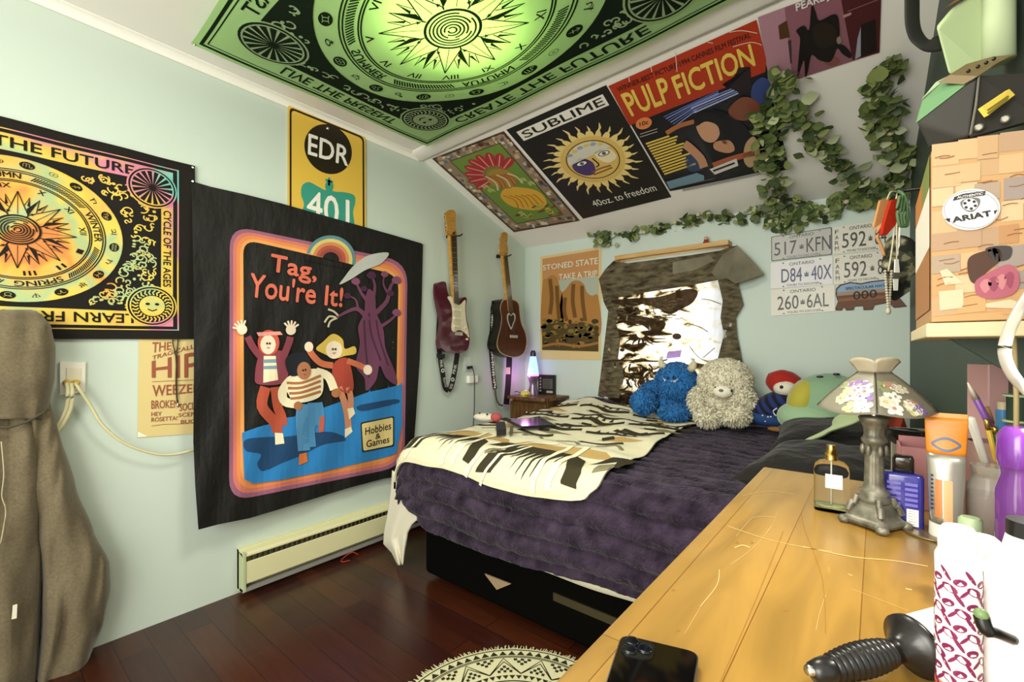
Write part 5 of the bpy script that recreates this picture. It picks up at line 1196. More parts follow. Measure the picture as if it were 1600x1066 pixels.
# big green squashy toy
yb = 2.52
t = plush('plush_toy', 'big round pale green soft toy with yellow patch, behind the small lamp', 'soft toy', FY(1280, 680, yb))
m_sg = mat('sea green velour', '7f9f80', .9, sheen=.4); m_yg = mat('mustard velour', 'a8a03c', .9, sheen=.4); m_lg = mat('pale green velour', '8fae8a', .9, sheen=.4)
for m in (m_sg, m_yg, m_lg): bump(m, 200, .2, .002)
b = MB(); gcn = FY(1295, 634, yb); b.ball(gcn, (.165, .15, .15), m_sg, 32, 20, None, .008, 9); b.build('body', t)
b = MB(); b.ball(FY(1258, 624, yb-.03), (.07, .11, .1), m_yg, 24, 16, Matrix.Rotation(.35, 3, 'Y')); b.build('cheek_patch', t)
b = MB(); b.ball(FY(1270, 656, yb-.05), (.145, .13, .085), m_lg, 26, 16, Matrix.Rotation(.12, 3, 'Y')); b.build('belly', t)
for u, v in ((1281, 589), (1307, 585)):
    b = MB(); b.ball(FY(u, v, yb-.06), (.014, .008, .006), mat('dark eye'), 10, 6); b.build('eye', t)
# teal toy in the far right corner and cushions
b = MB(); b.ball(V(-.02, 2.62, .80), (.11, .1, .13), mat('teal velour', '3f5f54', .9, sheen=.3), 24, 16, None, .006, 12); o = tag(b.build('plush_toy'), 'dark teal soft toy in the far right bed corner', 'soft toy')
for dx in (-.03, .02):
    b = MB(); b.ball(V(-.02+dx, 2.52, .86), .008, mat('dark eye'), 10, 6); b.build('eye', o)
m_bp = mat('black bedding', '14110f', .9, sheen=.1); bump(m_bp, 14, .5, .03)
def pillow(c, d, rz, m, label, tilt=0., seed=0):
    R_ = Matrix.Rotation(rz, 3, 'Z') @ Matrix.Rotation(tilt, 3, 'X'); b = MB(); c = Vector(c)
    def fn(s):
        def g(a, q):
            x = (a*2-1); y = (q*2-1); e = max(0, (1-abs(x)**3.2)*(1-abs(y)**3.2))**.5
            k = .94+.06*(x*x*y*y)
            p = V(x*d[0]/2*k, y*d[1]/2*k, s*d[2]/2*e+.012*noise.noise(V(x*2.5+seed, y*2.5, s)))
            return c+R_ @ p
        return g
    b.grid(fn(1), 24, 20, m); b.grid(fn(-1), 24, 20, m); return tag(b.build('pillow', clean=True), label, 'pillow')
pillow((-.13, 2.22, .755), (.42, .62, .17), .1, m_bp, 'black pillow at the bed head behind the glass perfume bottle', .0, 1)
pillow((-.11, 1.72, .74), (.42, .5, .15), -.12, m_bp, 'black pillow nearest the dresser, behind the metal lamp', .05, 4)
pillow((-.2, 2.82, .79), (.44, .2, .24), .0, mat('dark grey cushion', '3c3a32', .9), 'dark grey cushion behind the green soft toy', .0, 7)
m_pg = mat('pale green jersey', 'a3b487', .85, sheen=.2)
b = MB(); pth = spline([P(*p) for p in ((1228, 707, 1.72), (1240, 699, 1.70), (1262, 689, 1.66), (1290, 676, 1.62), (1312, 662, 1.6), (1345, 645, 1.62), (1400, 640, 1.7), (1440, 650, 1.75))], 6)
vs = []; n = len(pth)
for i, p in enumerate(pth):
    tn = (pth[min(i+1, n-1)]-pth[max(i-1, 0)]).normalized(); sd = tn.cross(V(0, 0, 1)).normalized(); wd = .022+.02*min(1, i/n*3)-.006*math.sin(i*.9)
    for k in range(10):
        a = k*2*math.pi/10; vs.append(p+sd*math.cos(a)*wd+V(0, 0, math.sin(a)*.011))
b.add(vs, [(i*10+k, i*10+(k+1) % 10, (i+1)*10+(k+1) % 10, (i+1)*10+k) for i in range(n-1) for k in range(10)]+[tuple(range(9, -1, -1)), tuple(range((n-1)*10, n*10))], m_pg, True)
tag(b.build('shirt'), 'pale green shirt sleeve lying across the black pillows', 'shirt')
b = MB(); b.prism([P(*p) for p in ((1378, 650, 1.66), (1412, 652, 1.6), (1420, 676, 1.6), (1402, 684, 1.58), (1390, 672, 1.6))], (0, .1, -.05), mat('rust cloth', '7a2a14', .9)); tag(b.build('folded_cloth', bevel=.008), 'rust red folded cloth behind the lamp column', 'cloth')
# ---------------------------------------------------------------- ivy garlands
m_lf = [mat('ivy leaf', '5f7040', .5, spec=.3), mat('ivy leaf dark', '435430', .5, spec=.3), mat('ivy leaf olive', '7a854e', .5, spec=.3), mat('ivy leaf underside', 'a2ab84', .6)]
m_st = mat('ivy stem', '3e4628', .6)
def WS(u, v, off):
    p = BW(u, v, off)
    return SL(u, v, off) if p.z > slope_z(p.x, p.y)-off else p
def garland(path, n, spread, label, seed, gap=None, size=.026, bud=True):
    rnd = random.Random(seed); pts = spline([WS(u, v, .022) for u, v in path], 12)
    t = thing('ivy_garland', label, 'garland', pts[0], 'artificial ivy garlands')
    b = MB(); b.tube(pts, .0025, m_st, 6); b.build('stem', t)
    b = MB()
    for i in range(n):
        f = rnd.random()
        if gap: f = f+.06*math.sin(f*gap)*.9
        f = min(max(f, 0), .999)*(len(pts)-1); k = int(f); p = pts[k].lerp(pts[min(k+1, len(pts)-1)], f-k)
        nrm = NS if p.z > 1.95 else NY
        ax = (pts[min(k+1, len(pts)-1)]-pts[max(k-1, 0)]).normalized(); sd = ax.cross(nrm).normalized()
        c = p+sd*rnd.gauss(0, spread)+ax*rnd.uniform(-.02, .02)+nrm*abs(rnd.gauss(.012, .014))
        nn = (nrm+V(rnd.gauss(0, .55), rnd.gauss(0, .55), rnd.gauss(0, .55))).normalized(); d = nn.cross(V(rnd.gauss(0, 1), rnd.gauss(0, 1), rnd.gauss(0, 1))).normalized(); e = nn.cross(d); s = size*rnd.uniform(.7, 1.35)
        out = [(-1, 0), (-.55, .62), (.05, .82), (.6, .5), (1.1, 0), (.6, -.5), (.05, -.82), (-.55, -.62)]
        vs = [c+d*x*s+e*y*s+nn*(s*.25*abs(y)) for x, y in out]+[c-d*s+nn*0]
        b.add([c]+vs[:8], [(0, 1+j, 1+(j+1) % 8) for j in range(8)], rnd.choice(m_lf[:3] if rnd.random() < .85 else m_lf[3:]), True)
    b.build('foliage', t)
    if bud:
        b = MB()
        for i in range(max(2, n//40)):
            p = rnd.choice(pts); b.ball(p+NY*.03, (.014, .012, .012), mat('cream bud', 'c2b692', .8), 8, 6)
        b.build('buds', t)
garland([(920, 366), (948, 376), (975, 362), (1002, 366), (1030, 356), (1062, 348), (1088, 338), (1120, 336), (1150, 338), (1180, 332), (1200, 322)], 190, .03, 'ivy garland running level above the window', 3, 38, .024)
garland([(1228, 112), (1208, 145), (1202, 185), (1206, 225), (1200, 265), (1212, 300), (1222, 335), (1232, 348)], 230, .035, 'ivy strand hanging over the right edge of the red-topped film poster', 4)
garland([(1232, 165), (1252, 188), (1278, 216), (1300, 242), (1326, 270), (1352, 290), (1385, 292)], 170, .032, 'ivy strand slanting across the bare slope', 5)
garland([(1398, 92), (1370, 125), (1382, 165), (1376, 190), (1396, 220), (1408, 250), (1400, 285), (1412, 318)], 220, .03, 'ivy strand hanging near the right wall, furthest right', 6)
garland([(1205, 348), (1240, 350), (1272, 332), (1300, 322), (1330, 316), (1352, 306), (1385, 300)], 150, .03, 'ivy strand sagging just above the number plates', 7, 30)
c = BW(1103, 384, .05); b = MB(); c.z += .0
t = thing('figurine', 'tiny red and white doll standing on the window valance', 'ornament', c)
b = MB(); b.lathe(c, [(.014, .002), (.018, .015), (.012, .035)], mat('doll red', '8a2f28', .6), 14); b.build('body', t)
b = MB(); b.ball(c+V(0, 0, .045), .013, mat('doll pale', 'c8a08a', .6), 14, 10); b.build('head', t)
# ---------------------------------------------------------------- round rug
rc = V(-.80, .99, 0); RR = .405
m_rug = mat('cream cotton rug', 'd2cfa8', .95, spec=.05); m_rd = mat('olive black rug print', '2f3022', .95, spec=.05); bump(m_rug, 300, .3, .002)
pr = Print(lambda a, b_, o: rc+V(a, b_, .010+o)); Print.STEP = .0006
pr.ellipse((0, 0), RR, RR, m_rug, 0, 96)
for r, w_ in ((.985, .012), (.90, .010), (.885, .008), (.60, .012), (.56, .008), (.3, .02), (.26, .01)): pr.ring((0, 0), RR*r, RR*r, RR*w_, m_rd, 1, 90)
def pol(r, a): return (RR*r*math.cos(a), RR*r*math.sin(a))
for k in range(72):
    a = k*2*math.pi/72; h = math.pi/72
    pr.poly([pol(.91, a-h*.9), pol(.91, a+h*.9), pol(.965, a)], m_rd, 1); pr.poly([pol(.66, a-h*.9), pol(.66, a+h*.9), pol(.615, a)], m_rd, 1)
for k in range(16):
    a = k*2*math.pi/16; h = math.pi/16
    for o in (0, .022): pr.stroke([pol(.68, a-h), pol(.87-o*2, a), pol(.68, a+h)], RR*.012, m_rd, 1)
    for s, ca in ((1, a), (-1, a+h)):
        r0 = .735 if s == 1 else .825
        for i, j in ((-1, 0), (1, 0), (0, 1), (0, -1), (-2, -1), (2, -1)):
            rr, aa = r0+j*.028*s, ca+i*.036; pr.poly([pol(rr-.014, aa-.018), pol(rr-.014, aa+.018), pol(rr+.014, aa+.018), pol(rr+.014, aa-.018)], m_rd, 1)
for k in range(24):
    a = k*2*math.pi/24; pr.poly([pol(.33, a), pol(.42, a-.08), pol(.53, a), pol(.42, a+.08)], m_rd, 1)
t = thing('rug', 'round cream rug with dark woven zigzag rings and fringe on the floor', 'rug', rc)
pr.build('pile', t, thick=.008)
b = MB(); rnd = random.Random(5)
for k in range(420):
    a = k*2*math.pi/420+rnd.uniform(-.005, .005); ln = rnd.uniform(.02, .036); d = rnd.uniform(-.25, .25)
    p = rc+V(RR*.99*math.cos(a), RR*.99*math.sin(a), .006); q = p+V(math.cos(a+d), math.sin(a+d), 0)*ln; q.z = .003; s = V(-math.sin(a), math.cos(a), 0)*.0022
    b.add([p-s, p+s, q+s*.6, q-s*.6, p-s+V(0, 0, .003), p+s+V(0, 0, .003)], [(0, 1, 2, 3), (4, 5, 2, 3)], m_rug)
b.build('fringe', t)
# ---------------------------------------------------------------- dresser beside the camera
m_hon = mat('honey pine', 'c98f3a', .3, spec=.5, coat=.2)
pn = N(m_hon, 'ShaderNodeTexBrick'); L(m_hon, coords(m_hon, (1, 1, 1), (0, 0, math.pi/2)), pn.inputs['Vector'])
for k, v in (('Scale', 1.), ('Mortar Size', .0006), ('Brick Width', 3.), ('Row Height', .088)): pn.inputs[k].default_value = v
pn.inputs['Color1'].default_value = lin('93702e'); pn.inputs['Color2'].default_value = lin('a9823c'); pn.inputs['Mortar'].default_value = lin('7a5018')
gn = N(m_hon, 'ShaderNodeTexNoise', Scale=2.2, Detail=6.); gn.inputs['Distortion'].default_value = 1.2; L(m_hon, coords(m_hon, (7, 1.2, 7)), gn.inputs['Vector'])
gm = N(m_hon, 'ShaderNodeMix', data_type='RGBA', blend_type='OVERLAY'); gm.inputs[0].default_value = .55
L(m_hon, pn.outputs[0], gm.inputs[6]); L(m_hon, gn.outputs[0], gm.inputs[7]); L(m_hon, gm.outputs[2], BS(m_hon).inputs['Base Color'])
DX0, DX1, DY0, DY1 = -.212, .186, -.42, 1.222
t = thing('dresser', 'honey-coloured wooden dresser with scratched top in the right foreground', 'dresser', ((DX0+DX1)/2, .4, 0))
b = MB(); b.box(((DX0+DX1)/2, (DY0+DY1)/2, DTOP-.012), (DX1-DX0, DY1-DY0, .024), m_hon); tp_ = b.build('top_board', t, bevel=.004)
b = MB(); b.box(((DX0+DX1)/2+.012, (DY0+DY1)/2, (DTOP-.024+.05)/2), (DX1-DX0-.03, DY1-DY0-.03, DTOP-.024-.05), m_hon); b.build('carcass', t)
for j in range(2):
    for k in range(3):
        cy = DY0+.05+(DY1-DY0-.1)*(j+.5)/2; cz = .19+k*.245; dy = (DY1-DY0-.12)/2
        b = MB(); b.box((DX0+.008, cy, cz), (.018, dy-.02, .225), m_hon); d = b.build('drawer', t, bevel=.004)
        for s in (-1, 1):
            b = MB(); b.lathe((DX0, cy+s*dy*.25, cz), [(.008, 0), (.006, .012), (.016, .02), (.012, .03)], mat('brass knob', 'a88444', .3, 1.), 14, V(-1, 0, 0).to_track_quat('Z', 'Y').to_matrix()); b.build('knob', d)
b = MB(); b.box(((DX0+DX1)/2+.012, (DY0+DY1)/2, .025), (DX1-DX0-.06, DY1-DY0-.06, .05), m_hon); b.build('plinth', t)
pr = Print(lambda u, v, o: DT(u, v, .0004+o*.4)); m_scr = mat('pale scratch', 'd8b878', .6); m_gr2 = mat('dark board seam', 'a0702a', .6)
for p, w_ in (([(1137, 822), (1196, 842), (1255, 855), (1300, 862)], 1.6), ([(1255, 854), (1330, 870), (1395, 876), (1450, 885)], 2.2), ([(1124, 890), (1120, 915), (1094, 948)], 2.6), ([(1094, 950), (1085, 965), (1070, 990)], 1.2), ([(1205, 822), (1190, 842), (1170, 862), (1142, 882)], 1.2), ([(1150, 838), (1165, 820), (1180, 808), (1212, 808)], 1.1), ([(1215, 800), (1206, 822), (1196, 835)], 1.), ([(1148, 856), (1160, 852), (1172, 856)], 3), ([(1275, 985), (1280, 960), (1290, 930)], 1.4), ([(1415, 920), (1425, 922)], 3), ([(1325, 897), (1332, 900)], 2), ([(1395, 800), (1420, 805)], 2), ([(1160, 775), (1200, 768), (1240, 772)], 1), ([(1330, 920), (1420, 955)], .8)):
    pr.stroke(p, w_*.5, m_scr, 0, smooth=4)
for p in ([(1224, 830), (1200, 890), (1165, 975), (1125, 1066)], [(1252, 800), (1258, 830), (1285, 905), (1290, 990)]): pr.stroke(p, .9, m_gr2, 0, smooth=4)
for p in ((1152, 848), (1052, 922), (1060, 985), (1228, 953), (1175, 848)): pr.ellipse(p, 3, 1.5, m_gr2, 0, 10)
pr.build('scratches', t, thick=0)
# phone
q = [DT(*p) for p in ((971, 1006), (1093, 1036), (1074, 1160), (935, 1120))]; z0 = DTOP+.0006
def rq3(q, r, z): return [V(x, y, z) for x, y in rquad([(p.x, p.y) for p in q], r)]
t = thing('phone', 'black phone lying face down on the dresser edge at the bottom of the frame', 'phone', (sum((p for p in q), V(0, 0, 0))/4).to_tuple()[:2]+(z0,))
b = MB(); b.prism(rq3(q, .011, z0), (0, 0, .0085), mat('phone rim', '8a8a88', .25, .9)); b.build('frame', t, bevel=.001)
ce = sum(q, V(0, 0, 0))/4; qi = [ce+(p-ce)*.965 for p in q]
b = MB(); b.prism(rq3(qi, .01, z0+.0086), (0, 0, .0008), mat('black phone glass', '080808', .06, spec=.7)); b.build('back_glass', t)
e1, e2 = (q[1]-q[0]), (q[3]-q[0])
cb = q[0]+e1*.24+e2*.17
b = MB(); b.prism(rq3([q[0]+e1*a+e2*c for a, c in ((.06, .05), (.46, .05), (.46, .32), (.06, .32))], .007, z0+.0094), (0, 0, .0012), mat('camera plate', '15140f', .25)); cp = b.build('camera_plate', t)
for a, c in ((.17, .12), (.35, .19), (.17, .25)):
    p = q[0]+e1*a+e2*c; b = MB(); b.lathe(V(p.x, p.y, z0+.0106), [(.0065, 0), (.0065, .0015), (.005, .0016)], mat('lens glass', '0c1018', .05), 18); b.build('lens', cp)
# lint roller
A_, B_ = DT(1268, 1053, .014), DT(1424, 1010, .026); ax = (B_-A_); ln = ax.length; Mx = ax.to_track_quat('Z', 'Y').to_matrix()
t = thing('lint_roller', 'lint roller with black ribbed handle and white roll lying on the dresser', 'lint roller', DT(1340, 1045))
m_rub = mat('black ribbed rubber', '1c1b1a', .28, spec=.5)
prof = [(.003, 0), (.008, .002), (.0095, .01)]
for k in range(12):
    z = .016+k*(ln*.62)/12; r = .0098+.0036*math.sin(k/11*math.pi*.85); prof += [(r, z), (r-.0012, z+ln*.62/12*.75), (r-.0012, z+ln*.62/12*.9)]
prof += [(.0085, ln*.78), (.011, ln*.88), (.019, ln*.97), (.0245, ln), (.0245, ln+.004), (.02, ln+.005)]
b = MB(); b.lathe(A_, prof, m_rub, 28, Mx); b.build('handle', t)
b = MB(); b.lathe(A_+ax.normalized()*(ln+.005), [(.0205, 0), (.022, .001), (.022, .1), (.012, .1)], mat('white paper roll', 'f0eee6', .6), 32, Mx); b.build('roll', t)
b = MB(); b.tube([A_-ax.normalized()*.004+V(0, 0, .004), A_+ax.normalized()*.006], .004, m_chr, 10); b.build('hanging_ring', t)
# patterned slim can
c = DT(1497, 1094); t = thing('spray_can', 'slim white can with magenta leaf pattern in the lower right', 'can', c)
m_pat = mat('white lacquer', 'f2eeea', .3); m_mag = mat('magenta leaf', '7c2350', .4); m_or = mat('orange band', 'd8824a', .4)
b = MB(); b.lathe(c, [(.0135, 0), (.014, .002), (.014, .016)], m_or, 28); b.lathe(c, [(.014, .016), (.014, .115), (.012, .12)], m_pat, 28); bd = b.build('body', t)
b = MB()
for k in range(6):
    for j in range(6):
        a0 = k*2*math.pi/6+(j % 2)*.5; z = .01+j*.0178
        for (da, dz, la, lz, tw) in ((0, 0, .0042, .003, .2), (.45, .005, .0062, .0014, -1.), (.62, -.006, .0054, .0031, -.5), (.2, -.008, .0046, .0012, .9)):
            pts = []
            for i in range(12):
                w_ = i*math.pi/6; x = la*math.cos(w_); y = lz*math.sin(w_)
                xx = x*math.cos(tw)-y*math.sin(tw); yy = x*math.sin(tw)+y*math.cos(tw); an = a0+da+xx/.0141
                pts.append(c+V(.01425*math.cos(an), .01425*math.sin(an), z+dz+yy))
            b.poly(pts, m_mag)
b.build('leaf_pattern', bd)
b = MB(); b.lathe(c, [(.012, .12), (.0125, .134), (.009, .139)], m_pat, 24); b.build('cap', t)
# white pump bottle with black trigger
c = DT(1612, 1110); t = thing('spray_bottle', 'big white bottle with black trigger, cut off at the right edge', 'bottle', c)
b = MB(); b.lathe(c, [(.031, 0), (.034, .004), (.034, .085), (.03, .105), (.016, .125), (.014, .135)], mat('white bottle plastic', 'f6f0ee', .35), 32, sy=.8); b.build('body', t)
b = MB(); n_ = FX(1545, 975, c.x-.03); b.lathe(c+V(0, 0, .135), [(.014, 0), (.014, .012)], m_blkp, 20); b.build('collar', t); b = MB(); b.tube(spline([P(1533, 962, .318), P(1541, 984, .315), P(1558, 990, .315), P(1582, 1000, .32)], 4), [.0045]*6+[.0035]*7, m_blkp, 10); b.build('trigger', t)
b = MB(); b.ball(P(1533, 960, .317), (.0042, .004, .004), mat('green nub', '6f8a58', .4), 12, 8); b.build('nozzle', t)
# perfume bottle
m_glass = mat('clear glass', 'fafcfa', .02, spec=.5, trans=1.); BS(m_glass).inputs['IOR'].default_value = 1.13
m_gold = mat('gold collar', 'c9a658', .22, 1.)
c = DT(1299, 798); t = thing('perfume_bottle', 'clear glass perfume bottle with gold sprayer on the dresser', 'bottle', c)
def slab_loft(c, rows, m, seg=28, pw=.45, rz=0.):
    b = MB(); R_ = Matrix.Rotation(rz, 3, 'Z'); vs = []
    for hw, hd, z in rows:
        for k in range(seg):
            a = 2*math.pi*k/seg; x = hw*math.copysign(abs(math.cos(a))**pw, math.cos(a)); y = hd*math.copysign(abs(math.sin(a))**pw, math.sin(a)); vs.append(c+R_ @ V(x, y, z))
    n = len(rows); return b.add(vs, [(j*seg+k, j*seg+(k+1) % seg, (j+1)*seg+(k+1) % seg, (j+1)*seg+k) for j in range(n-1) for k in range(seg)]+[tuple(range(seg-1, -1, -1)), tuple(range((n-1)*seg, n*seg))], m, True)
RZ = _yaw-.65
b = slab_loft(c, [(.024, .014, 0), (.0255, .0155, .003), (.0255, .0155, .072), (.024, .0145, .08), (.018, .011, .086), (.008, .008, .089)], m_glass, rz=RZ); b.build('bottle', t)
b = slab_loft(c, [(.0225, .0125, .006), (.0225, .0125, .0125)], mat('pale perfume', 'd8d8a0', .05, trans=.8), rz=RZ); b.build('perfume', t)
b = MB(); R_ = Matrix.Rotation(RZ, 3, 'Z'); b.box(c+R_ @ V(.004, .0168, .055)-R_ @ V(0, .0335, 0)*1, (.024, .0006, .024), mat('bottle label', 'e8e8e0', .6), R_); b.build('label', t)
b = MB(); b.tube([c+V(0, 0, .012), c+V(0, 0, .088)], .0012, mat('clear tube', 'd8d8cc', .3), 6); b.build('dip_tube', t)
b = MB(); b.lathe(c, [(.0092, .089), (.0095, .1), (.007, .101), (.007, .113), (.0065, .115)], m_gold, 22); b.build('sprayer', t)
# pewter candlestick lamp with painted panel shade
m_pew = mat('pewter', '77746a', .5, .55); noisy(m_pew, '56544a', '8a8778', 60, 4, .3, .7)
c = DT(1366, 822); t = thing('table_lamp', 'small pewter column lamp with floral four-panel glass shade on the dresser', 'lamp', c)
b = MB(); R_ = Matrix.Rotation(_yaw+.35, 3, 'Z')
def sq(h, z, w=1.): return [c+R_ @ V(x*h*w, y*h, z) for x, y in rquad([(-1, -1), (1, -1), (1, 1), (-1, 1)], .35, 4)]
lay = [(.029, .004), (.0315, .009), (.03, .013), (.027, .016), (.024, .023), (.019, .032), (.016, .04)]
vs = []; 
for h, z in lay: vs += sq(h, z)
n = len(vs)//len(lay)
b.add(vs, [(j*n+k, j*n+(k+1) % n, (j+1)*n+(k+1) % n, (j+1)*n+k) for j in range(len(lay)-1) for k in range(n)]+[tuple(range(n-1, -1, -1)), tuple(range((len(lay)-1)*n, len(lay)*n))], m_pew)
for sx in (-1, 1):
    for sy in (-1, 1):
        p = c+R_ @ V(sx*.028, sy*.028, .006); b.ball(p, (.009, .009, .007), m_pew, 12, 8)
        b.tube(spline([c+R_ @ V(sx*.024, sy*.024, .022), c+R_ @ V(sx*.021, sy*.021, .034), c+R_ @ V(sx*.018, sy*.018, .036), c+R_ @ V(sx*.016, sy*.016, .048)], 4), .005, m_pew, 8)
b.build('base', t, bevel=.001)
b = MB(); vs = []; prof = [(.02, .04), (.022, .046), (.017, .05), (.021, .056), (.015, .06), (.0135, .066)]+[(.0132-.0012*i/6, .07+.06*i/6) for i in range(7)]+[(.0155, .133), (.0175, .138), (.0145, .143), (.0135, .148), (.014, .156), (.019, .168), (.021, .173), (.018, .176)]
seg = 40
for r, z in prof:
    for k in range(seg):
        a = 2*math.pi*k/seg; fl = 1-.09*abs(math.sin(a*6)) if .066 < z < .13 or .144 < z < .168 else 1
        vs.append(c+V(r*fl*math.cos(a), r*fl*math.sin(a), z))
b.add(vs, [(j*seg+k, j*seg+(k+1) % seg, (j+1)*seg+(k+1) % seg, (j+1)*seg+k) for j in range(len(prof)-1) for k in range(seg)]+[tuple(range((len(prof)-1)*seg, len(prof)*seg))], m_pew, True)
for k in range(6):
    a = k*math.pi/3; b.ball(c+V(.0145*math.cos(a), .0145*math.sin(a), .122), (.004, .004, .009), m_pew, 8, 6)
b.build('column', t)
b = MB(); b.lathe(c, [(.006, .176), (.006, .2)], m_chr, 12); b.build('bulb_holder', t)
fa = math.atan2(-c.y, -c.x)+.04            # a corner of the shade faces the camera
m_sgl = mat('milk glass shade', 'a19c8a', .35, spec=.4, transl=.35); m_sed = mat('dark came', '4a4438', .4, .6)
def cor(k, r): a = fa+k*math.pi/2; return V(r*math.cos(a), r*math.sin(a), 0)
zt_, zb_, rt_, rb_ = .245, .187, .02, .075
b = MB()
def panel(k):
    def fn(a, q):
        r = rt_+(rb_-rt_)*(q**1.05); p = cor(k, r).lerp(cor(k+1, r), a); out = (cor(k, 1)+cor(k+1, 1)).normalized()
        bulge = math.sin(a*math.pi); p += out*(.012*bulge*q)
        return c+p+V(0, 0, zt_+(zb_-zt_)*q+.004*q*(1-q)*4-.006*q*bulge)
    return fn
sh = None
for k in range(4):
    b.grid(panel(k), 12, 10, m_sgl)
sh = b.build('lamp_shade', t, solid=.0015, clean=True)
b = MB()
for k in range(4): b.tube([panel(k)(0, q/8)+V(0, 0, .0012) for q in range(9)], .0011, m_sed, 6)
b.build('came', sh)
b = MB()
for k in range(4):
    def crown(a, q, k=k):
        r = .02+.012*q**1.2; p = cor(k, r).lerp(cor(k+1, r), a); out = (cor(k, 1)+cor(k+1, 1)).normalized(); return c+p+out*.006*math.sin(a*math.pi)*q+V(0, 0, zt_+.024*q*(.72+.28*math.sin(a*math.pi)**.5))
    b.grid(crown, 10, 5, mat('pale crown glass', 'cdc3aa', .35, transl=.3))
b.build('shade_crown', sh, solid=.0015)
FLW = [mat('petal white', 'f0ece4', .5), mat('petal white', 'f0ece4', .5), mat('petal cream', 'dcd6c0', .5), mat('petal lilac', '8468a8', .5), mat('petal rose', 'c08a7c', .5), mat('petal yellow', 'd4cc8a', .5), mat('leaf sage', '8f9870', .5)]
rnd = random.Random(9)
for k in range(4):
    fn = panel(k); b = MB()
    def onp(a, q, lf): 
        p = fn(a, q); nn = (fn(min(a+.02, 1), q)-fn(a-.02, q)).cross(fn(a, q+.02)-fn(a, q-.02)).normalized()
        if nn.dot(p-c-V(0, 0, .2)) < 0: nn = -nn
        return p+nn*(.0011+lf*.00025)
    for i in range(18):
        q0 = rnd.uniform(.36, .9); a0 = (rnd.uniform(.1, .7) if k % 2 == 0 else rnd.uniform(.3, .9)); m0 = rnd.choice(FLW); sz = rnd.uniform(.08, .13); npet = 5
        for j in range(npet):
            an = j*2*math.pi/npet+i; pts = []
            for h in range(8):
                w_ = h*math.pi/4; x = sz*(.75+.55*math.cos(w_)); y = sz*.45*math.sin(w_); xa = x*math.cos(an)-y*math.sin(an); ya = x*math.sin(an)+y*math.cos(an)
                pts.append(onp(min(max(a0+xa/max(.35, q0)*.8, .03), .97), min(max(q0+ya, .12), .97), 1+i % 4))
            b.poly(pts, m0)
        pts = [onp(min(max(a0+sz*.28*math.cos(h*math.pi/3), .03), .97), q0+sz*.28*math.sin(h*math.pi/3), 6) for h in range(6)]; b.poly(pts, rnd.choice(FLW[1:]))
    b.build('painted_flowers', sh)
# blue bottle with black cap
c = DT(1411, 822); t = thing('cologne_bottle', 'violet-blue flat bottle with black cap beside the pewter lamp', 'bottle', c)
m_vb = mat('violet blue glass', '37348c', .15, coat=.5); RZ = _yaw-.7; R_ = Matrix.Rotation(RZ, 3, 'Z')
b = slab_loft(c, [(.023, .011, 0), (.025, .0125, .003), (.025, .0125, .08), (.0235, .0115, .085), (.01, .008, .086)], m_vb, pw=.4, rz=RZ); b.build('bottle', t)
b = slab_loft(c, [(.0135, .009, .086), (.0135, .009, .108), (.0115, .0075, .113)], mat('smoky cap', '22201c', .12, coat=.6), pw=.5, rz=RZ); b.build('cap', t)
b = MB(); f = lambda x, z: c+R_ @ V(x, -.0129, z)
b.poly([f(.004, .006), f(.018, .006), f(.018, .032), f(.004, .032)], mat('white plate'))
for k in range(6): b.poly([f(.006, .008+k*.004), f(.016, .008+k*.004), f(.016, .0095+k*.004), f(.006, .0095+k*.004)], mat('pale violet print', '6c68b8', .4))
for k in range(5):
    for j in (0, 1): b.poly([f(-.02+j*.022, .036+k*.008), f(-.003+j*.02, .036+k*.008), f(-.003+j*.02, .0405+k*.008), f(-.02+j*.022, .0405+k*.008)], mat('pale violet print'))
b.build('label', t)
# pink organiser with sunglasses and grey board
def up(u, v0, D): p = P(u, v0, D); return V(p.x, p.y, DTOP)
m_pk = mat('pink satin', 'c48a8c', .3, spec=.5); m_gyb = mat('grey card board', '8f8a78', .6)
a_, b2 = up(1408, 820, .80), up(1530, 820, .74); dv = (b2-a_); dn = V(-dv.y, dv.x, 0).normalized()
if dn.dot(FW) < 0: dn = -dn
t = thing('organiser', 'pink box organiser holding sunglasses behind the orange tube', 'organiser', a_.lerp(b2, .5))
hgt = (548-698)/700*.80+.28
def wallbox(p, q, th, h, m): b = MB(); n_ = Vector((-(q-p).y, (q-p).x, 0)).normalized()*th; b.prism([p, q, q+n_, p+n_], (0, 0, h), m); return b
wallbox(a_, b2, .003, hgt, m_pk).build('front_panel', t, bevel=.002); wallbox(a_+dn*.07, b2+dn*.07, .003, hgt+.01, m_pk).build('back_panel', t)
wallbox(a_, a_+dn*.07, .003, hgt, m_pk).build('side_panel', t); wallbox(b2, b2+dn*.07, .003, hgt, m_pk).build('side_panel', t)
b = MB(); b.prism([a_, b2, b2+dn*.07, a_+dn*.07], (0, 0, .003), m_pk); b.build('bottom', t)
s0 = P(1440, 683, .84); t = thing('sunglasses', 'dark sunglasses resting in the pink organiser', 'sunglasses', s0-V(0, 0, .02))
for k in (-1, 1):
    b = MB(); R_ = Matrix.Rotation(_yaw-.6, 3, 'Z'); pts = [s0+R_ @ V(k*.027+x, 0, z) for x, z in sp2([(-.022, .012), (.022, .013), (.024, -.004), (.008, -.018), (-.012, -.017), (-.024, -.002)], 4)]; b.prism(pts, R_ @ V(0, .003, 0), mat('smoked lens', '1a1a16', .08)); b.build('lens', t)
    b = MB(); b.tube([s0+R_ @ V(k*.05, 0, .01), s0+R_ @ V(k*.052, .05, .006)], .002, m_blkp); b.build('temple', t)
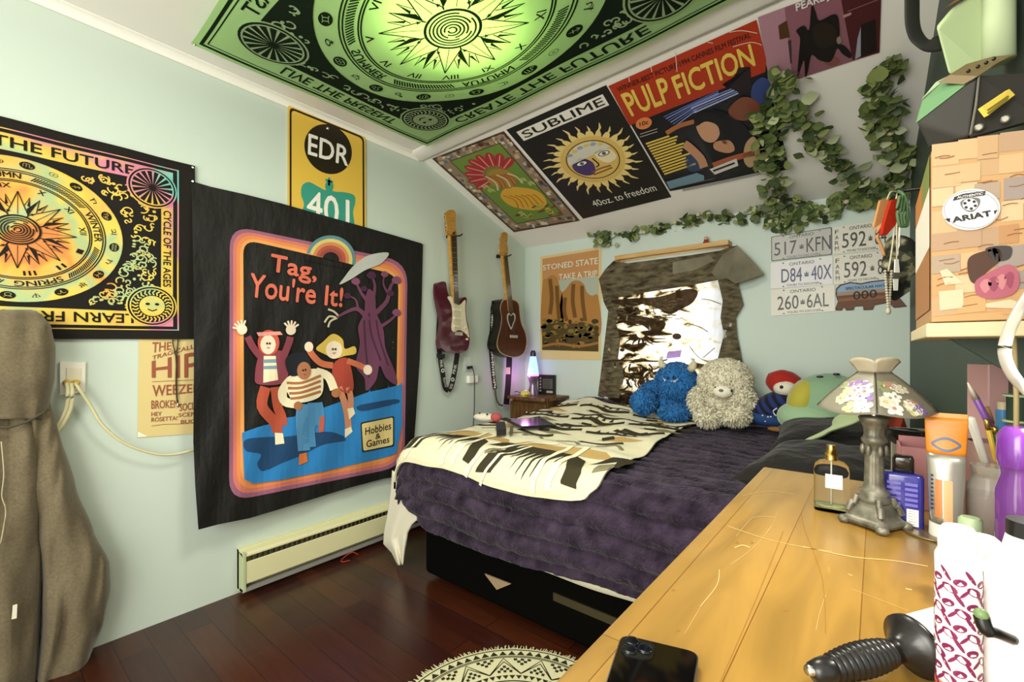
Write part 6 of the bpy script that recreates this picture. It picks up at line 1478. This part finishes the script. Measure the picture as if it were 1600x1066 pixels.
b = MB(); b.tube([s0+R_ @ V(-.05, 0, .011), s0+R_ @ V(0, -.002, .009), s0+R_ @ V(.05, 0, .011)], .0022, m_blkp); b.build('bridge', t)
g = [P(*p) for p in ((1394, 668, .88), (1462, 672, .86), (1462, 690, .86), (1412, 700, .87), (1406, 690, .87), (1402, 740, .88), (1394, 745, .88))]
t = thing('picture_frame', 'small grey card frame leaning behind the pink organiser', 'frame', V(g[0].x, g[0].y, DTOP))
fr0, fr1 = P(1394, 668, .9), P(1470, 673, .87)
for nme, p, q, h0, h1 in (('side', fr0, fr0.lerp(fr1, .1), 0, fr0.z-DTOP), ('side', fr0.lerp(fr1, .9), fr1, 0, fr0.z-DTOP), ('rail', fr0, fr1, fr0.z-DTOP-.012, fr0.z-DTOP)):
    b = MB(); b.prism([V(p.x, p.y, DTOP+h0), V(q.x, q.y, DTOP+h0), V(q.x, q.y, DTOP+h1), V(p.x, p.y, DTOP+h1)], FW*.006, m_gyb); b.build(nme, t)
b = MB(); b.prism([V(fr0.x, fr0.y, DTOP)+FW*.003, V(fr1.x, fr1.y, DTOP)+FW*.003, V(fr1.x, fr1.y, fr0.z-.006)+FW*.003, V(fr0.x, fr0.y, fr0.z-.006)+FW*.003], FW*.003, mat('dark backing', '2a2622', .7)); b.build('backing', t)
# round mirror tray
c = DT(1458, 836); b = MB(); b.lathe(c, [(.034, 0), (.036, .0015), (.036, .003), (.034, .0035)], mat('bronze mirror tray', '8a7a5c', .25, .5), 40); tag(b.build('tray'), 'small round bronze tray under the orange tube', 'tray')
# orange and silver tube standing on its cap
c = DT(1478, 838, .0037); t = thing('cream_tube', 'orange and silver squeeze tube standing on its white cap', 'tube', c)
R_ = Matrix.Rotation(_yaw-.75, 3, 'Z'); m_osl = mat('silver foil tube', 'b4b0a6', .25, .6); m_org = mat('orange print', 'd8842a', .35); m_org2 = mat('tan print', 'b8743a', .35)
def tubepart(z0, z1, m, n=8):
    b = MB(); vs = []; seg = 28
    for j in range(n+1):
        z = z0+(z1-z0)*j/n; k = min(1, max(0, (z-.02)/.15)); hw = .018+.0055*k; hd = .0175*(1-k)+.0012
        for i in range(seg): a = 2*math.pi*i/seg; vs.append(c+R_ @ V(hw*math.cos(a), hd*math.sin(a), z))
    return b.add(vs, [(j*seg+i, j*seg+(i+1) % seg, (j+1)*seg+(i+1) % seg, (j+1)*seg+i) for j in range(n) for i in range(seg)]+[tuple(range(seg-1, -1, -1)), tuple(range(n*seg, (n+1)*seg))], m, True)
b = MB(); b.lathe(c, [(.0185, 0), (.019, .002), (.0185, .02)], mat('white plate'), 28); b.build('cap', t)
tubepart(.02, .122, m_osl).build('lower_tube', t); tubepart(.122, .176, m_org).build('upper_tube', t); tubepart(.176, .183, mat('orange crimp', 'e0a060', .4)).build('crimp', t)
b = MB(); f = lambda x, z: c+R_ @ V(x, -(.0175*(1-min(1, max(0, (z-.02)/.15)))+.0012)*math.sqrt(max(.05, 1-(x/.021)**2))-.0006, z)
for x0, x1, z0, z1, m in ((-.012, -.004, .03, .085, m_org2), (-.003, .007, .026, .085, mat('pale tan print', 'c8a070', .35))):
    b.grid(lambda a, q: f(x0+(x1-x0)*a, z0+(z1-z0)*q), 4, 6, m)
for k in range(9): b.grid(lambda a, q: f(-.0165+.0025*a, .04+k*.006+.003*q), 1, 1, mat('navy print', '2a3458', .4))
for s in (1, -1): b.grid(lambda a, q, s=s: f(-.016+.032*a, .135+s*(.009*math.sin(a*math.pi))+.004*q), 12, 1, mat('steel blue print', '5a6884', .4))
b.build('print', t)
# jar, pen pot and pens
c = up(1546, 800, .655); t = thing('glass_jar', 'glass jar with brown contents in front of the pens', 'jar', c)
m_jar = mat('jar glass', 'd6d0c6', .08, spec=.6, trans=.75); BS(m_jar).inputs['IOR'].default_value = 1.2; b = MB(); b.lathe(c, [(.02, 0), (.0245, .003), (.025, .06), (.0245, .082), (.019, .094), (.0185, .1), (.0205, .101), (.0205, .112)], m_jar, 30); b.build('jar', t)
b = MB(); b.lathe(c, [(.018, .003), (.0228, .006), (.0228, .07)], mat('brown contents', '5a2c22', .6), 28); b.build('contents', t)
c = up(1550, 735, .735); t = thing('pen_pot', 'small dusky pink pot crowded with pens and brushes', 'pot', c); m_pot = mat('dusky pot', '8a6a62', .5)
hz = P(1550, 690, .735).z-DTOP; b = MB(); b.lathe(c, [(.026, 0), (.028, .003), (.03, hz), (.028, hz), (.026, .006)], m_pot, 28); b.build('pot', t)
def stick(name, label, cat, p0, p1, D0, D1, segs):
    a, e = P(*p1, D1), P(*p0, D0); d = e-a; a2 = a-d*max(0, (a.z-DTOP-.02))/max(.02, d.z) if a.z > DTOP+.03 else a
    full_ = e-a2; t = thing(name, label, cat, a2, 'pens and brushes in the pot'); fr = (a-a2).length/full_.length if full_.length else 0
    for nm, f0, f1, r0, r1, m in segs:
        g0 = f0 if f0 == 0 else fr+(1-fr)*f0; g1 = fr+(1-fr)*f1
        b = MB(); b.tube([a2+full_*g0, a2+full_*g1], [r0, r1], m, 12); b.build(nm, t)
m_pen = mat('violet pen', '7a4a9c', .3); m_wood = mat('brush handle', 'c09038', .4); m_fer = mat('ferrule gold', 'c8a850', .3, .8); m_ivo = mat('ivory tip', 'd8d0c0', .4)
stick('pen', 'violet pen with ivory tip, tallest in the pen pot', 'pen', (1512, 598), (1545, 662), .70, .715, [('barrel', 0, .62, .0045, .0045, m_pen), ('tip', .62, 1, .0045, .001, m_ivo)])
stick('nail_file', 'white tapered file leaning left in the pen pot', 'file', (1516, 654), (1540, 725), .69, .71, [('blade', 0, 1, .004, .0055, mat('white plate'))])
stick('paint_brush', 'tan paint brush with bristles up in the pen pot', 'brush', (1542, 636), (1560, 700), .72, .72, [('handle', 0, .6, .003, .003, m_wood), ('bristles', .6, 1, .004, .003, mat('bristle tan', 'a88050', .8))])
stick('paint_brush', 'yellow-handled brush beside the white file', 'brush', (1541, 656), (1553, 705), .70, .71, [('handle', 0, .7, .003, .0034, mat('yellow lacquer', 'd0ac3a', .3)), ('ferrule', .7, 1, .0036, .0034, m_fer)])
stick('paint_brush', 'green-handled brush leaning right in the pen pot', 'brush', (1554, 668), (1562, 712), .70, .71, [('handle', 0, .8, .003, .0034, mat('green lacquer', '2e5a48', .3)), ('ferrule', .8, 1, .0036, .0034, m_fer)])
c = up(1567, 675, .74); c.z = DTOP; t = thing('roller_bottle', 'slim blue bottle with cream cap beside the pens', 'bottle', c)
zt2 = P(1567, 640, .74).z-DTOP; b = MB(); b.lathe(c, [(.008, 0), (.0085, .002), (.0085, zt2)], mat('blue glass', '4c84b8', .2), 20); b.build('body', t)
b = MB(); b.lathe(c, [(.0065, zt2), (.0065, zt2+.012), (.005, zt2+.013)], mat('cream cap', 'c8bc98', .4), 18); b.build('cap', t)
p0 = up(1544, 650, .84); p1 = up(1592, 650, .82); b = MB(); b.prism([p0, p1, p1+FW*.04, p0+FW*.04], (0, 0, P(1544, 570, .84).z-DTOP), mat('pale pink carton', 'c49a98', .35)); tag(b.build('carton', bevel=.002), 'tall pale pink carton standing behind the pens', 'carton')
c = up(1592, 660, .66); t = thing('thread_spool', 'dark green spool with pale rims at the right edge', 'spool', c); z1, z2 = P(1592, 660, .66).z-DTOP, P(1592, 620, .66).z-DTOP
b = MB(); b.lathe(c, [(.012, 0), (.012, z1)], mat('spool stand', '5a5448', .6), 20); b.build('stand', t)
b = MB(); b.lathe(c, [(.013, z1), (.013, z2)], mat('dark green thread', '24382c', .7), 22); b.build('thread', t)
for z in (z1, z2):
    b = MB(); b.lathe(c, [(.017, z), (.017, z+.003)], mat('pale green rim', '9ab088', .4), 24); b.build('rim', t)
c = up(1592, 800, .53); t = thing('vase', 'translucent purple bottle at the right edge', 'bottle', c); zz = P(1592, 668, .53).z-DTOP
b = MB(); b.lathe(c, [(.017, 0), (.02, .004), (.02, zz*.6), (.015, zz*.7), (.016, zz*.75)], mat('purple clear plastic', '8a4aa8', .12, trans=.55), 28); b.build('body', t)
b = MB(); b.lathe(c, [(.017, zz*.75), (.019, zz*.8), (.018, zz*.95), (.012, zz)], mat('purple cap', '6a2f8c', .2, coat=.4), 26); b.build('cap', t)
for u, v, D, r, label, m in ((1508, 850, .5, .014, 'white jar lid on the dresser beside the patterned can', 'white plate'), (1535, 842, .48, .013, 'white jar lid nearer the purple bottle', 'white plate'), (1516, 812, .57, .011, 'pale green oval soap dish in front of the glass jar', 'pale green rim')):
    c = up(u, v, D); zt3 = max(.012, P(u, v, D).z-DTOP); b = MB(); b.lathe(c, [(r, 0), (r*1.05, .002), (r*1.05, zt3), (r*.8, zt3+.003)], MATS[m], 24); tag(b.build('jar'), label.replace('soap dish', 'pot').replace('jar lid', 'jar'), 'jar')
# desk lamp: white bent arm and a head beyond the frame that lights the dresser
t = thing('desk_lamp', 'white bent-arm desk lamp entering from the right edge', 'lamp', V(.15, .70, DTOP))
m_wl = mat('white enamel arm', 'b4b0a6', .3)
arm = [P(*p) for p in ((1612, 455, .5), (1590, 490, .5), (1574, 525, .5), (1570, 555, .5), (1582, 585, .5), (1606, 612, .5))]
foot = V(.17, .74, DTOP)
b = MB(); b.tube(spline(arm+[V(.155, .72, EYE-.08), V(.168, .735, EYE-.2), foot+V(0, 0, .01)], 6), .0055, m_wl, 12); b.build('arm', t)
b = MB(); b.lathe(foot, [(.045, 0), (.045, .008), (.02, .014)], m_wl, 28); b.build('base', t)
hd = arm[0]+V(.05, -.05, .03); b = MB(); b.tube(spline([arm[0], arm[0]+V(.02, -.02, .03), hd], 4), .0055, m_wl, 12)
Mh = (V(-.12, -.02, -1)).to_track_quat('Z', 'Y').to_matrix(); b.lathe(hd, [(.014, -.02), (.03, .0), (.05, .05)], m_wl, 24, Mh, cap=False); b.build('head', t, solid=.002)
b = MB(); b.ball(hd+Mh @ V(0, 0, .02), .018, mat('lit bulb', 'fff2dc', .4, emit='fff0d8', estr=20.), 16, 10); b.build('bulb', t)
light('desk_lamp_light', 'SPOT', hd+Mh @ V(0, 0, .055), 7., (1, .93, .84), .03, hd+V(-.05, -.05, -.5), spot=120)
m_strw = mat('pale cane', 'b09c70', .6); b = MB(); b.tube([P(1583, 497, .62), P(1588, 620, .62), V(*P(1588, 640, .62).to_tuple()[:2], DTOP+.001)], .003, m_strw, 8); tag(b.build('wooden_stick'), 'thin tan wooden stick standing upright by the lamp arm', 'stick')
# ---------------------------------------------------------------- shelf on the dark green wall with the boot box and caps
yf = .88; x0 = FY(1455, 300, yf).x; zb = EYE+.040; zt4 = EYE+.288; x1 = .192
m_crm = mat('cream plank', 'd8c8a0', .5)
t = thing('wall_shelf', 'cream plank shelf on the dark green wall carrying the boot box', 'shelf', V(.13, 1.0, zb-.02))
b = MB(); b.box(((x0-.006+x1)/2, (yf-.012+1.24)/2, zb-.011), (x1-x0+.006, 1.24-yf+.012, .02), m_crm); b.build('plank', t, bevel=.002)
b = MB(); b.prism([V(x1-.004, 1.0, zb-.021), V(x0+.03, 1.0, zb-.021), V(x1-.004, 1.0, zb-.1)], (0, .012, 0), m_green); b.build('bracket', t)
t = thing('boot_box', 'tan patchwork boot box with white oval sticker on the wall shelf', 'box', V(.13, 1.0, zb))
m_kr = mat('tan card', '9a8568'); b = MB(); b.box(((x0+x1)/2, (yf+1.2)/2, (zb+zt4)/2), (x1-x0, 1.2-yf, zt4-zb-.001), mat('box card', 'b58a5c', .55)); b.build('carton', t, bevel=.002)
PX = lambda u, v, o: FY(u, v, yf-.0012-o)
pr = Print(PX); Fz = lambda p: K(p, 1400, 200, 3.135); rnd = random.Random(13)
pr.poly([(1456, 230), (1640, 196), (1640, 497), (1456, 503)], paint('c49a68', .5), 0)
cols = ['b88c62', 'b4855a', 'c8a67c', 'a8947f', '988a82', 'c29664', 'd0b48c', 'b09072', 'a87a54', 'bc9a72', 'c89c68']
for i in range(5):
    for j in range(8):
        u = 1456+i*36+rnd.uniform(-6, 8)*(i > 0); v = 226+j*34+rnd.uniform(-3, 6)*(j > 0)-(u-1456)*.17*(1-j/8)
        w_, h = rnd.uniform(30, 48), rnd.uniform(24, 36); w_ = min(w_, 1636-u)
        if w_ > 4: pr.poly([(u, v), (u+w_, v-w_*.12), (u+w_, v+h-w_*.1), (u, v+h)], paint(rnd.choice(cols), .5), 1+(i+j) % 3)
for k in range(30):
    u, v = rnd.uniform(1460, 1600), rnd.uniform(240, 480); pr.stroke([(u, v), (u+12, v-2+rnd.uniform(-3, 3)), (u+24, v-4)], 1.2, paint('8a5a34', .5), 4, smooth=3)
pr.blob(Fz([(355, 640), (440, 600), (500, 590), (520, 640), (450, 700), (400, 760), (360, 740)]), paint('4a2c1c', .5), 5); pr.blob(Fz([(440, 590), (560, 580), (555, 640), (480, 650)]), paint('3c3834', .5), 5)
pr.blob(Fz([(385, 770), (400, 740), (450, 710), (510, 680), (560, 670), (600, 710), (600, 780), (560, 820), (470, 838), (400, 820)]), paint('a8586a', .5), 6)
for k in range(4): pr.blob(Fz([(410+k*40, 770-k*12), (440+k*40, 740-k*12), (470+k*36, 760-k*10), (440+k*40, 810-k*8)]), paint(('c07a80', '8f4058')[k % 2], .5), 7)
for p in ([(215, 700), (250, 690), (330, 760), (240, 770)], [(210, 800), (330, 790), (330, 880), (215, 895)], [(440, 860), (560, 840), (620, 860), (610, 885), (440, 880)]): pr.poly(Fz(p), paint('dcc0a0', .5), 4)
Cst = (1517.6, 327.5)
pr.ellipse(Cst, 45.5, 32, paint('eeece6', .35), 8, 44, -.12); pr.ring(Cst, 43, 29.5, 1., paint('8a8a86', .35), 9, 44)
S_ = paint('26262a', .35)
pr.poly(Fz([(285, 338), (330, 322), (440, 308), (436, 330), (330, 345), (278, 358)]), S_, 9); pr.text('AUTHENTIC', Fz([(300, 347), (425, 327), (425, 315), (300, 335)]), paint('eeece6', .35), 10, .02)
pr.blob(Fz([(318, 358), (362, 342), (408, 345), (410, 375), (385, 405), (362, 412), (338, 403), (318, 382)]), paint('6a6a6c', .35), 9, 3); pr.ellipse(Fz([(363, 375)])[0], 12, 9.5, paint('eeece6', .35), 10, 20)
for k in range(6):
    a = k*math.pi/3+.3; x, y = Fz([(363, 375)])[0]; pr.ellipse((x+8.5*math.cos(a), y+6.6*math.sin(a)), 2.8, 2.3, S_, 11, 8)
pr.text('ARIAT', Fz([(280, 463), (468, 430), (462, 404), (274, 438)]), S_, 10, .06)
pr.poly(Fz([(238, 446), (266, 441), (262, 464)]), S_, 9); pr.poly(Fz([(478, 406), (498, 400), (484, 426)]), S_, 9)
pr.build('printed_front', t, thick=.001)
b = MB(); xs = x0-.0012
def side(y0_, y1_, z0_, z1_, m): b.poly([V(xs, y0_, z0_), V(xs, y1_, z0_), V(xs, y1_, z1_), V(xs, y0_, z1_)], m)
dz = zt4-zb
side(yf+.01, 1.19, zb+.02, zb+.45*dz, mat('rust side print', 'a8703a', .5)); side(yf+.01, 1.19, zb+.45*dz, zb+.8*dz, mat('white side print', 'e8e2d4', .5)); side(yf+.01, 1.03, zb+.8*dz, zb+.99*dz, mat('olive side print', '7a8440', .5)); side(1.03, 1.19, zb+.8*dz, zb+.99*dz, mat('orange side print', 'b87434', .5))
b.build('printed_side', t)
def hull(name, pts, m, parent=None, bevel=.004, sub=0):
    me = bpy.data.meshes.new(name); bm = bmesh.new()
    for p in pts: bm.verts.new(p)
    r = bmesh.ops.convex_hull(bm, input=bm.verts); 
    loose = [v for v in bm.verts if not v.link_faces]; bmesh.ops.delete(bm, geom=loose, context='VERTS')
    bmesh.ops.recalc_face_normals(bm, faces=bm.faces)
    off = worldloc(parent) if parent is not None else pts[0]
    for v in bm.verts: v.co -= off
    bm.to_mesh(me); bm.free(); me.materials.append(m); o = bpy.data.objects.new(name, me); COL.objects.link(o)
    if parent is not None: o.parent = parent
    else: o.location = off
    if bevel:
        d = o.modifiers.new('bevel', 'BEVEL'); d.width = bevel; d.segments = 3; d.limit_method = 'ANGLE'; d.angle_limit = .3
    return o
t = thing('baseball_cap', 'black and green cap with yellow sticker lying on the boot box', 'cap', V(.12, .93, zt4))
m_ck = mat('charcoal twill', '26231f', .75); m_cg = mat('green mesh twill', '5f8a5c', .75); m_br = mat('brown snap strap', '6e5c38', .6)
cq = [(1433, 192, .72), (1452, 232, .70), (1514, 216, .62), (1625, 186, .58), (1640, 112, .60), (1528, 119, .645), (1484, 118, .74), (1440, 158, .75)]
A1, B1, C1, D1_, E1, F1, G1, H1 = [P(*p) for p in cq]; A2, B2, C2, D2_, E2, F2, G2, H2 = [P(u+8, v, D+.09) for u, v, D in cq]
hull('crown_front', [A1, B1, C1, F1, A2, B2, F2, C2], m_ck, t); hull('crown_side', [C1, D1_, E1, F1, C2, D2_, E2, F2], m_ck, t)
hull('crown_green', [A1+FW*.004, F1+FW*.004, G1, H1, A2, G2, H2], m_cg, t)
b = MB(); b.tube([C1-FW*.002+V(0, 0, .004), C1.lerp(F1, .5)-FW*.0035, F1-FW*.002], .0016, mat('seam tape', '6a665c', .7), 6); b.build('seam', t)
b = MB(); b.prism([P(*p) for p in ((1484, 117, .70), (1528, 119, .64), (1556, 100, .66), (1582, 86, .68), (1552, 88, .72), (1510, 100, .73))], FW*.02, m_br); sp_ = b.build('snap_strap', t, bevel=.001)
for u, v in ((1513, 111), (1528, 104), (1541, 98), (1553, 92)):
    b = MB(); b.ball(P(u, v, .672), .0026, m_blkp, 8, 6); b.build('snap_hole', sp_)
b = MB(); b.prism([P(*p) for p in ((1535, 167, .606), (1577, 139, .600), (1586, 148, .598), (1545, 180, .602))], FW*.006, mat('yellow sticker', 'd8c050', .5)); b.build('sticker', t)
b = MB()
for k in range(2):
    q = [(1543, 169), (1575, 147), (1577, 149), (1545, 171)]; b.prism([P(u, v+k*5+2, .5975) for u, v in q], FW*.001, mat('sticker print', '8a7a30', .5))
b.build('sticker_print', t)
for u, v, D in ((1477, 198, .675), (1530, 199, .612), (1571, 186, .594)):
    b = MB(); p = P(u, v, D); b.lathe(p, [(.005, 0), (.005, .003), (.003, .0035)], mat('eyelet', '8a887c', .4, .7) if u > 1500 else m_blkp, 14, (-ray(u, v)).to_track_quat('Z', 'Y').to_matrix()); b.build('eyelet', t)
hull('brim', [H1+V(0, 0, .004), P(1446, 150, .78), P(1462, 128, .8), P(1484, 117, .78), P(1452, 182, .78), H2], mat('pale brim', 'a4b494', .75), t, .002)
t = thing('tote_bag', 'pale green folded bag with black handle hanging above the cap', 'bag', P(1510, 110, .8))
m_pgb = mat('pale green canvas', 'a9ba8c', .8); 
hull('bag_body', [P(*p) for p in ((1463, 42, .8), (1486, 14, .8), (1545, -25, .78), (1542, 112, .78), (1483, 117, .8), (1463, 42, .86), (1486, 14, .88), (1545, -25, .88), (1542, 100, .86), (1486, 112, .86))], m_pgb, t, .006)
b = MB(); b.tube([P(1560, -30, .77), P(1560, 96, .77)], .021, mat('pale green roll', 'b4c29a', .7), 22); b.build('rolled_side', t)
b = MB(); b.prism([P(*p) for p in ((1478, 12, .79), (1500, -6, .79), (1545, -26, .775), (1500, 0, .785))], FW*.01, mat('brown lining', '6a4a28', .8)); b.build('lining', t)
pth = spline([P(*p) for p in ((1424, -40, .84), (1425, 0, .84), (1426, 38, .84), (1434, 60, .84), (1450, 70, .83), (1476, 66, .82))], 6); vs = []; n = len(pth); side_ = RT
b = MB()
for i, p in enumerate(pth):
    tn = (pth[min(i+1, n-1)]-pth[max(i-1, 0)]).normalized(); sd = tn.cross(FW).normalized()
    for k in range(8):
        a = k*math.pi/4; vs.append(p+sd*math.cos(a)*.0145+FW*math.sin(a)*.004)
b.add(vs, [(i*8+k, i*8+(k+1) % 8, (i+1)*8+(k+1) % 8, (i+1)*8+k) for i in range(n-1) for k in range(8)]+[tuple(range(7, -1, -1)), tuple(range((n-1)*8, n*8))], mat('black webbing', '191a14', .8), True); b.build('handle', t)
# ---------------------------------------------------------------- charms hanging from a peg on the green wall
Dc = 1.28; pg = P(1402, 300, Dc)
t = thing('wall_peg', 'dark peg on the green wall holding the bunch of charms', 'hook', pg)
xw = .128+(YB+.02-pg.y)*(.215-.128)/(YB+.02-.42)
b = MB(); b.tube([pg, V(xw, pg.y, pg.z-.004)], .005, m_blkp, 10); b.ball(pg, .009, m_blkp, 12, 8); b.build('peg', t)
def charm(name, label, cat, parts_):
    t = thing(name, label, cat, pg-V(0, 0, .1))
    for nm, px, D, th, m in parts_:
        b = MB(); b.prism([P(u, v, D) for u, v in px], FW*th, m); b.build(nm, t, bevel=.001)
    return t
m_tw = mat('pale wood tag', 'c08a54', .6); m_strg = mat('cream string', 'c4baa0', .8)
Cz = lambda p: K(p, 1320, 260, 4.1)
t = charm('wooden_tag', 'tan wooden tag in the bunch hanging beside the plates', 'charm', [('tag', Cz([(230, 215), (285, 200), (270, 290), (245, 355), (195, 395), (190, 380)]), 1.27, .008, m_tw)])
b = MB(); b.tube(spline([P(1386, 312, 1.27), P(1392, 300, 1.27), pg], 4), .002, m_strg); b.tube(spline([P(*p) for p in ((1376, 352, 1.265), (1370, 368, 1.265), (1376, 382, 1.265), (1382, 400, 1.265))], 4), .004, m_tw); b.build('string', t)
t = charm('red_ribbon', 'shiny red ribbon roll in the bunch of charms', 'charm', [('band', Cz([(300, 215), (340, 205), (345, 300), (330, 370), (270, 440), (242, 435), (255, 370)]), 1.25, .012, mat('red gloss', 'b02c18', .2))])
b = MB(); b.tube([P(1400, 313, 1.255), pg], .002, m_strg); b.build('string', t)
b = MB(); b.tube(spline([P(*p) for p in ((1406, 352, 1.245), (1404, 385, 1.245), (1402, 400, 1.245))], 3), [.0028]*7, mat('white plate')); b.build('tail', t)
t = thing('lanyard', 'green looped lanyard in the bunch of charms', 'charm', pg-V(0, 0, .1)); b = MB()
for k in range(3): b.tube(spline([P(1406+k*4, 306, 1.24+k*.006), P(1402+k*5, 330, 1.24), P(1406+k*4, 352, 1.24), P(1414+k*2, 350, 1.24), P(1418, 325, 1.245), P(1412, 304, 1.25), pg+V(0, 0, .002*k)], 5), .004, mat('green cord', '58784e', .5), 8)
b.build('loop', t)
t = thing('camouflage_cap', 'camouflage cap hanging low from the peg by the green wall', 'cap', P(1405, 480, 1.26)); m_camo = mat('camouflage cloth', '4a4a38', .9)
vn = N(m_camo, 'ShaderNodeTexNoise', Scale=26., Detail=2.); L(m_camo, coords(m_camo), vn.inputs['Vector']); cr_ = ramp(m_camo, vn.outputs[0], [(.4, '1c1c16'), (.48, '3a3c2a'), (.54, '6f6c54'), (.6, '9a967c')]); L(m_camo, cr_, BS(m_camo).inputs['Base Color'])
MATS['camouflage cloth'].node_tree.nodes['Color Ramp'].color_ramp.interpolation = 'CONSTANT'
b = MB(); b.ball(P(1405, 405, 1.27), (.04, .035, .07), m_camo, 24, 16, None, .012, 18); b.build('crown', t)
b = MB(); b.prism([P(u, v, 1.25) for u, v in ((1385, 430), (1424, 420), (1422, 455), (1400, 470), (1388, 462))], FW*.006, m_camo); b.build('brim', t, bevel=.003)
b = MB(); b.tube([P(1404, 385, 1.27), pg], .003, m_dkc); b.build('strap', t)
t = thing('beaded_string', 'two strands of pale beads hanging lowest from the peg', 'beads', P(1388, 488, 1.22))
for (u0, u1) in ((1383, 1388), (1393, 1389)):
    b = MB()
    for k in range(15): b.ball(P(u0+(u1-u0)*k/14, 424+k*4.2, 1.22), .0038, mat('bead ivory', 'b8b09a', .4), 8, 6)
    b.build('strand', t)
b = MB(); b.ball(P(1388, 487, 1.22), (.006, .006, .009), mat('bead ivory'), 10, 8); b.build('pendant', t)
b = MB(); b.tube(spline([P(1388, 424, 1.22), P(1395, 380, 1.24), pg], 4), .002, m_strg); b.build('string', t)
t = charm('paper_tag', 'white paper tag on a clip below the red ribbon', 'tag', [('tag', [(1396, 436), (1404, 436), (1403, 454), (1397, 454)], 1.215, .002, mat('white plate')), ('clip', [(1397, 426), (1406, 426), (1406, 436), (1396, 436)], 1.215, .004, mat('grey clip', '77756a', .4, .5)), ('band', [(1399, 405), (1404, 405), (1406, 426), (1398, 426)], 1.215, .003, mat('white plate'))])
b = MB(); b.tube([P(1401, 405, 1.216), pg], .0015, m_strg); b.build('string', t)
